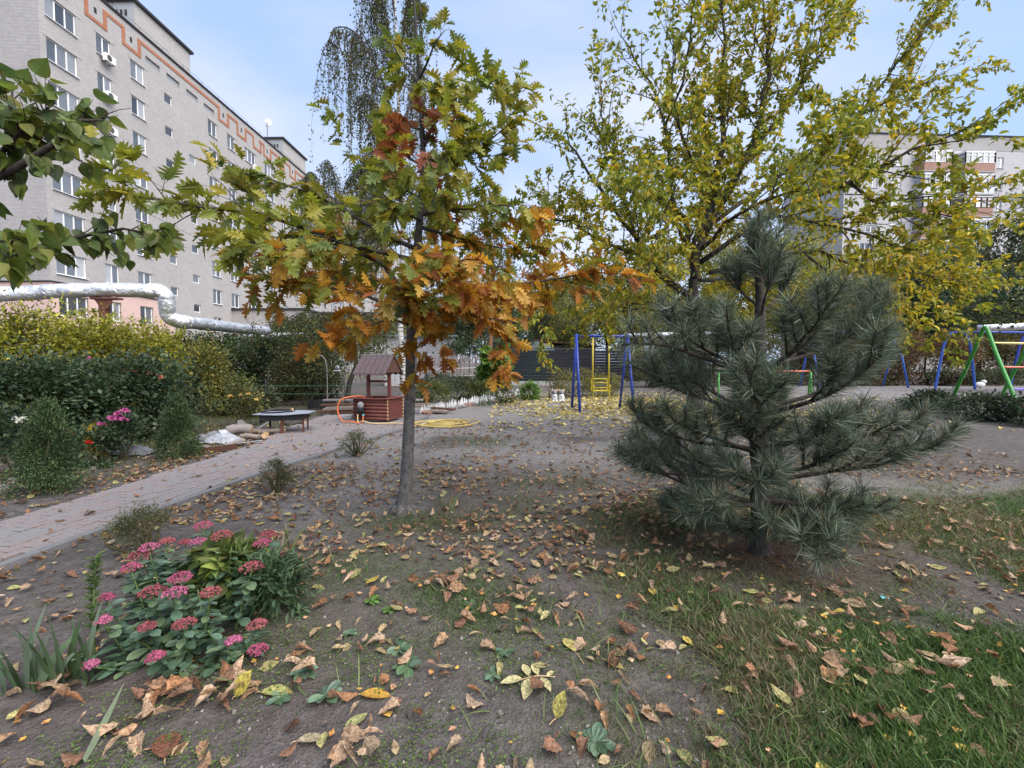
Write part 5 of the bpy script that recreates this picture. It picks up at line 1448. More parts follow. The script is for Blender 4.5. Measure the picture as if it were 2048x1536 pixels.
# ------------------------------------------------------------------ wishing well, pump and hoses
def well():
    Yw = 11.6
    c = GY(757, Yw); c[2] = .017
    rz = R(-14)
    e = thing('garden_well', 'red log garden well with a shingled gable roof on two posts', 'well', c)
    Rm = rotz(rz)
    def L(x, y, z): return c + Rm @ np.array([x, y, z])
    w, d = .84, .80
    n = 6; lh = .088
    for k in range(n):
        z = .05 + lh * (k + .5)
        for s in (-1, 1):
            g = Geo(); g.tube([L(-w / 2 - .05, s * d / 2, z), L(w / 2 + .05, s * d / 2, z)], lh * .5, 12); o = g.build('log', MATS['well_red'], e, True)
            for q in (-1, 1):
                g = Geo(); g.tube([L(q * (w / 2 + .045), s * d / 2, z), L(q * (w / 2 + .054), s * d / 2, z)], lh * .4, 12); g.build('log_end', MATS['well_end'], o)
        for s in (-1, 1):
            g = Geo(); g.box(L(s * w / 2, 0, z), (.07, d - .06, lh * .97), Rm); g.build('board', MATS['well_red'], e, False, .008)
    g = Geo(); zt = .05 + lh * n + .015
    for s in (-1, 1): g.box(L(0, s * (d / 2), zt), (w + .16, .17, .03), Rm); g.box(L(s * w / 2, 0, zt + .001), (.17, d - .17, .03), Rm)
    g.build('rim', MATS['well_red'], e, False, .005)
    for s in (-1, 1):
        g = Geo(); g.box(L(s * .30, 0, zt + .50), (.075, .075, 1.05), Rm); g.build('post', MATS['well_red'], e, False, .006)
    g = Geo(); g.tube([L(-.3, 0, zt + .42), L(.3, 0, zt + .42)], .03, 8); g.build('windlass', MATS['well_red'], e, True)
    ze, zr = zt + .66, zt + 1.10; half = .42
    sl = math.atan2(zr - ze, half)
    ln = math.hypot(zr - ze, half)
    for s in (-1, 1):
        for k in range(6):
            x = -.46 + .92 * (k + .5) / 6
            g = Geo(); g.box(L(x, s * (half / 2 + .02), (ze + zr) / 2 - .02), (.139, ln + .06, .022), Rm @ rotx(-s * sl)); g.build('shingle', MATS['well_roof'], e, False, .004)
            p0 = L(x, s * (half + .035), ze - .055)
            g = Geo(); t = np.linspace(0, PI, 7)
            ax = Rm @ np.array([1, 0, 0]); dn = Rm @ np.array([0, s * math.cos(sl), -math.sin(sl)])
            pts = [p0 + ax * .074 * math.cos(a) + dn * (.055 * math.sin(a) - .02) for a in t]
            V = pts + [p + Rm @ np.array([0, 0, .02]) for p in pts]
            g.add(V, [tuple(range(7)), tuple(range(13, 6, -1))] + [(i, i + 1, i + 8, i + 7) for i in range(6)]); g.build('shingle_tip', MATS['well_roof'], e)
    g = Geo(); g.box(L(0, 0, zr + .0), (.96, .07, .035), Rm); g.build('ridge_board', MATS['wood_grey'], e, False, .004)
    for s in (-1, 1):
        g = Geo(); x = s * .40
        g.add([L(x, -half + .03, ze - .01), L(x, half - .03, ze - .01), L(x, 0, zr - .03), L(x + .02, -half + .03, ze - .01), L(x + .02, half - .03, ze - .01), L(x + .02, 0, zr - .03)], [(0, 2, 1), (3, 4, 5), (0, 1, 4, 3), (1, 2, 5, 4), (2, 0, 3, 5)]); g.build('gable_board', MATS['wood_brown'], e)
    # pump hung on the front
    p = L(-.20, -d / 2 - .13, .37)
    e2 = thing('water_pump', 'small grey and black water pump hanging on the front of the well', 'pump', p)
    g = Geo(); g.ball(p + (0, 0, .06), (.085, .075, .095), 12, 8); g.build('motor', MATS['clay_grey'], e2, True)
    g = Geo(); g.box(p + (0, 0, -.05), (.19, .13, .07)); g.tube([p + (-.07, -.02, -.07), p + (-.07, -.02, -.15)], .025, 8); g.tube([p + (.07, -.02, -.07), p + (.07, -.02, -.15)], .028, 8); g.build('pump_body', MATS['plastic_black'], e2)
    g = Geo(); g.tube([p + (.07, -.02, -.15), p + (.07, -.02, -.20)], .03, 8); g.build('coupling', MATS['turquoise'], e2)
    a, b = p + (.07, -.02, -.19), p + (-.07, -.02, -.14)
    fl = .03
    g = Geo(); g.tube(spline([a, a + (-.02, -.06, -.18), np.array([p[0] - .18, p[1] - .14, c[2] + fl + .02]), np.array([p[0] - .42, p[1] - .08, c[2] + .05]), np.array([p[0] - .56, p[1] - .03, c[2] + .32]), np.array([p[0] - .48, p[1] + .02, c[2] + .58]), L(-.44, -d / 2 + .02, zt + .05), L(-.3, -d / 2 + .12, zt + .04), L(-.2, -.1, zt - .1)], 60), .017, 10)
    tag(g.build('suction_hose', MATS['hose_orange'], None, True), 'orange hose looping from the pump over the rim of the well', 'hose')
    g = Geo(); h0 = G(905, 848)
    g.tube(spline([b, b + (.03, -.05, -.2), np.array([p[0] + .12, p[1] - .18, c[2] + .06]), np.array([p[0] + .38, p[1] - .3, c[2] + .025]), np.array([p[0] + .8, p[1] - .25, c[2] + .02]), np.array([p[0] + 1.15, p[1] - .35, c[2] + .02]), np.array([p[0] + 1.45, p[1] - .75, .03]), np.array([h0[0] - .55, h0[1] + .15, h0[2] + .03])], 60), .017, 8)
    tag(g.build('delivery_hose', MATS['hose_cream'], None, True), 'cream hose trailing from the pump across the paving', 'hose')
    # coil
    g = Geo(); c0 = G(888, 850); rg = np.random.default_rng(4); pts = []
    for k in range(7 * 26):
        t = k / 26 * 2 * PI; m = k / 26
        rr = .38 + .17 * math.sin(m * 1.7) + .10 * math.sin(m * .6 + 1)
        pts.append((c0[0] + .05 * math.sin(m * 2.3) + rr * 1.28 * math.cos(t), c0[1] + .05 * math.cos(m * 1.9) + rr * .95 * math.sin(t), c0[2] + .02 + .055 * (vn(np.array(m * .9), np.array(math.cos(t) + 3), 3) + .5 * vn(np.array(m), np.array(math.sin(t) + 5), 9))))
    pts.append((c0[0] + .72, c0[1] - .25, c0[2] + .03)); pts.append((c0[0] + .2, c0[1] - .62, c0[2] + .02))
    g.tube(np.array(pts), .0145, 7); tag(g.build('hose_coil', MATS['hose_yellow'], None, True), 'yellow garden hose lying coiled on the bare soil', 'hose')
well()

# ------------------------------------------------------------------ low table, log pile, boards
def table():
    c = GY(570, 9.75); rz = R(12); Rm = rotz(rz)
    e = thing('low_table', 'low table with a bent sheet metal top on rusty legs', 'table', c)
    def L(x, y, z): return c + Rm @ np.array([x, y, z])
    g = Geo(); V = []
    for x in np.linspace(-.55, .55, 12):
        for y in (-.36, 0, .36): V.append(L(x, y, .50 + .012 * math.sin(x * 5 + y * 4) - .05 * max(0, abs(y) - .3)))
    f = [(i * 3 + j, i * 3 + 3 + j, i * 3 + 4 + j, i * 3 + 1 + j) for i in range(11) for j in range(2)]
    n = len(V); V2 = V + [v - (0, 0, .012) for v in V]
    edge = [i * 3 for i in range(12)] + [11 * 3 + 1] + [i * 3 + 2 for i in range(11, -1, -1)] + [1]
    g.add(V2, f + [tuple(q + n for q in reversed(F_)) for F_ in f] + [(edge[k], edge[(k + 1) % len(edge)], edge[(k + 1) % len(edge)] + n, edge[k] + n) for k in range(len(edge))][::1]); g.build('sheet_top', MATS['steel_grey'], e)
    g = Geo(); g.box(L(-.02, -.28, .41), (.86, .03, .12), Rm); g.box(L(-.02, .28, .41), (.86, .03, .12), Rm); g.box(L(-.44, 0, .39), (.03, .54, .17), Rm); g.box(L(.42, 0, .42), (.03, .54, .1), Rm); g.build('apron', MATS['plastic_black'], e)
    for sx, sy, r in ((-.4, .25, .04), (.38, .25, .03), (-.02, -.26, .05), (.4, -.26, .035)):
        g = Geo(); g.box(L(sx, sy, .23), (r, r, .46), Rm); g.build('leg', MATS['rust'], e, False, .004)
    rg = np.random.default_rng(3)
    g = Geo(); V = []
    nx = 9
    for i in range(nx):
        for j in range(4):
            u = i / (nx - 1); V.append(L(-.48 + .62 * u, -.12 + .10 * j + .05 * u, .53 + .09 * math.sin(u * 2.4) * math.sin((j + .6) / 3.6 * PI) + rg.normal() * .006))
    f = [(i * 4 + j, i * 4 + 4 + j, i * 4 + 5 + j, i * 4 + 1 + j) for i in range(nx - 1) for j in range(3)]
    m = len(V); g.add(V + [v - (0, 0, .018) for v in V], f + [tuple(q + m for q in reversed(F_)) for F_ in f]); tag(g.build('bark_slab', MATS['bark_dark']), 'curved slab of dark bark lying on the low metal table', 'bark')
    g = Geo(); g.ball(L(.12, -.02, .555), (.05, .04, .03), 8, 6); tag(g.build('orange_lump', MATS['wood_cut'], None, True), 'small orange brown lump beside the bark on the table', 'wood chunk')
table()
def logpile():
    rg = np.random.default_rng(12)
    specs = [(480, 872, .10, .42, 20, 'thick short log with pale cut end in the pile'), (505, 880, .05, .6, -20, 'thin log lying across the pile'), (525, 868, .055, .55, 60, 'brown log leaning beside the table leg'), (520, 882, .05, .55, 10, 'crooked brown branch at the edge of the paving'),
             (528, 876, .06, .35, -50, 'knotty brown log stub near the table'), (470, 893, .045, .35, 75, 'short pale upright piece of branch in the pile'), (545, 870, .05, .5, 15, 'brown log behind the knotty stub'), (450, 900, .03, .7, 12, 'thin pale stick along the paving edge'), (440, 893, .035, .5, 28, 'short red brown stick lying on the sheeting'), (585, 855, .06, .55, 8, 'dark log under the low table')]
    for px, py, r, L, a, txt in specs:
        p = G(px, py); p[2] += r * .9 + (.03 if py < 885 else 0)
        d = np.array([math.cos(R(a)), math.sin(R(a)), .12 * rg.normal()]); q = spline([p - d * L / 2, p + (0, 0, .03 * rg.normal()), p + d * L / 2], 9)
        e = thing('log', txt, 'log', p - (0, 0, r), 'logs on the pile')
        g = Geo(); g.tube(q, r * (1 + .08 * rg.normal(size=9)), 10, False); g.build('bark', MATS['wood_grey' if 'pale' in txt else 'bark_dark' if 'dark' in txt else 'wood_old'], e, True)
        for s in (0, -1):
            t = nrm(q[-1] - q[-2]) if s else nrm(q[0] - q[1])
            g = Geo(); g.tube([q[s] - t * .01, q[s] + t * .003], r * .98, 10); g.build('cut_end', MATS['wood_cut'], e)
    def sheet(px, py, w, d, h, mat, txt, sd, cat):
        r_ = np.random.default_rng(sd); c = G(px, py); nx, ny = 12, 9; V = []
        for i in range(nx):
            for j in range(ny):
                u, v = i / (nx - 1) - .5, j / (ny - 1) - .5
                x, y = c[0] + u * w + r_.normal() * .02, c[1] + v * d + r_.normal() * .02
                V.append((x, y, th(x, y) + .012 + h * max(0, 1 - (2 * u) ** 2 - (2 * v) ** 2) * (.35 + 1.1 * vn(np.array(u * 4 + sd), np.array(v * 4), sd)) + r_.random() * .02))
        f = [(i * ny + j, i * ny + ny + j, i * ny + ny + j + 1, i * ny + j + 1) for i in range(nx - 1) for j in range(ny - 1)]
        g = Geo(); g.add(V, f); o = g.build('sheeting', MATS[mat]); tag(o, txt, cat, 'crumpled sheeting on the pile')
    sheet(445, 885, .65, .5, .17, 'plastic_sheet', 'crumpled pale plastic sheeting on the log pile', 3, 'sheeting')
    sheet(418, 880, .5, .4, .14, 'sheet_grey', 'flat grey sheeting at the end of the log pile', 5, 'sheeting')
    sheet(262, 908, .75, .35, .16, 'sheet_grey', 'grey tarp bundled at the edge of the rose bed', 7, 'tarp')
    sheet(490, 862, .55, .5, .24, 'stone', 'dull grey cloth heaped behind the logs', 9, 'cloth')
    for px, py, L, a, txt in ((495, 893, .5, 10, 'flat pale metal strip on top of the pile'), (522, 860, .55, 50, 'white bent strip leaning out of the pile'), (425, 905, .75, 15, 'brown board edging the sheeting')):
        p = G(px, py); g = Geo(); g.box(p + (0, 0, .08 if 'brown' not in txt else .05), (L, .07 if 'brown' not in txt else .025, .012 if 'brown' not in txt else .1), rotz(R(a)) @ roty(R(-25 if 'bent' in txt else -6)))
        tag(g.build('strip', MATS['wood_brown' if 'brown' in txt else 'plastic_sheet'], None, False, .003), txt, 'board')
    # edging strip of the bed
    g = Geo(); a, b = G(165, 930), G(325, 902); g.tube(spline([a, (a + b) / 2 + (0, 0, .01), b], 8), .02, 5); tag(g.build('edging_strip', MATS['plastic_black']), 'black edging strip along the front of the rose bed', 'edging')
    # timber stacked behind the paving
    Y = 12.9
    for k, (x0, x1, y, z, w, h, a, m, txt) in enumerate((( -5.7, -3.0, 13.2, .10, .16, .05, 3, 'wood_brown', 'long brown plank at the bottom of the stack'), (-5.6, -2.6, 13.45, .16, .18, .05, 5, 'wood_old', 'pale grey plank lying crosswise on the stack'), (-5.3, -2.9, 13.0, .05, .14, .06, -2, 'wood_brown', 'dark plank on the ground in front of the stack'),
                                                       (-5.8, -3.2, 13.7, .24, .2, .05, 2, 'wood_brown', 'brown plank on the back of the stack'), (-5.4, -2.4, 13.15, .24, .12, .06, 7, 'wood_old', 'narrow beam slanting over the stack'), (-5.9, -2.8, 14.1, .34, .25, .05, 0, 'wood_grey', 'weathered top plank of the stack'), (-2.6, -1.9, 13.4, .06, .18, .06, -8, 'wood_old', 'short plank right of the well'), (-2.7, -1.7, 13.6, .13, .16, .05, -12, 'wood_brown', 'short brown plank resting beside the birch'))):
        g = Geo(); g.box(((x0 + x1) / 2, y, z), (x1 - x0, w, h), rotz(R(a)) @ roty(R(-a * .25))); tag(g.build('plank', MATS[m], None, False, .004), txt, 'plank', 'timber behind the paving')
    for x, y in ((-5.3, 13.5), (-3.4, 13.5)):
        g = Geo(); g.box((x, y, .04), (.2, .9, .1)); tag(g.build('timber_bearer', MATS['wood_old'], None, False, .004), 'short timber under the stacked planks', 'plank', 'timber bearers')
    c = GY(690, 11.9); g = Geo(); g.box((c[0], c[1], .075), (.34, .26, .11), rotz(R(8))); tag(g.build('concrete_block', MATS['concrete'], None, False, .02), 'pale concrete block on the paving left of the well', 'concrete block')
    # crate
    c = GY(642, 14.6); e = thing('plastic_crate', 'black open mesh plastic crate behind the timber', 'crate', c)
    for s in (-1, 1):
        g = Geo()
        for u in np.linspace(-.36, .36, 10): g.box((c[0] + u, c[1] + s * .2, .16), (.02, .015, .32))
        for z in np.linspace(.02, .31, 6): g.box((c[0], c[1] + s * .2, z), (.72, .018, .02))
        g.build('side', MATS['plastic_black'], e)
        g = Geo(); g.box((c[0] + s * .36, c[1], .16), (.015, .4, .32)); g.build('end', MATS['plastic_black'], e)
    # hoop rod and lamp
    b = GY(653, 14.2); g = Geo(); g.tube(spline([b, b + (.01, 0, .9), b + (0, 0, 1.45), b + (-.12, 0, 1.72), b + (-.4, 0, 1.8)], 22), .016, 6); tag(g.build('bent_rod', MATS['wood_grey'], None, True), 'pale bent rod standing like a crook left of the lamp', 'rod')
    b = GY(688, 13.9); e = thing('garden_lamp', 'small round white garden lamp on a curved dark stem', 'lamp', b)
    g = Geo(); g.tube(spline([b, b + (0, 0, .8), b + (-.03, 0, 1.15), b + (-.15, 0, 1.38)], 14), .012, 6); g.build('stem', MATS['metal_dark'], e, True)
    g = Geo(); g.ball(b + (-.2, 0, 1.36), .075, 12, 8); g.build('globe', MATS['steel_grey'], e, True)
    g = Geo(); g.tube([b + (-.32, 0, 1.26), b + (-.1, 0, 1.27)], .02, 6); g.build('lamp_arm', MATS['plastic_white'], e, True)
    for px, top, txt in ((530, .62, 'thin dark stake carrying the wire behind the low table'), (853, 2.0, 'thin dark post left of the picket fence')):
        Y = 13.4 if px == 530 else 21.0
        b = GY(px, Y); g = Geo(); g.tube([b, b + (0, 0, 1.0 if px == 530 else 2.0)], .02 if px == 530 else .05, 6); tag(g.build('stake', MATS['metal_dark']), txt, 'stake')
    for z in (.62, .86):
        a, b = GY(360, 13.5), GY(760, 13.6); g = Geo(); t = np.linspace(0, 1, 16)[:, None]; g.tube(a * (1 - t) + b * t + np.array([0, 0, z]) - np.array([0, 0, .05]) * t * (1 - t) * 4, .006, 3); tag(g.build('fence_wire', MATS['wire_green']), ('upper' if z > .7 else 'lower') + ' green wire strung through the garden behind the low table', 'wire', 'garden wires')
logpile()

# ------------------------------------------------------------------ white edging fence and border stones
def edging():
    pk = Geo(); pk.add([(-.022, 0, 0), (.022, 0, 0), (.022, 0, .16), (0, 0, .22), (-.022, 0, .16), (-.022, .012, 0), (.022, .012, 0), (.022, .012, .16), (0, .012, .22), (-.022, .012, .16)], [(0, 1, 2, 3, 4), (9, 8, 7, 6, 5), (1, 6, 7, 2), (2, 7, 8, 3), (3, 8, 9, 4), (4, 9, 5, 0)])
    pm = pk.mesh('picket')
    rl = Geo(); rl.box((0, .018, .06), (.66, .01, .025)); rl.box((0, .018, .13), (.66, .01, .025)); rm = rl.mesh('rail')
    pts = np.array([G(x, y) for x, y in ((838, 834), (880, 824), (930, 813), (985, 803), (1040, 791))])
    q = spline(pts, 60); L = np.concatenate([[0], np.cumsum(np.linalg.norm(np.diff(q, axis=0), axis=1))])
    rg = np.random.default_rng(6); n = int(L[-1] / .7); words = ('first', 'second', 'third', 'fourth', 'fifth', 'sixth', 'seventh', 'eighth', 'ninth', 'tenth', 'eleventh', 'twelfth', 'thirteenth')
    n = min(n, 12)
    for k in range(n):
        s = L[-1] * (k + .5) / n; p = np.array([np.interp(s, L, q[:, i]) for i in range(3)]); p2 = np.array([np.interp(s + .1, L, q[:, i]) for i in range(3)])
        a = math.atan2(p2[1] - p[1], p2[0] - p[0]) + rg.normal() * .07
        e = thing('picket_edging', words[k] + ' little white plastic picket panel of the bed edging, counted from the well', 'edging', p, 'white edging panels')
        for u in np.linspace(-.3, .3, 9):
            hgt = 1.0 + .45 * (1 - abs(u) / .3)
            place('picket', pm, MATS['plastic_white'], e, (p[0] + u * math.cos(a), p[1] + u * math.sin(a), p[2] + .03), (rg.normal() * .08, rg.normal() * .04, a), (1, 1, hgt))
        place('rail', rm, MATS['plastic_white'], e, (p[0], p[1], p[2] + .03), (0, 0, a))
    for k in range(30):
        s = L[-1] * (k + .5 + rg.normal() * .15) / 30; p = np.array([np.interp(s, L, q[:, i]) for i in range(3)])
        r = rg.uniform(.07, .15) * (1 + .3 * (k < 4)); c = p + np.array([rg.normal() * .05 + .06, -.14 + rg.normal() * .06, r * .3])
        g = Geo(); g.ball((0, 0, 0), 1, 9, 6); V = g.v[0]; V *= (1 + .35 * (hsh((V[:, 0] * 50).astype(int), (V[:, 1] * 50 + V[:, 2] * 91).astype(int), k) - .5))[:, None]; V *= np.array([r * 1.25, r, r * .65]); V[:] = V @ rotz(rg.uniform(0, 6)).T + c
        tag(g.build('border_stone', MATS['stone_rust' if k % 5 == 0 else 'stone']), 'rough ' + ('reddish' if k % 5 == 0 else 'grey') + ' stone in the row along the white edging', 'stone', 'border stones, ' + ('reddish' if k % 5 == 0 else 'grey'))
    for k, (px, py, r) in enumerate(((30, 965, .09), (8, 978, .08), (186, 938, .06))):
        c = G(px, py); g = Geo(); g.ball((0, 0, 0), 1, 10, 7); V = g.v[0]; V *= (1 + .25 * (hsh((V[:, 0] * 50).astype(int), (V[:, 1] * 50 + V[:, 2] * 91).astype(int), k + 60) - .5))[:, None]; V *= np.array([r * 1.3, r, r * .7]); V += c
        tag(g.build('border_stone', MATS['stone']), 'grey stone at the foot of the thuja ' + ('beside the path', 'under the white roses', 'by the edging strip')[k], 'stone', 'stones of the rose bed')
edging()

# ------------------------------------------------------------------ fences and sheds at the back
def fences():
    Y = 30.0; x0, x1 = GY(1022, Y)[0], GY(1345, Y)[0]; z0 = .25
    e = thing('slat_fence', 'dark grey fence of horizontal metal slats with narrow gaps', 'fence', ((x0 + x1) / 2, Y, 0))
    rg = np.random.default_rng(2)
    sm = Geo(); sm.box((0, 0, 0), (1, .03, .168)); me = sm.mesh('slat')
    xs = np.linspace(x0, x1, 5)
    for i in range(4):
        for k in range(11):
            z = z0 + .14 + k * .185 + (0 if i != 0 else .01)
            place('slat', me, MATS['slat_dark'], e, ((xs[i] + xs[i + 1]) / 2, Y + rg.normal() * .008, z), (R(-8), 0, rg.normal() * .002), (xs[i + 1] - xs[i] - .05, 1, 1))
    for x in xs:
        g = Geo(); g.box((x, Y + .06, z0 + 1.0), (.08, .08, 2.2)); g.build('post', MATS['metal_dark'], e)
    g = Geo(); g.box(((x0 + x1) / 2, Y - .02, .13), (x1 - x0 + .4, .3, .3)); g.build('plinth', MATS['concrete'], e)
    g = Geo(); g.box(((x0 + x1) / 2, Y + .02, z0 + 2.2), (x1 - x0, .09, .08)); g.build('top_rail', MATS['metal_dark'], e)
    Y = 25.5; xa, xb = GY(845, Y)[0], GY(985, Y)[0]
    e = thing('picket_fence', 'weathered grey brown wooden picket fence behind the flower bed', 'fence', ((xa + xb) / 2, Y, 0))
    pm = Geo(); pm.box((0, 0, .9), (.094, .022, 1.8)); me = pm.mesh('picket')
    for x in np.arange(xa, xb, .118):
        place('picket', me, MATS['wood_old' if rg.random() < .6 else 'wood_grey'], e, (x + rg.normal() * .008, Y + rg.normal() * .01, .1 + rg.normal() * .03), (rg.normal() * .02, rg.normal() * .015, 0), (rg.uniform(.85, 1.1), 1, rg.uniform(.95, 1.06)))
    for z in (.5, 1.45):
        g = Geo(); g.box(((xa + xb) / 2, Y + .05, z), (xb - xa, .04, .09)); g.build('rail', MATS['wood_old'], e)
    for k, z in enumerate((1.02, .62)):
        g = Geo(); t = np.linspace(0, 1, 12)[:, None]; a, b = np.array([xa - .4, 24.0, z + .1]), np.array([xb - .3, 24.0, z + .25]); g.tube(a * (1 - t) + b * t, .012, 3); tag(g.build('fence_wire', MATS['plastic_white']), ('upper' if k == 0 else 'lower') + ' pale wire strung in front of the picket fence', 'wire', 'wires at the picket fence')
    # white wall with turquoise door behind the birch
    c = GY(845, 29.5); e = thing('garden_house', 'small white rendered garden house with turquoise shutters behind the birch', 'shed', c)
    g = Geo(); g.box((c[0] - .2, c[1] + 1, 1.6), (4.6, 2, 3.2)); g.build('wall', MATS['brick_light'], e)
    g = Geo(); g.box((c[0] - .2, c[1] + 1, 3.26), (5.0, 2.5, .12)); g.build('roof', MATS['shed_roof'], e)
    for dx, z in ((-1.6, 1.6), (-.9, 2.5)):
        g = Geo(); g.box((c[0] + dx, c[1] - .02, z), (.75, .05, 1.0 if z < 2 else .6)); g.build('shutter', MATS['turquoise'], e)
    # green shed with a rounded roof
    c = GY(1040, 34); e = thing('green_shed', 'green shed with a low rounded grey roof above the slat fence', 'shed', c)
    g = Geo(); g.box((c[0] - .2, c[1] + 1.5, 1.25), (4.4, 3, 2.5)); g.build('wall', MATS['shed_green'], e)
    g = Geo(); t = np.linspace(0, PI, 13); V = []
    for y in (c[1] - .3, c[1] + 3.3): V += [(c[0] - .1 - 2.7 * math.cos(a), y, 2.45 + .75 * math.sin(a)) for a in t]
    g.add(V, [(i, i + 1, i + 14, i + 13) for i in range(12)] + [tuple(range(12, -1, -1)), tuple(range(13, 26))]); g.build('roof', MATS['shed_roof'], e)
    c = GY(1100, 38); e = thing('board_shed', 'grey weathered board shed behind the slat fence', 'shed', c)
    g = Geo(); g.box((c[0] + 1.0, c[1] + 1.5, 1.5), (5.5, 3, 3.0)); g.build('wall', MATS['wood_grey'], e)
    for k in range(18):
        g = Geo(); g.box((c[0] - 1.6 + k * .31, c[1] - .03, 1.5), (.26, .03, 2.9)); g.build('board', MATS['wood_grey' if k % 3 else 'wood_old'], e)
    g = Geo(); g.box((c[0] + 1.0, c[1] + 1.2, 3.15), (6.2, 4.2, .1), roty(R(5))); g.build('roof', MATS['wood_brown'], e)
fences()

# ------------------------------------------------------------------ playground
def swing():
    Yf, Yb_ = 13.1, 14.9; Ym = 14.0; ap = 2.33
    xl, xr = GY(1152, Ym)[0], GY(1254, Ym)[0]
    e = thing('swing', 'blue steel swing frame with a yellow rod seat over fallen leaves', 'swing', ((xl + xr) / 2, Ym, 0))
    for x in (xl, xr):
        for y in (Yf, Yb_):
            g = Geo(); b = np.array([x, y, th(x, y) - .05]); g.tube([b, np.array([x, Ym + (y - Ym) * .06, ap])], .042, 12); g.build('leg', MATS['paint_blue'], e, True)
        g = Geo(); g.ball((x, Ym, ap + .02), (.05, .10, .05), 10, 6); g.build('joint', MATS['paint_blue_light'], e, True)
    g = Geo(); g.tube([(xl - .03, Ym, ap), (xr + .03, Ym, ap)], .04, 12); g.build('crossbar', MATS['paint_blue'], e, True)
    a, b = xl + .52, xl + 1.02; zs = .62
    for x in (a, b):
        g = Geo(); g.tube([(x, Ym, ap - .04), (x, Ym - .02, zs)], .024, 10); g.build('hanger', MATS['paint_yellow'], e, True)
    g = Geo()
    for z in (zs + .10, zs + .26): g.tube([(a + .02, Ym + .22, z), (b - .02, Ym + .22, z)], .016, 8)
    g.tube(spline([(a, Ym + .22, zs), (a + .01, Ym + .22, zs + .34), (a + .07, Ym + .22, zs + .38), (b - .07, Ym + .22, zs + .38), (b - .01, Ym + .22, zs + .34), (b, Ym + .22, zs)], 30), .018, 8)
    g.build('seat_back', MATS['paint_yellow'], e, True)
    g = Geo()
    for x in (a, b):
        g.tube([(x, Ym - .22, zs), (x, Ym + .24, zs)], .018, 8); g.tube([(x, Ym - .2, zs), (x, Ym - .2, zs + .2), (x, Ym + .2, zs + .2)], .014, 8)
    g.build('seat_side', MATS['paint_yellow'], e, True)
    for k in range(5):
        g = Geo(); g.box(((a + b) / 2, Ym - .18 + k * .09, zs + .02), (b - a + .04, .06, .025)); g.build('seat_slat', MATS['paint_yellow'], e, False, .004)
    for x in (a, b):
        g = Geo(); g.tube([(x, Ym - .1, zs), (x, Ym - .12, zs - .3)], .014, 8); g.build('foot_rod', MATS['paint_yellow'], e, True)
swing()
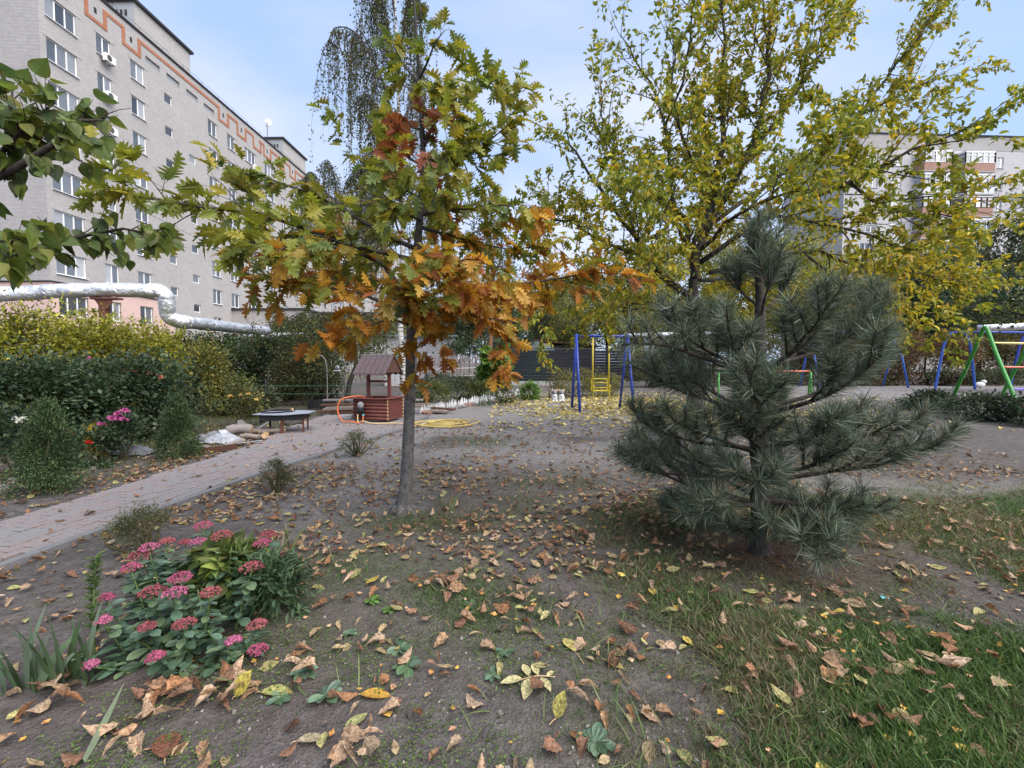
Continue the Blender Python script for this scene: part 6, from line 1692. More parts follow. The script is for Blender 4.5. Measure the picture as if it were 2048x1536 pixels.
def playground():
    # blue arch swing frame
    Y = 20.0
    def arch(e, xa, xb, Ya, Yb2, ztop, mat, r, name='arch'):
        za, zb = float(th(xa, Ya)), float(th(xb, Yb2))
        h = ztop
        pts = [(xa, Ya, za - .05), (xa + (xb - xa) * .10, Ya + (Yb2 - Ya) * .10, za + (h - za) * .45), (xa + (xb - xa) * .19, Ya + (Yb2 - Ya) * .19, za + (h - za) * .80), (xa + (xb - xa) * .30, Ya + (Yb2 - Ya) * .30, za + (h - za) * .955), (xa + (xb - xa) * .5, Ya + (Yb2 - Ya) * .5, h),
               (xa + (xb - xa) * .70, Ya + (Yb2 - Ya) * .70, zb + (h - zb) * .955), (xa + (xb - xa) * .81, Ya + (Yb2 - Ya) * .81, zb + (h - zb) * .80), (xa + (xb - xa) * .90, Ya + (Yb2 - Ya) * .90, zb + (h - zb) * .45), (xb, Yb2, zb - .05)]
        g = Geo(); g.tube(spline(pts, 44), r, 12); g.build(name, MATS[mat], e, True)
    xa, xb = GY(1872, Y)[0], GY(1953, Y)[0]
    zt = AT(1912, 664, Y)[2]
    e = thing('arch_swing', 'blue steel swing frame of rounded arches joined by a long top bar', 'swing', ((xa + xb) / 2, Y, th(xa, Y)))
    arch(e, xa, xb, Y, Y, zt, 'paint_blue_light', .05)
    x2a, x2b = GY(2022, 21.0)[0], GY(2110, 21.0)[0]
    arch(e, x2a, x2b, 21, 21, zt + .05, 'paint_blue', .05)
    g = Geo(); g.tube([((xa + xb) / 2, Y, zt), ((x2a + x2b) / 2, 21, zt + .05)], .05, 10); g.build('top_bar', MATS['paint_blue'], e, True)
    for k in range(4):
        p = np.array([(xa + xb) / 2, Y, zt]) * (1 - (k + 1) / 5) + np.array([(x2a + x2b) / 2, 21, zt + .05]) * (k + 1) / 5
        g = Geo(); g.box(p - (0, 0, .09), (.06, .06, .12)); g.build('hook', MATS['plastic_black'], e)
    Y4 = 22.0; xa, xb = GY(1620, Y4)[0], GY(1792, Y4)[0]; zt2 = AT(1800, 665, Y4)[2]
    e = thing('arch_swing', 'second blue swing frame half hidden behind the pine', 'swing', ((xa + xb) / 2, Y4, 0))
    for x in (xa, xb):
        for s in (-1, 1):
            g = Geo(); g.tube([(x, Y4 + s * .75, th(x, Y4) - .05), (x, Y4, zt2)], .045, 10); g.build('leg', MATS['paint_blue_light'], e, True)
    g = Geo(); g.tube([(xa, Y4, zt2), (xb, Y4, zt2)], .05, 10); g.build('top_bar', MATS['paint_blue_light'], e, True)
    # green climbing frame
    A_, B_ = AT(1903, 806, 12.6), G(2052, 850); h = AT(1970, 654, 12.0)[2]
    A_ = GY(1898, 13.4)
    e = thing('climbing_frame', 'green steel climbing arch with coloured hoop rungs', 'climbing frame', (A_ + B_) / 2)
    T_ = np.array([AT(1970, 654, (A_[1] + B_[1]) / 2)])[0]
    pts = [A_ - (0, 0, .05), A_ * .62 + T_ * .38, A_ * .30 + T_ * .70, A_ * .10 + T_ * .90 + (0, 0, .06), T_, B_ * .10 + T_ * .90 + (0, 0, .06), B_ * .30 + T_ * .70, B_ * .62 + T_ * .38, B_ - (0, 0, .05)]
    g = Geo(); g.tube(spline(pts, 50), .045, 12); g.build('arch', MATS['paint_green'], e, True)
    off = np.array([2.2, .7, 0])
    g = Geo(); g.tube(spline([p + off for p in pts], 50), .045, 12); g.build('arch', MATS['paint_green'], e, True)
    for f, m in ((.80, 'paint_pale_yellow'), (.55, 'paint_coral'), (.33, 'paint_purple'), (.17, 'paint_coral'), (.04, 'paint_mint')):
        p0 = B_ * (1 - f) + T_ * f; p0 = np.array([p0[0], p0[1], B_[2] + (T_[2] - B_[2]) * min(1, f * 1.03)])
        q0 = A_ * (1 - f) + T_ * f; q0[2] = p0[2]
        g = Geo(); g.tube(spline([p0, p0 + off * .5 + (0, -.12, .0), p0 + off], 14), .024, 8); g.tube(spline([p0, p0 + off * .5 + (0, .2, 0), p0 + off], 14), .02, 8); g.build('rung', MATS[m], e, True)
    # small green frame behind the pine with a red seat bar
    for k, (pa, pb, txt) in enumerate(((1438, 1470, 'small green swing frame behind the pine, left of the trunk'), (1548, 1622, 'small green frame with a red bar behind the pine, right of the trunk'))):
        Y5 = 17.0; xa, xb = GY(pa, Y5)[0], GY(pb, Y5)[0]; e = thing('play_frame', txt, 'swing', ((xa + xb) / 2, Y5, th(xa, Y5)))
        z0 = float(th(xa, Y5)); zt = z0 + 1.15
        for x in (xa, xb):
            for s in (-1, 1): g = Geo(); g.tube([(x + .12 * s, Y5 + s * .3, z0 - .05), (x, Y5, zt)], .035, 8); g.build('leg', MATS['paint_green'], e, True)
        g = Geo(); g.tube([(xa, Y5, zt - .02), (xb, Y5, zt - .02)], .03, 8); g.build('bar', MATS['paint_coral' if k else 'paint_green'], e, True)
    c = GY(1962, 22.2); g = Geo(); g.ball(c + (0, 0, .12), (.25, .12, .14), 10, 6); g.ball(c + (.18, 0, .26), (.12, .1, .1), 8, 6); tag(g.build('toy', MATS['clay_white'], None, True), 'pale toy lying at the hedge beyond the blue arch', 'toy')
playground()
def figurine():
    c = G(1116, 804); k = c[1] / 17.0
    e = thing('garden_figure', 'small white and grey animal garden figure sitting among fallen leaves', 'garden figure', c)
    def L(x, y, z): return c + np.array([x, y, z]) * k
    for s in (-1, 1):
        def S(x, z, y=0): return L(s * .13 + x, y, z)
        g = Geo(); g.ball(S(0, .17), np.array([.115, .11, .17]) * k, 12, 8); g.ball(S(-.06, .05, -.10), np.array([.055, .08, .045]) * k, 8, 6); g.ball(S(.06, .05, -.10), np.array([.055, .08, .045]) * k, 8, 6)
        g.build('body', MATS['clay_white'], e, True)
        g = Geo(); g.ball(S(0, .38), np.array([.10, .095, .09]) * k, 12, 8); g.ball(S(0, .36, -.08), np.array([.045, .05, .035]) * k, 8, 6); h = g.build('head', MATS['clay_grey'], e, True)
        for q in (-1, 1):
            g = Geo(); g.ball(S(q * .085, .44), np.array([.045, .03, .055]) * k, 8, 6); g.build('ear', MATS['clay_tan'], h, True)
        g = Geo(); g.ball(S(0, .24, -.09), np.array([.07, .04, .05]) * k, 8, 6); g.build('paw', MATS['clay_white'], e, True)
    b = G(1098, 804); g = Geo(); g.tube([b, b + (0, 0, .42)], .018, 6); tag(g.build('stake', MATS['metal_dark']), 'short dark stake beside the animal figure', 'stake')
figurine()

# ------------------------------------------------------------------ sedum clump and other plants of the near bed
def blade_geo(g, base, d, L, w, bend, col, n=7):
    d = nrm(np.asarray(d, float)); side = nrm(np.cross(d, (0.3, 1, .2))); p = np.array(base, float); V = []
    for k in range(n):
        t = k / (n - 1); ww = w * (1 - t ** 2.2) * (.7 + .6 * min(1, t * 3)) * .5 + .0006
        V += [p - side * ww + np.cross(d, side) * ww * .25, p + side * ww + np.cross(d, side) * ww * .25]
        d = nrm(d + np.asarray(bend) / n); p = p + d * L / (n - 1)
    g.add(V, [(2 * k, 2 * k + 1, 2 * k + 3, 2 * k + 2) for k in range(n - 1)], col)
T_FLORET = template([(1, 0, 0), (-1, 0, 0), (0, 1, 0), (0, -1, 0), (0, 0, 1), (0, 0, -.6)], [(0, 2, 4), (2, 1, 4), (1, 3, 4), (3, 0, 4), (2, 0, 5), (1, 2, 5), (3, 1, 5), (0, 3, 5)], [.6, .6, .6, .6, 0, 1])
T_SED = halfleaf([(0, 0), (.15, .10), (.4, .22), (.62, .28), (.82, .24), (.95, .12), (1, 0)], .22, .25, 0, 0)
def sedum():
    rg = np.random.default_rng(77)
    heads = [(407, 1052, .40), (444, 1072, .43), (397, 1084, .36), (536, 1072, .38), (525, 1088, .36), (504, 1136, .36), (298, 1096, .40), (282, 1112, .36), (262, 1136, .33), (420, 1185, .34), (350, 1186, .34), (305, 1185, .33), (360, 1157, .38), (369, 1249, .25), (206, 1241, .24), (294, 1254, .22), (311, 1314, .16), (514, 1250, .17),
             (467, 1282, .15), (562, 1113, .34), (212, 1196, .28), (334, 1083, .38), (180, 1330, .10), (370, 1085, .36), (515, 1300, .08)]
    b = G(390, 1285)
    e = thing('sedum_plant', 'sedum clump with dusky pink flower heads and fleshy blue green leaves', 'plant', b)
    st = Geo(); P, D, S = [], [], []
    hs = []
    for px, py, z in heads:
        r = ray(px, py); t = (z - EYE) / r[2]; h = np.array([0, 0, EYE]) + r * t
        hs.append(h)
    extra = [h + rg.normal(size=3) * np.array([.10, .10, .0]) - np.array([0, 0, rg.uniform(.04, .12)]) for h in hs[:20] for _ in range(1)]
    for i, h in enumerate(hs + extra):
        ft = b + (h - b) * np.array([.62, .62, 0]) + rg.normal(size=3) * np.array([.03, .03, 0]); ft[2] = th(ft[0], ft[1]) - .01
        q = spline([ft, ft * .5 + h * .5 + rg.normal(size=3) * .015, h - (0, 0, .012)], 10); st.tube(q, np.linspace(.006, .004, 10), 6)
        L = plen(q); k = max(3, int(L / .042))
        for j in range(k):
            u = (.18 + .76 * (j + .5) / k) * 9; m = min(int(u), 8); p = q[m] + (q[m + 1] - q[m]) * (u - m); a0 = rg.uniform(0, 6.3)
            for s in range(3):
                a = a0 + s * 2.1 + rg.normal() * .2; P.append(p); D.append((math.cos(a), math.sin(a), rg.uniform(-.05, .45))); S.append(rg.uniform(.055, .095) * (1.0 if j < k - 1 else .8))
    st.build('stem', MATS['stem_green'], e, True)
    P, D, S = np.array(P), np.array(D), np.array(S); n = len(P)
    ca = pick(rg, [(.065, .115, .072), (.085, .145, .098), (.05, .09, .05), (.11, .165, .085)], n, None, .12)
    g = Geo(); g.inst(T_SED, frames(D, np.array([0, 0, 1.0]) + rg.normal(size=(n, 3)) * .25, S), P, ca, ca * 1.1); tag(g.build('foliage', MATS['waxy'], e), kind='stuff')
    for i, h in enumerate(hs):
        R_ = rg.uniform(.036, .052) * (1 if i < 14 else .75); k = 150
        a = rg.uniform(0, 2 * PI, k); rr = np.sqrt(rg.random(k)) * R_; Q = h + np.stack([np.cos(a) * rr * 1.25, np.sin(a) * rr * 1.25, .55 * R_ * (1 - (rr / R_) ** 2) + rg.normal(size=k) * .003], 1)
        base = np.array([(.40, .10, .17), (.36, .11, .12), (.46, .14, .24), (.30, .085, .10)][i % 4]); c = np.clip(base * (1 + .22 * rg.normal(size=(k, 1))), .01, .8)
        g = Geo(); g.inst(T_FLORET, frames(rdir(rg, k), rdir(rg, k), rg.uniform(.0045, .0075, k)), Q, c, c * .6)
        for s in range(7):
            an = s * .9; g.tube([h - (0, 0, .012), h + (math.cos(an) * R_ * .8, math.sin(an) * R_ * .8, .004)], .0015, 3, False, (.2, .2, .1))
        g.build('flower_head', MATS['petal'], e)
    # green narrow-leaved plant growing through the clump
    bush('phlox_plant', 'bushy green plant with narrow leaves growing through the sedum', 'plant', G(455, 1200), (.22, .15), .32, 520, .075, [(.12, .17, .04), (.09, .14, .035), (.16, .19, .05)], 'stem_green', [T_NARROW, T_OVATE[0]], 141, 22, None, 'round', .2, 14, None, hang=.1)
    bush('phlox_plant', 'dark ferny green plant at the right edge of the sedum', 'plant', G(540, 1230), (.20, .15), .30, 650, .055, [(.055, .10, .05), (.075, .125, .06)], 'stem_green', [T_NARROW], 142, 22, None, 'round', .22, 12)
sedum()
def near_plants():
    rg = np.random.default_rng(9)
    def fan(px, py, n, L, w, txt, spread=.5, cols=((.085, .14, .06), (.11, .165, .09), (.15, .20, .13)), rb=.06, group=None, cat='plant', name='iris_clump'):
        b = G(px, py); e = thing(name, txt, cat, b, group)
        for k in range(n):
            a = rg.uniform(0, 2 * PI); g = Geo(); d = np.array([math.cos(a) * spread * rg.random(), math.sin(a) * spread * .5 * rg.random(), 1])
            blade_geo(g, b + np.array([rg.normal() * rb, rg.normal() * rb * .6, -.01]), d, L * rg.uniform(.55, 1.1), w * rg.uniform(.7, 1.2), (math.cos(a) * rg.uniform(.1, .9), math.sin(a) * .3, -rg.uniform(.0, .7)), np.array(cols[k % len(cols)]) * rg.uniform(.8, 1.2))
            g.build('blade', MATS['waxy'], e)
    fan(110, 1368, 24, .36, .040, 'iris clump with sword leaves beside the pink sedum', .45)
    fan(30, 1378, 8, .24, .030, 'small iris fan at the foot of the big iris clump', .4, rb=.03)
    fan(568, 1105, 9, .26, .018, 'thin iris tuft behind the sedum', .4, cols=((.13, .17, .07), (.18, .20, .10), (.25, .21, .12)), rb=.035)
    fan(893, 1022, 9, .26, .02, 'iris tuft with a folded blade beside the oak trunk', .6, cols=((.12, .17, .07), (.16, .20, .09), (.3, .25, .13)), rb=.04)
    fan(850, 806, 26, .55, .04, 'big iris clump behind the white edging near the birch', .8, rb=.14)
    fan(940, 802, 18, .45, .035, 'grey green iris clump in the middle of the flower bed', .8, cols=((.10, .14, .09), (.14, .17, .11)), rb=.12)
    fan(975, 812, 14, .4, .03, 'small iris clump near the yellow daisies', .8, rb=.1)
    g = Geo(); blade_geo(g, G(170, 1536) + (0, 0, .03), ray(245, 1400) * 0 + (G(240, 1415) - G(170, 1536)), .38, .03, (0, 0, .25), (.24, .30, .20), 9); tag(g.build('iris_leaf', MATS['waxy']), 'long pale iris blade bent down onto the soil', 'leaf')
    # lily stalk
    b = G(188, 1330); e = thing('lily_stalk', 'upright leafy green lily stalk behind the iris clump', 'plant', b); top = AT(192, 1112, b[1] + .03)
    q = spline([b, b * .5 + top * .5 + (-.01, 0, 0), top], 12); g = Geo(); g.tube(q, np.linspace(.008, .004, 12), 7); g.build('stem', MATS['stem_green'], e, True)
    n = 150; u = rg.uniform(.25, 1, n); a = np.arange(n) * 2.4; P = np.stack([np.interp(u, np.linspace(0, 1, 12), q[:, i]) for i in range(3)], 1)
    D = np.stack([np.cos(a), np.sin(a), np.full(n, .55) + rg.normal(size=n) * .3], 1); g = Geo(); g.inst(T_NARROW, frames(D, np.tile([0, 0, 1.0], (n, 1)), rg.uniform(.03, .06, n)), P, pick(rg, [(.07, .12, .035), (.10, .16, .05)], n)); g.build('foliage', MATS['leaf'], e)
    # weeds
    for k, (px, py, s, txt) in enumerate(((650, 1395, .075, 'broad leafed weed rosette on bare soil below the sedum'), (612, 1345, .07, 'weed rosette between curled brown leaves'), (815, 1335, .075, 'large blue green weed rosette in the middle of the litter'), (800, 1300, .06, 'weed rosette behind the large rosette'), (745, 1205, .06, 'bright green weed near the path side litter'), (778, 1222, .05, 'small weed beside the bright green one'),
                                          (1190, 1490, .08, 'ragged thistle rosette beside the big yellow leaf'), (940, 1212, .045, 'tiny weed behind the walnut leaflets'), (700, 1270, .04, 'tiny weed on the soil near the sedum'), (560, 1400, .05, 'small weed beside the fallen brown leaves'), (985, 1355, .05, 'small weed near the compound leaf'), (1010, 1310, .05, 'grassy weed above the compound leaf'))):
        c = G(px, py); e = thing('weed', txt, 'weed', c, 'weeds on the soil'); n = 11; a = np.arange(n) * 2.4 + rg.random() * 6
        D = np.stack([np.cos(a), np.sin(a), rg.uniform(.05, .6, n)], 1); g = Geo(); P = np.tile(c + (0, 0, .01), (n, 1)); ca = pick(rg, [(.085, .14, .09), (.11, .17, .10), (.07, .12, .06)] if k not in (4, 5) else [(.10, .19, .04), (.08, .15, .035)], n)
        g.inst(T_SED, frames(D, np.array([0, 0, 1.0]) + rg.normal(size=(n, 3)) * .2, s * rg.uniform(.6, 1.2, n)), P, ca, ca); g.build('leaves', MATS['waxy'], e)
    # dead stalks
    for k, (px, py, h, txt) in enumerate(((640, 1100, .16, 'dry brown stalk left of the oak litter'), (628, 1128, .13, 'dry brown stalk with withered leaves'), (415, 1095, .28, 'thin dry stalk standing behind the sedum'), (662, 1052, .12, 'short dry stalk on the bare soil'))):
        c = G(px, py); g = Geo(); g.tube(spline([c, c + (rg.normal() * .01, 0, h * .5), c + (rg.normal() * .04, 0, h)], 6), .003, 4, True, (.11, .06, .035)); n = 7
        g.inst(T_OVATE[1], frames(rdir(rg, n), rdir(rg, n), rg.uniform(.02, .04, n)), c + np.array([0, 0, h]) * rg.uniform(.5, 1, (n, 1)), pick(rg, [(.10, .05, .03), (.14, .07, .04)], n)); tag(g.build('dry_stalk', MATS['leaf_dry']), txt, 'dry stalk')
    for px, py, txt in ((1108, 1085, 'thin green plantain stalk on the soil right of the oak'),):
        c = G(px, py); g = Geo(); g.tube([c, c + (.005, 0, .17)], .003, 4); g.ball(c + (.005, 0, .17), (.006, .006, .025), 6, 5); tag(g.build('plantain_stalk', MATS['stem_green']), txt, 'plant')
    # litter scraps
    for px, py, txt, c_ in ((1770, 1200, 'crumpled pale blue scrap of plastic in the grass', 'turquoise'), (1648, 1434, 'white scrap of paper beside a curled leaf', 'clay_white')):
        c = G(px, py); g = Geo(); V = [(c[0] + x * .02 + rg.normal() * .004, c[1] + y * .012, c[2] + .012 + rg.random() * .014) for x in (-1.2, 0, 1.2) for y in (-1, 0, 1)]; g.add(V, [(i * 3 + j, i * 3 + 3 + j, i * 3 + 4 + j, i * 3 + 1 + j) for i in range(2) for j in range(2)]); tag(g.build('litter_scrap', MATS[c_]), txt, 'litter')
near_plants()

# ------------------------------------------------------------------ grass
def grass():
    rg = np.random.default_rng(41)
    N_ = 340000
    y = np.exp(rg.uniform(math.log(1.35), math.log(10.0), N_)); x = np.where(rg.random(N_) < .86, rg.uniform(-1.25, 1.3, N_), rg.uniform(1.3, 2.6, N_)) * y
    gd = grassy(x, y)
    ok = rg.random(N_) < gd * .95
    x, y, gd = x[ok], y[ok], gd[ok]; n = len(x)
    P = np.stack([x, y, th(x, y) - .003], 1)
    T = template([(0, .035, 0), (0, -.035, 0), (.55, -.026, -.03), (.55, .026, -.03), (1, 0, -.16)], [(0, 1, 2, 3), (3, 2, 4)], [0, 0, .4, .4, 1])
    tall = .018 + .042 * gd * rg.uniform(.35, 1.15, n) * (1 + .5 * (x > .6)) * (.6 + .8 * fbm(x * 1.5, y * 1.5, 17, 2))
    lean = rg.normal(size=(n, 2)) * .75 + np.stack([.35 * (vn(x * 1.2, y * 1.2, 5) - .5), .35 * (vn(x * 1.2, y * 1.2, 6) - .5)], 1) * 3
    D = np.concatenate([lean, np.full((n, 1), .75)], 1)
    dry = sst(.40, .75, fbm(x * .9 + 4, y * .9, 23, 3)) * .7
    ca = np.where((rg.random(n) < dry)[:, None], pick(rg, [(.21, .175, .105), (.15, .125, .075), (.27, .23, .14)], n), pick(rg, [(.065, .125, .03), (.09, .165, .04), (.05, .095, .03), (.135, .195, .075)], n))
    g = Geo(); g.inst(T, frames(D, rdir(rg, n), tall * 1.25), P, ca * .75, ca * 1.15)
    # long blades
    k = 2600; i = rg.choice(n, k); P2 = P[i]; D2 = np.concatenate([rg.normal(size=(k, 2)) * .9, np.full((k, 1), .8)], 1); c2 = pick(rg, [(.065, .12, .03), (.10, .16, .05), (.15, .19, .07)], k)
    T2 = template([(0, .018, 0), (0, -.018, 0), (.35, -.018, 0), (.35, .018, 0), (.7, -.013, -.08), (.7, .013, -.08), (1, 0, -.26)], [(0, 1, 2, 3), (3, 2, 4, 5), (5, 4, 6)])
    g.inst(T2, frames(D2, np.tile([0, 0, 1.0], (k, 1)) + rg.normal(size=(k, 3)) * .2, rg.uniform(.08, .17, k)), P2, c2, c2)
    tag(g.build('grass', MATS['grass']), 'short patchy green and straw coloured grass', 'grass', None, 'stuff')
    # chickweed mats
    N_ = 60000; y = np.exp(rg.uniform(math.log(1.4), math.log(4.5), N_)); x = rg.uniform(-1.1, .7, N_) * y
    m = sst(.46, .62, fbm(x * 2.2 + 20, y * 2.2 + 5, 71, 3)) * sst(4.4, 2.6, y)
    ok = (rg.random(N_) < m * .7) & ~in_path(x, y, .1); x, y = x[ok], y[ok]; n = len(x)
    g = Geo(); P = np.stack([x, y, th(x, y) + rg.uniform(.002, .018, n)], 1); c = pick(rg, [(.10, .16, .035), (.075, .125, .03), (.13, .19, .05)], n)
    D = np.concatenate([rg.normal(size=(n, 2)), rg.uniform(-.1, .4, (n, 1))], 1); g.inst(T_SMALL, frames(D, np.tile([0, 0, 1.0], (n, 1)) + rg.normal(size=(n, 3)) * .3, rg.uniform(.006, .016, n)), P, c, c)
    tag(g.build('chickweed', MATS['grass']), 'mats of tiny bright green chickweed leaves on the soil', 'ground cover', None, 'stuff')
    # grass of the left garden beds, farther off
    N_ = 45000; y = rg.uniform(5.5, 16, N_); x = rg.uniform(-10.5, -4.9, N_); gd = np.maximum(grassy(x, y), .25)
    ok = (rg.random(N_) < gd) & ~in_path(x, y, .15); x, y = x[ok], y[ok]; n = len(x)
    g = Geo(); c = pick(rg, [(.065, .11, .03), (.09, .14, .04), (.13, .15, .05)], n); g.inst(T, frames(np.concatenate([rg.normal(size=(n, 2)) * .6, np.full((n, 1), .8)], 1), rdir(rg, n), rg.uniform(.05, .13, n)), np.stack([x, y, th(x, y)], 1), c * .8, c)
    tag(g.build('bed_grass', MATS['grass']), 'green ground cover between the roses', 'grass', None, 'stuff')
    # soil crumbs
    n = 4200; y = np.exp(rg.uniform(math.log(1.4), math.log(9), n)); x = rg.uniform(-1.0, 1.2, n) * y; ok = ~in_path(x, y, .05); x, y = x[ok], y[ok]; n = len(x)
    g = Geo(); c = pick(rg, [(.20, .175, .165), (.14, .12, .11), (.30, .27, .25)], n); s = rg.gamma(1.6, .0022, n) + .0015; g.inst(T_FLORET, frames(rdir(rg, n), rdir(rg, n), s), np.stack([x, y, th(x, y) + s * .4], 1), c, c); tag(g.build('soil_crumbs', MATS['petal']), 'small crumbs of soil and grit', 'soil', None, 'stuff')
grass()

# ------------------------------------------------------------------ fallen leaves
def litter():
    rg = np.random.default_rng(55)
    Tw = [halfleaf(DRY, .35, .15, .05, .10), halfleaf(DRY, .12, -.25, .15, .06), halfleaf([(u, v * .85) for u, v in DRY], .6, .2, -.1, 0)]          # walnut leaflets
    LOB = [(0, 0), (.08, .12), (.10, .30), (.24, .31), (.36, .42), (.46, .34), (.60, .35), (.67, .23), (.82, .18), (1, 0)]
    Tl = [halfleaf(LOB, .5, .3, .2, .18), halfleaf(LOB, -.45, -.2, .25, .18), halfleaf(LOB, .8, .45, -.2, .1)]                                      # curled lobed brown leaves
    Tb = [template([(0, 0, 0), (.4, .42, .12), (1, .1, .0), (.5, -.38, .1)], [(0, 3, 2), (0, 2, 1)]), template([(0, 0, 0), (.5, .35, -.08), (1, 0, .1), (.5, -.35, .02)], [(0, 2, 1), (0, 3, 2)])]
    WAL = [(.27, .24, .10), (.33, .29, .13), (.29, .215, .12), (.22, .21, .08), (.40, .30, .07)]
    BRN = [(.27, .165, .095), (.20, .115, .07), (.31, .21, .135), (.24, .12, .06), (.15, .08, .05), (.34, .245, .165)]
    Tc = [halfleaf(DRY, .9, .3, .35, .12), halfleaf([(u, v * 1.15) for u, v in DRY], -.6, -.35, .4, .12), halfleaf([(u, v * .8) for u, v in DRY], 1.1, .5, -.3, .05)]      # rolled-up brown leaves
    BIT = [(.50, .30, .06), (.45, .22, .07), (.42, .30, .18), (.38, .21, .12)]
    def dens(x, y):
        d = .30 + .75 * sst(.42, .66, fbm(x * 1.1 + 3, y * 1.1, 61, 3))
        d = d * sst(7.2, 5.6, y)
        d = np.maximum(d, 1.1 * np.exp(-((x + 1.6) / 1.0) ** 2 - ((y - 5.6) / 1.1) ** 2) * sst(.35, .6, fbm(x * 1.6, y * 1.6, 62, 3)))
        d = np.maximum(d, .9 * np.exp(-((x + .3) / 1.3) ** 2 - ((y - 6.8) / .8) ** 2) * sst(.4, .62, fbm(x * 1.3, y * 1.3, 63, 3)))
        d = np.maximum(d, .8 * np.exp(-((x + .1) / 1.5) ** 2 - ((y - 4.0) / .8) ** 2))
        d = np.maximum(d, 1.0 * np.exp(-((x + 5.05) / .35) ** 2) * sst(4.5, 5.5, y) * sst(10, 9, y))
        d = np.maximum(d, .16 * sst(10, 6, np.abs(x)) * sst(20, 9, y))
        pav = in_path(x, y)
        d = np.where(pav, .05, d)
        d = d * (1 - .75 * np.exp(-((y - 5.35 + .12 * (x - 4)) / .5) ** 2) * sst(2.5, 4, x))
        return np.clip(d, 0, 1)
    A = []
    # near leaves
    N_ = 33000; y = np.sqrt(rg.uniform(1.35 ** 2, 11 ** 2, N_)); x = rg.uniform(-1.2, 1.5, N_) * y; ok = (rg.random(N_) < dens(x, y)) & (np.abs(x) < 8); x, y = x[ok], y[ok]
    heap = [(95, 1400, 9), (435, 1392, 10), (262, 1462, 7), (300, 1395, 7), (600, 1345, 6), (690, 1500, 6), (880, 1180, 8), (1160, 1400, 4), (1640, 1340, 7), (1880, 1330, 7), (1780, 1470, 6), (1250, 1300, 6)]
    hx = [G(px + rg.normal() * 26, py + rg.normal() * 13)[:2] for px, py, m in heap for _ in range(m)]; hx = np.array(hx); nh = len(hx)
    x = np.concatenate([x, hx[:, 0]]); y = np.concatenate([y, hx[:, 1]])
    n = len(x); kind = rg.choice(4, n, p=[.22, .22, .28, .28]); kind = np.where((kind == 2) & (y > 6), 1, kind)
    # yellow carpet round the swing
    N_ = 7000; x2 = rg.normal(size=N_) * 3.2 + 4.2; y2 = rg.normal(size=N_) * 3.0 + 15.5
    ok = (rg.random(N_) < sst(.25, .5, fbm(x2 * .7, y2 * .7, 64, 3))) & (y2 > 9.3) & (x2 > -.6); x2, y2 = x2[ok], y2[ok]
    def build(x, y, kind, size, cols):
        n = len(x); a = rg.uniform(0, 2 * PI, n); D = np.stack([np.cos(a), np.sin(a), rg.normal(size=n) * .12], 1)
        up = np.array([0, 0, 1.0]) + rg.normal(size=(n, 3)) * .28
        M = frames(D, up, size); P = np.stack([x, y, th(x, y) + .010 + .012 * rg.random(n)], 1)
        pav = in_path(x, y); P[:, 2] = np.where(pav, .022, P[:, 2])
        return M, P
    sz = np.where(kind == 0, rg.uniform(.05, .105, n), np.where(kind == 2, rg.uniform(.018, .045, n), rg.uniform(.04, .10, n)))
    kind[n - nh:] = np.where(np.arange(nh) % 3 == 0, 1, 3); sz[n - nh:] = rg.uniform(.07, .125, nh)
    M, P = build(x, y, kind, sz, None); P[n - nh:, 2] += rg.uniform(0, .03, nh)
    ca = np.where((kind == 0)[:, None], pick(rg, WAL, n, [.20, .14, .46, .14, .06], .15), np.where((kind == 2)[:, None], pick(rg, BIT, n, None, .15), pick(rg, BRN, n, None, .18)))
    P[:, 2] += np.where(kind % 2 == 1, .012, 0) + np.where(grassy(x, y) > .45, .018, 0)
    px, py, d = PX(P); vis = (px > 0) & (px < 2048) & (py > 0) & (py < 1536)
    show = np.where(vis & (kind != 2), sz / d, 0)
    idx = np.argsort(-show)[:300]
    meshes = {}
    for k, Ts in ((0, Tw), (1, Tl), (3, Tc)):
        for j, T in enumerate(Ts):
            g = Geo(); g.raw(T[0], T[1], T[2], np.repeat(T[3][:, None] * .35, 3, 1)); g.has_col = True; meshes[k, j] = g.mesh('fallen_leaf')
    for i in idx:
        k = int(kind[i]); o = placeM('fallen_leaf', meshes[k, int(i) % 3], MATS['leaf_dry_object'], M[i], P[i]); o.color = (*ca[i], 1)
        c = ca[i]; X_, Y_ = P[i][0], P[i][1]
        where = ('beside the sedum clump' if X_ < -.7 and Y_ < 3.1 else 'on the paved path' if bool(in_path(X_, Y_)) else 'round the foot of the oak' if math.hypot(X_ + 1.1, Y_ - 4.5) < .9 else 'under the pine' if math.hypot(X_ - 2, Y_ - 3.5) < 1.0
                 else 'in the grass before the pine' if grassy(X_, Y_) > .35 and X_ > 0 else 'near the compound walnut leaf' if math.hypot(X_ - .1, Y_ - 2.1) < .5 else 'on the soil beyond the sedum' if X_ < -.7 else 'on the bare soil between oak and pine')
        what = ('oval yellow green walnut leaflet' if c[1] > .78 * c[0] else 'oval tan walnut leaflet') if k == 0 else ('dark brown ' if c[0] < .26 else 'light brown ') + ('lobed curled leaf' if k == 1 else 'rolled up leaf')
        tag(o, what + ' ' + where, 'leaf', 'fallen leaves: ' + what + ' ' + where)
    rest = np.setdiff1d(np.arange(n), idx); g = Geo()
    for k, Ts in ((0, Tw), (1, Tl), (2, Tb), (3, Tc)):
        for j, T in enumerate(Ts):
            a = rest[(kind[rest] == k) & (rest % len(Ts) == j)]; g.inst(T, M[a], P[a], ca[a], ca[a] * .8)
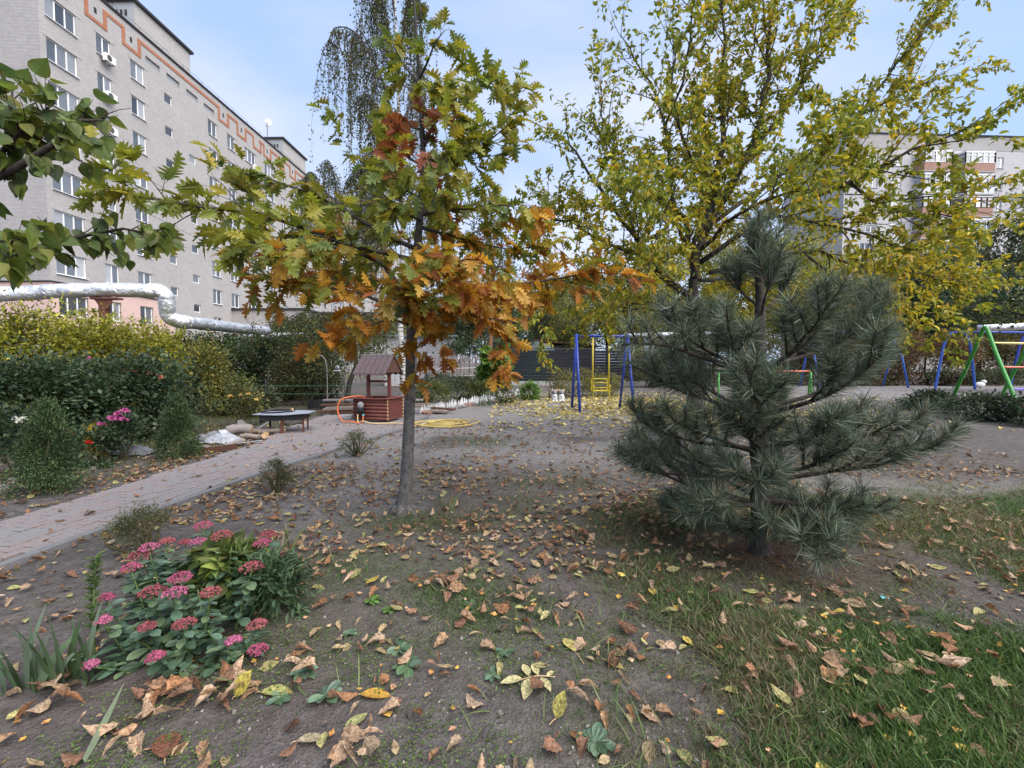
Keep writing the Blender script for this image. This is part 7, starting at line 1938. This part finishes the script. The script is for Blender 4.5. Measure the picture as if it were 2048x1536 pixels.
    n2 = len(x2); sz2 = rg.uniform(.08, .17, n2); M2, P2 = build(x2, y2, None, sz2, None); P2[:, 2] += .015; c2 = pick(rg, [(.50, .40, .10), (.56, .47, .17), (.42, .30, .08), (.50, .42, .22), (.34, .27, .10)], n2)
    for j, T in enumerate(Tw[:2]):
        a = np.arange(n2) % 2 == j; g.inst(T, M2[a], P2[a], c2[a], c2[a] * .85)
    tag(g.build('leaf_litter', MATS['leaf_dry']), 'scattered fallen leaves too many to count', 'fallen leaves', None, 'stuff')
    # named single leaves in the foreground
    W1 = halfleaf([(0, 0), (.08, .08), (.25, .19), (.45, .23), (.65, .20), (.85, .10), (1, 0)], .25, .1, .03, 0)
    e = thing('compound_leaf', 'pale yellow walnut leaf with leaflets still on its stalk', 'leaf', G(1060, 1372))
    a, b = G(1040, 1368) + (0, 0, .02), G(1110, 1362) + (0, 0, .02); g = Geo(); g.tube(spline([a, (a + b) / 2 + (0, 0, .012), b], 8), .0022, 5); g.build('stalk', MATS['wood_cut'], e)
    me = Geo(); me.raw(W1[0], W1[1], W1[2], np.repeat(W1[3][:, None] * .2, 3, 1)); me.has_col = True; lm = me.mesh('leaflet')
    for (p0, p1) in (((1045, 1366), (1000, 1375)), ((1058, 1362), (1046, 1336)), ((1062, 1366), (1048, 1408)), ((1076, 1360), (1064, 1336)), ((1082, 1364), (1102, 1392)), ((1093, 1362), (1110, 1352))):
        p, q = G(*p0) + (0, 0, .022), G(*p1) + (0, 0, .03); d_ = q - p; o = placeM('leaflet', lm, MATS['leaf_dry_object'], frames(d_[None], np.array([[.1 * rg.normal(), .1 * rg.normal(), 1]]), [np.linalg.norm(d_)])[0], p, e); o.color = (.38, .34, .17, 1)
    for k, (p0, p1, up, c, txt, s) in enumerate((((1112, 1444), (1128, 1380), .10, (.42, .36, .10), 'large ribbed yellow leaf with a long stalk standing up from the soil', 1), ((1150, 1308), (1127, 1275), .03, (.46, .39, .13), 'yellow leaf with a thin stalk near the compound leaf', 1), ((1447, 1385), (1490, 1388), .02, (.48, .42, .16), 'pale oval yellow leaf lying in the grass', 0),
                                                 ((1210, 1325), (1250, 1340), .02, (.34, .29, .10), 'olive brown leaf at the edge of the grass', 0), ((520, 1390), (590, 1385), .02, (.36, .36, .12), 'long green yellow leaf beside the curled brown leaves', 0), ((720, 1395), (785, 1392), .03, (.46, .26, .05), 'glossy orange brown leaf curled on the soil', 0), ((592, 1490), (655, 1475), .03, (.34, .28, .18), 'broad pale tan leaf on the soil', 0),
                                                 ((690, 1470), (735, 1425), .03, (.36, .36, .15), 'long pale green leaf on edge in the litter', 0), ((470, 1400), (500, 1340), .09, (.42, .34, .07), 'yellow mottled leaf leaning against the sedum', 0), ((330, 1525), (335, 1460), .03, (.19, .08, .05), 'dark red brown oval leaf on the soil', 0), ((1480, 1335), (1505, 1322), .02, (.38, .26, .18), 'pinkish tan oval leaf in the grass', 0))):
        p = G(*p0) + (0, 0, .015); q = AT(p1[0], p1[1], p[1] + .03) if up > .05 else G(*p1) + (0, 0, .012); d_ = q - p; L_ = np.linalg.norm(d_)
        e = thing('fallen_leaf', txt, 'leaf', p)
        o = placeM('blade', lm, MATS['leaf_dry_object'], frames(d_[None], np.array([[.2 * rg.normal(), -.5 if up > .05 else .1, 1]]), [L_])[0] @ np.diag([1, 1.3 if up > .05 else 1.15, 1]), p, e); o.color = (*[q * .78 for q in c], 1)
        g = Geo(); t_ = -nrm(d_) * (.09 if s else .02); t_[2] = -.006; g.tube(spline([p, p + t_ * .5 + (0, 0, .004), p + t_], 5), .0018, 4); g.build('stalk', MATS['wood_cut'], e)
litter()
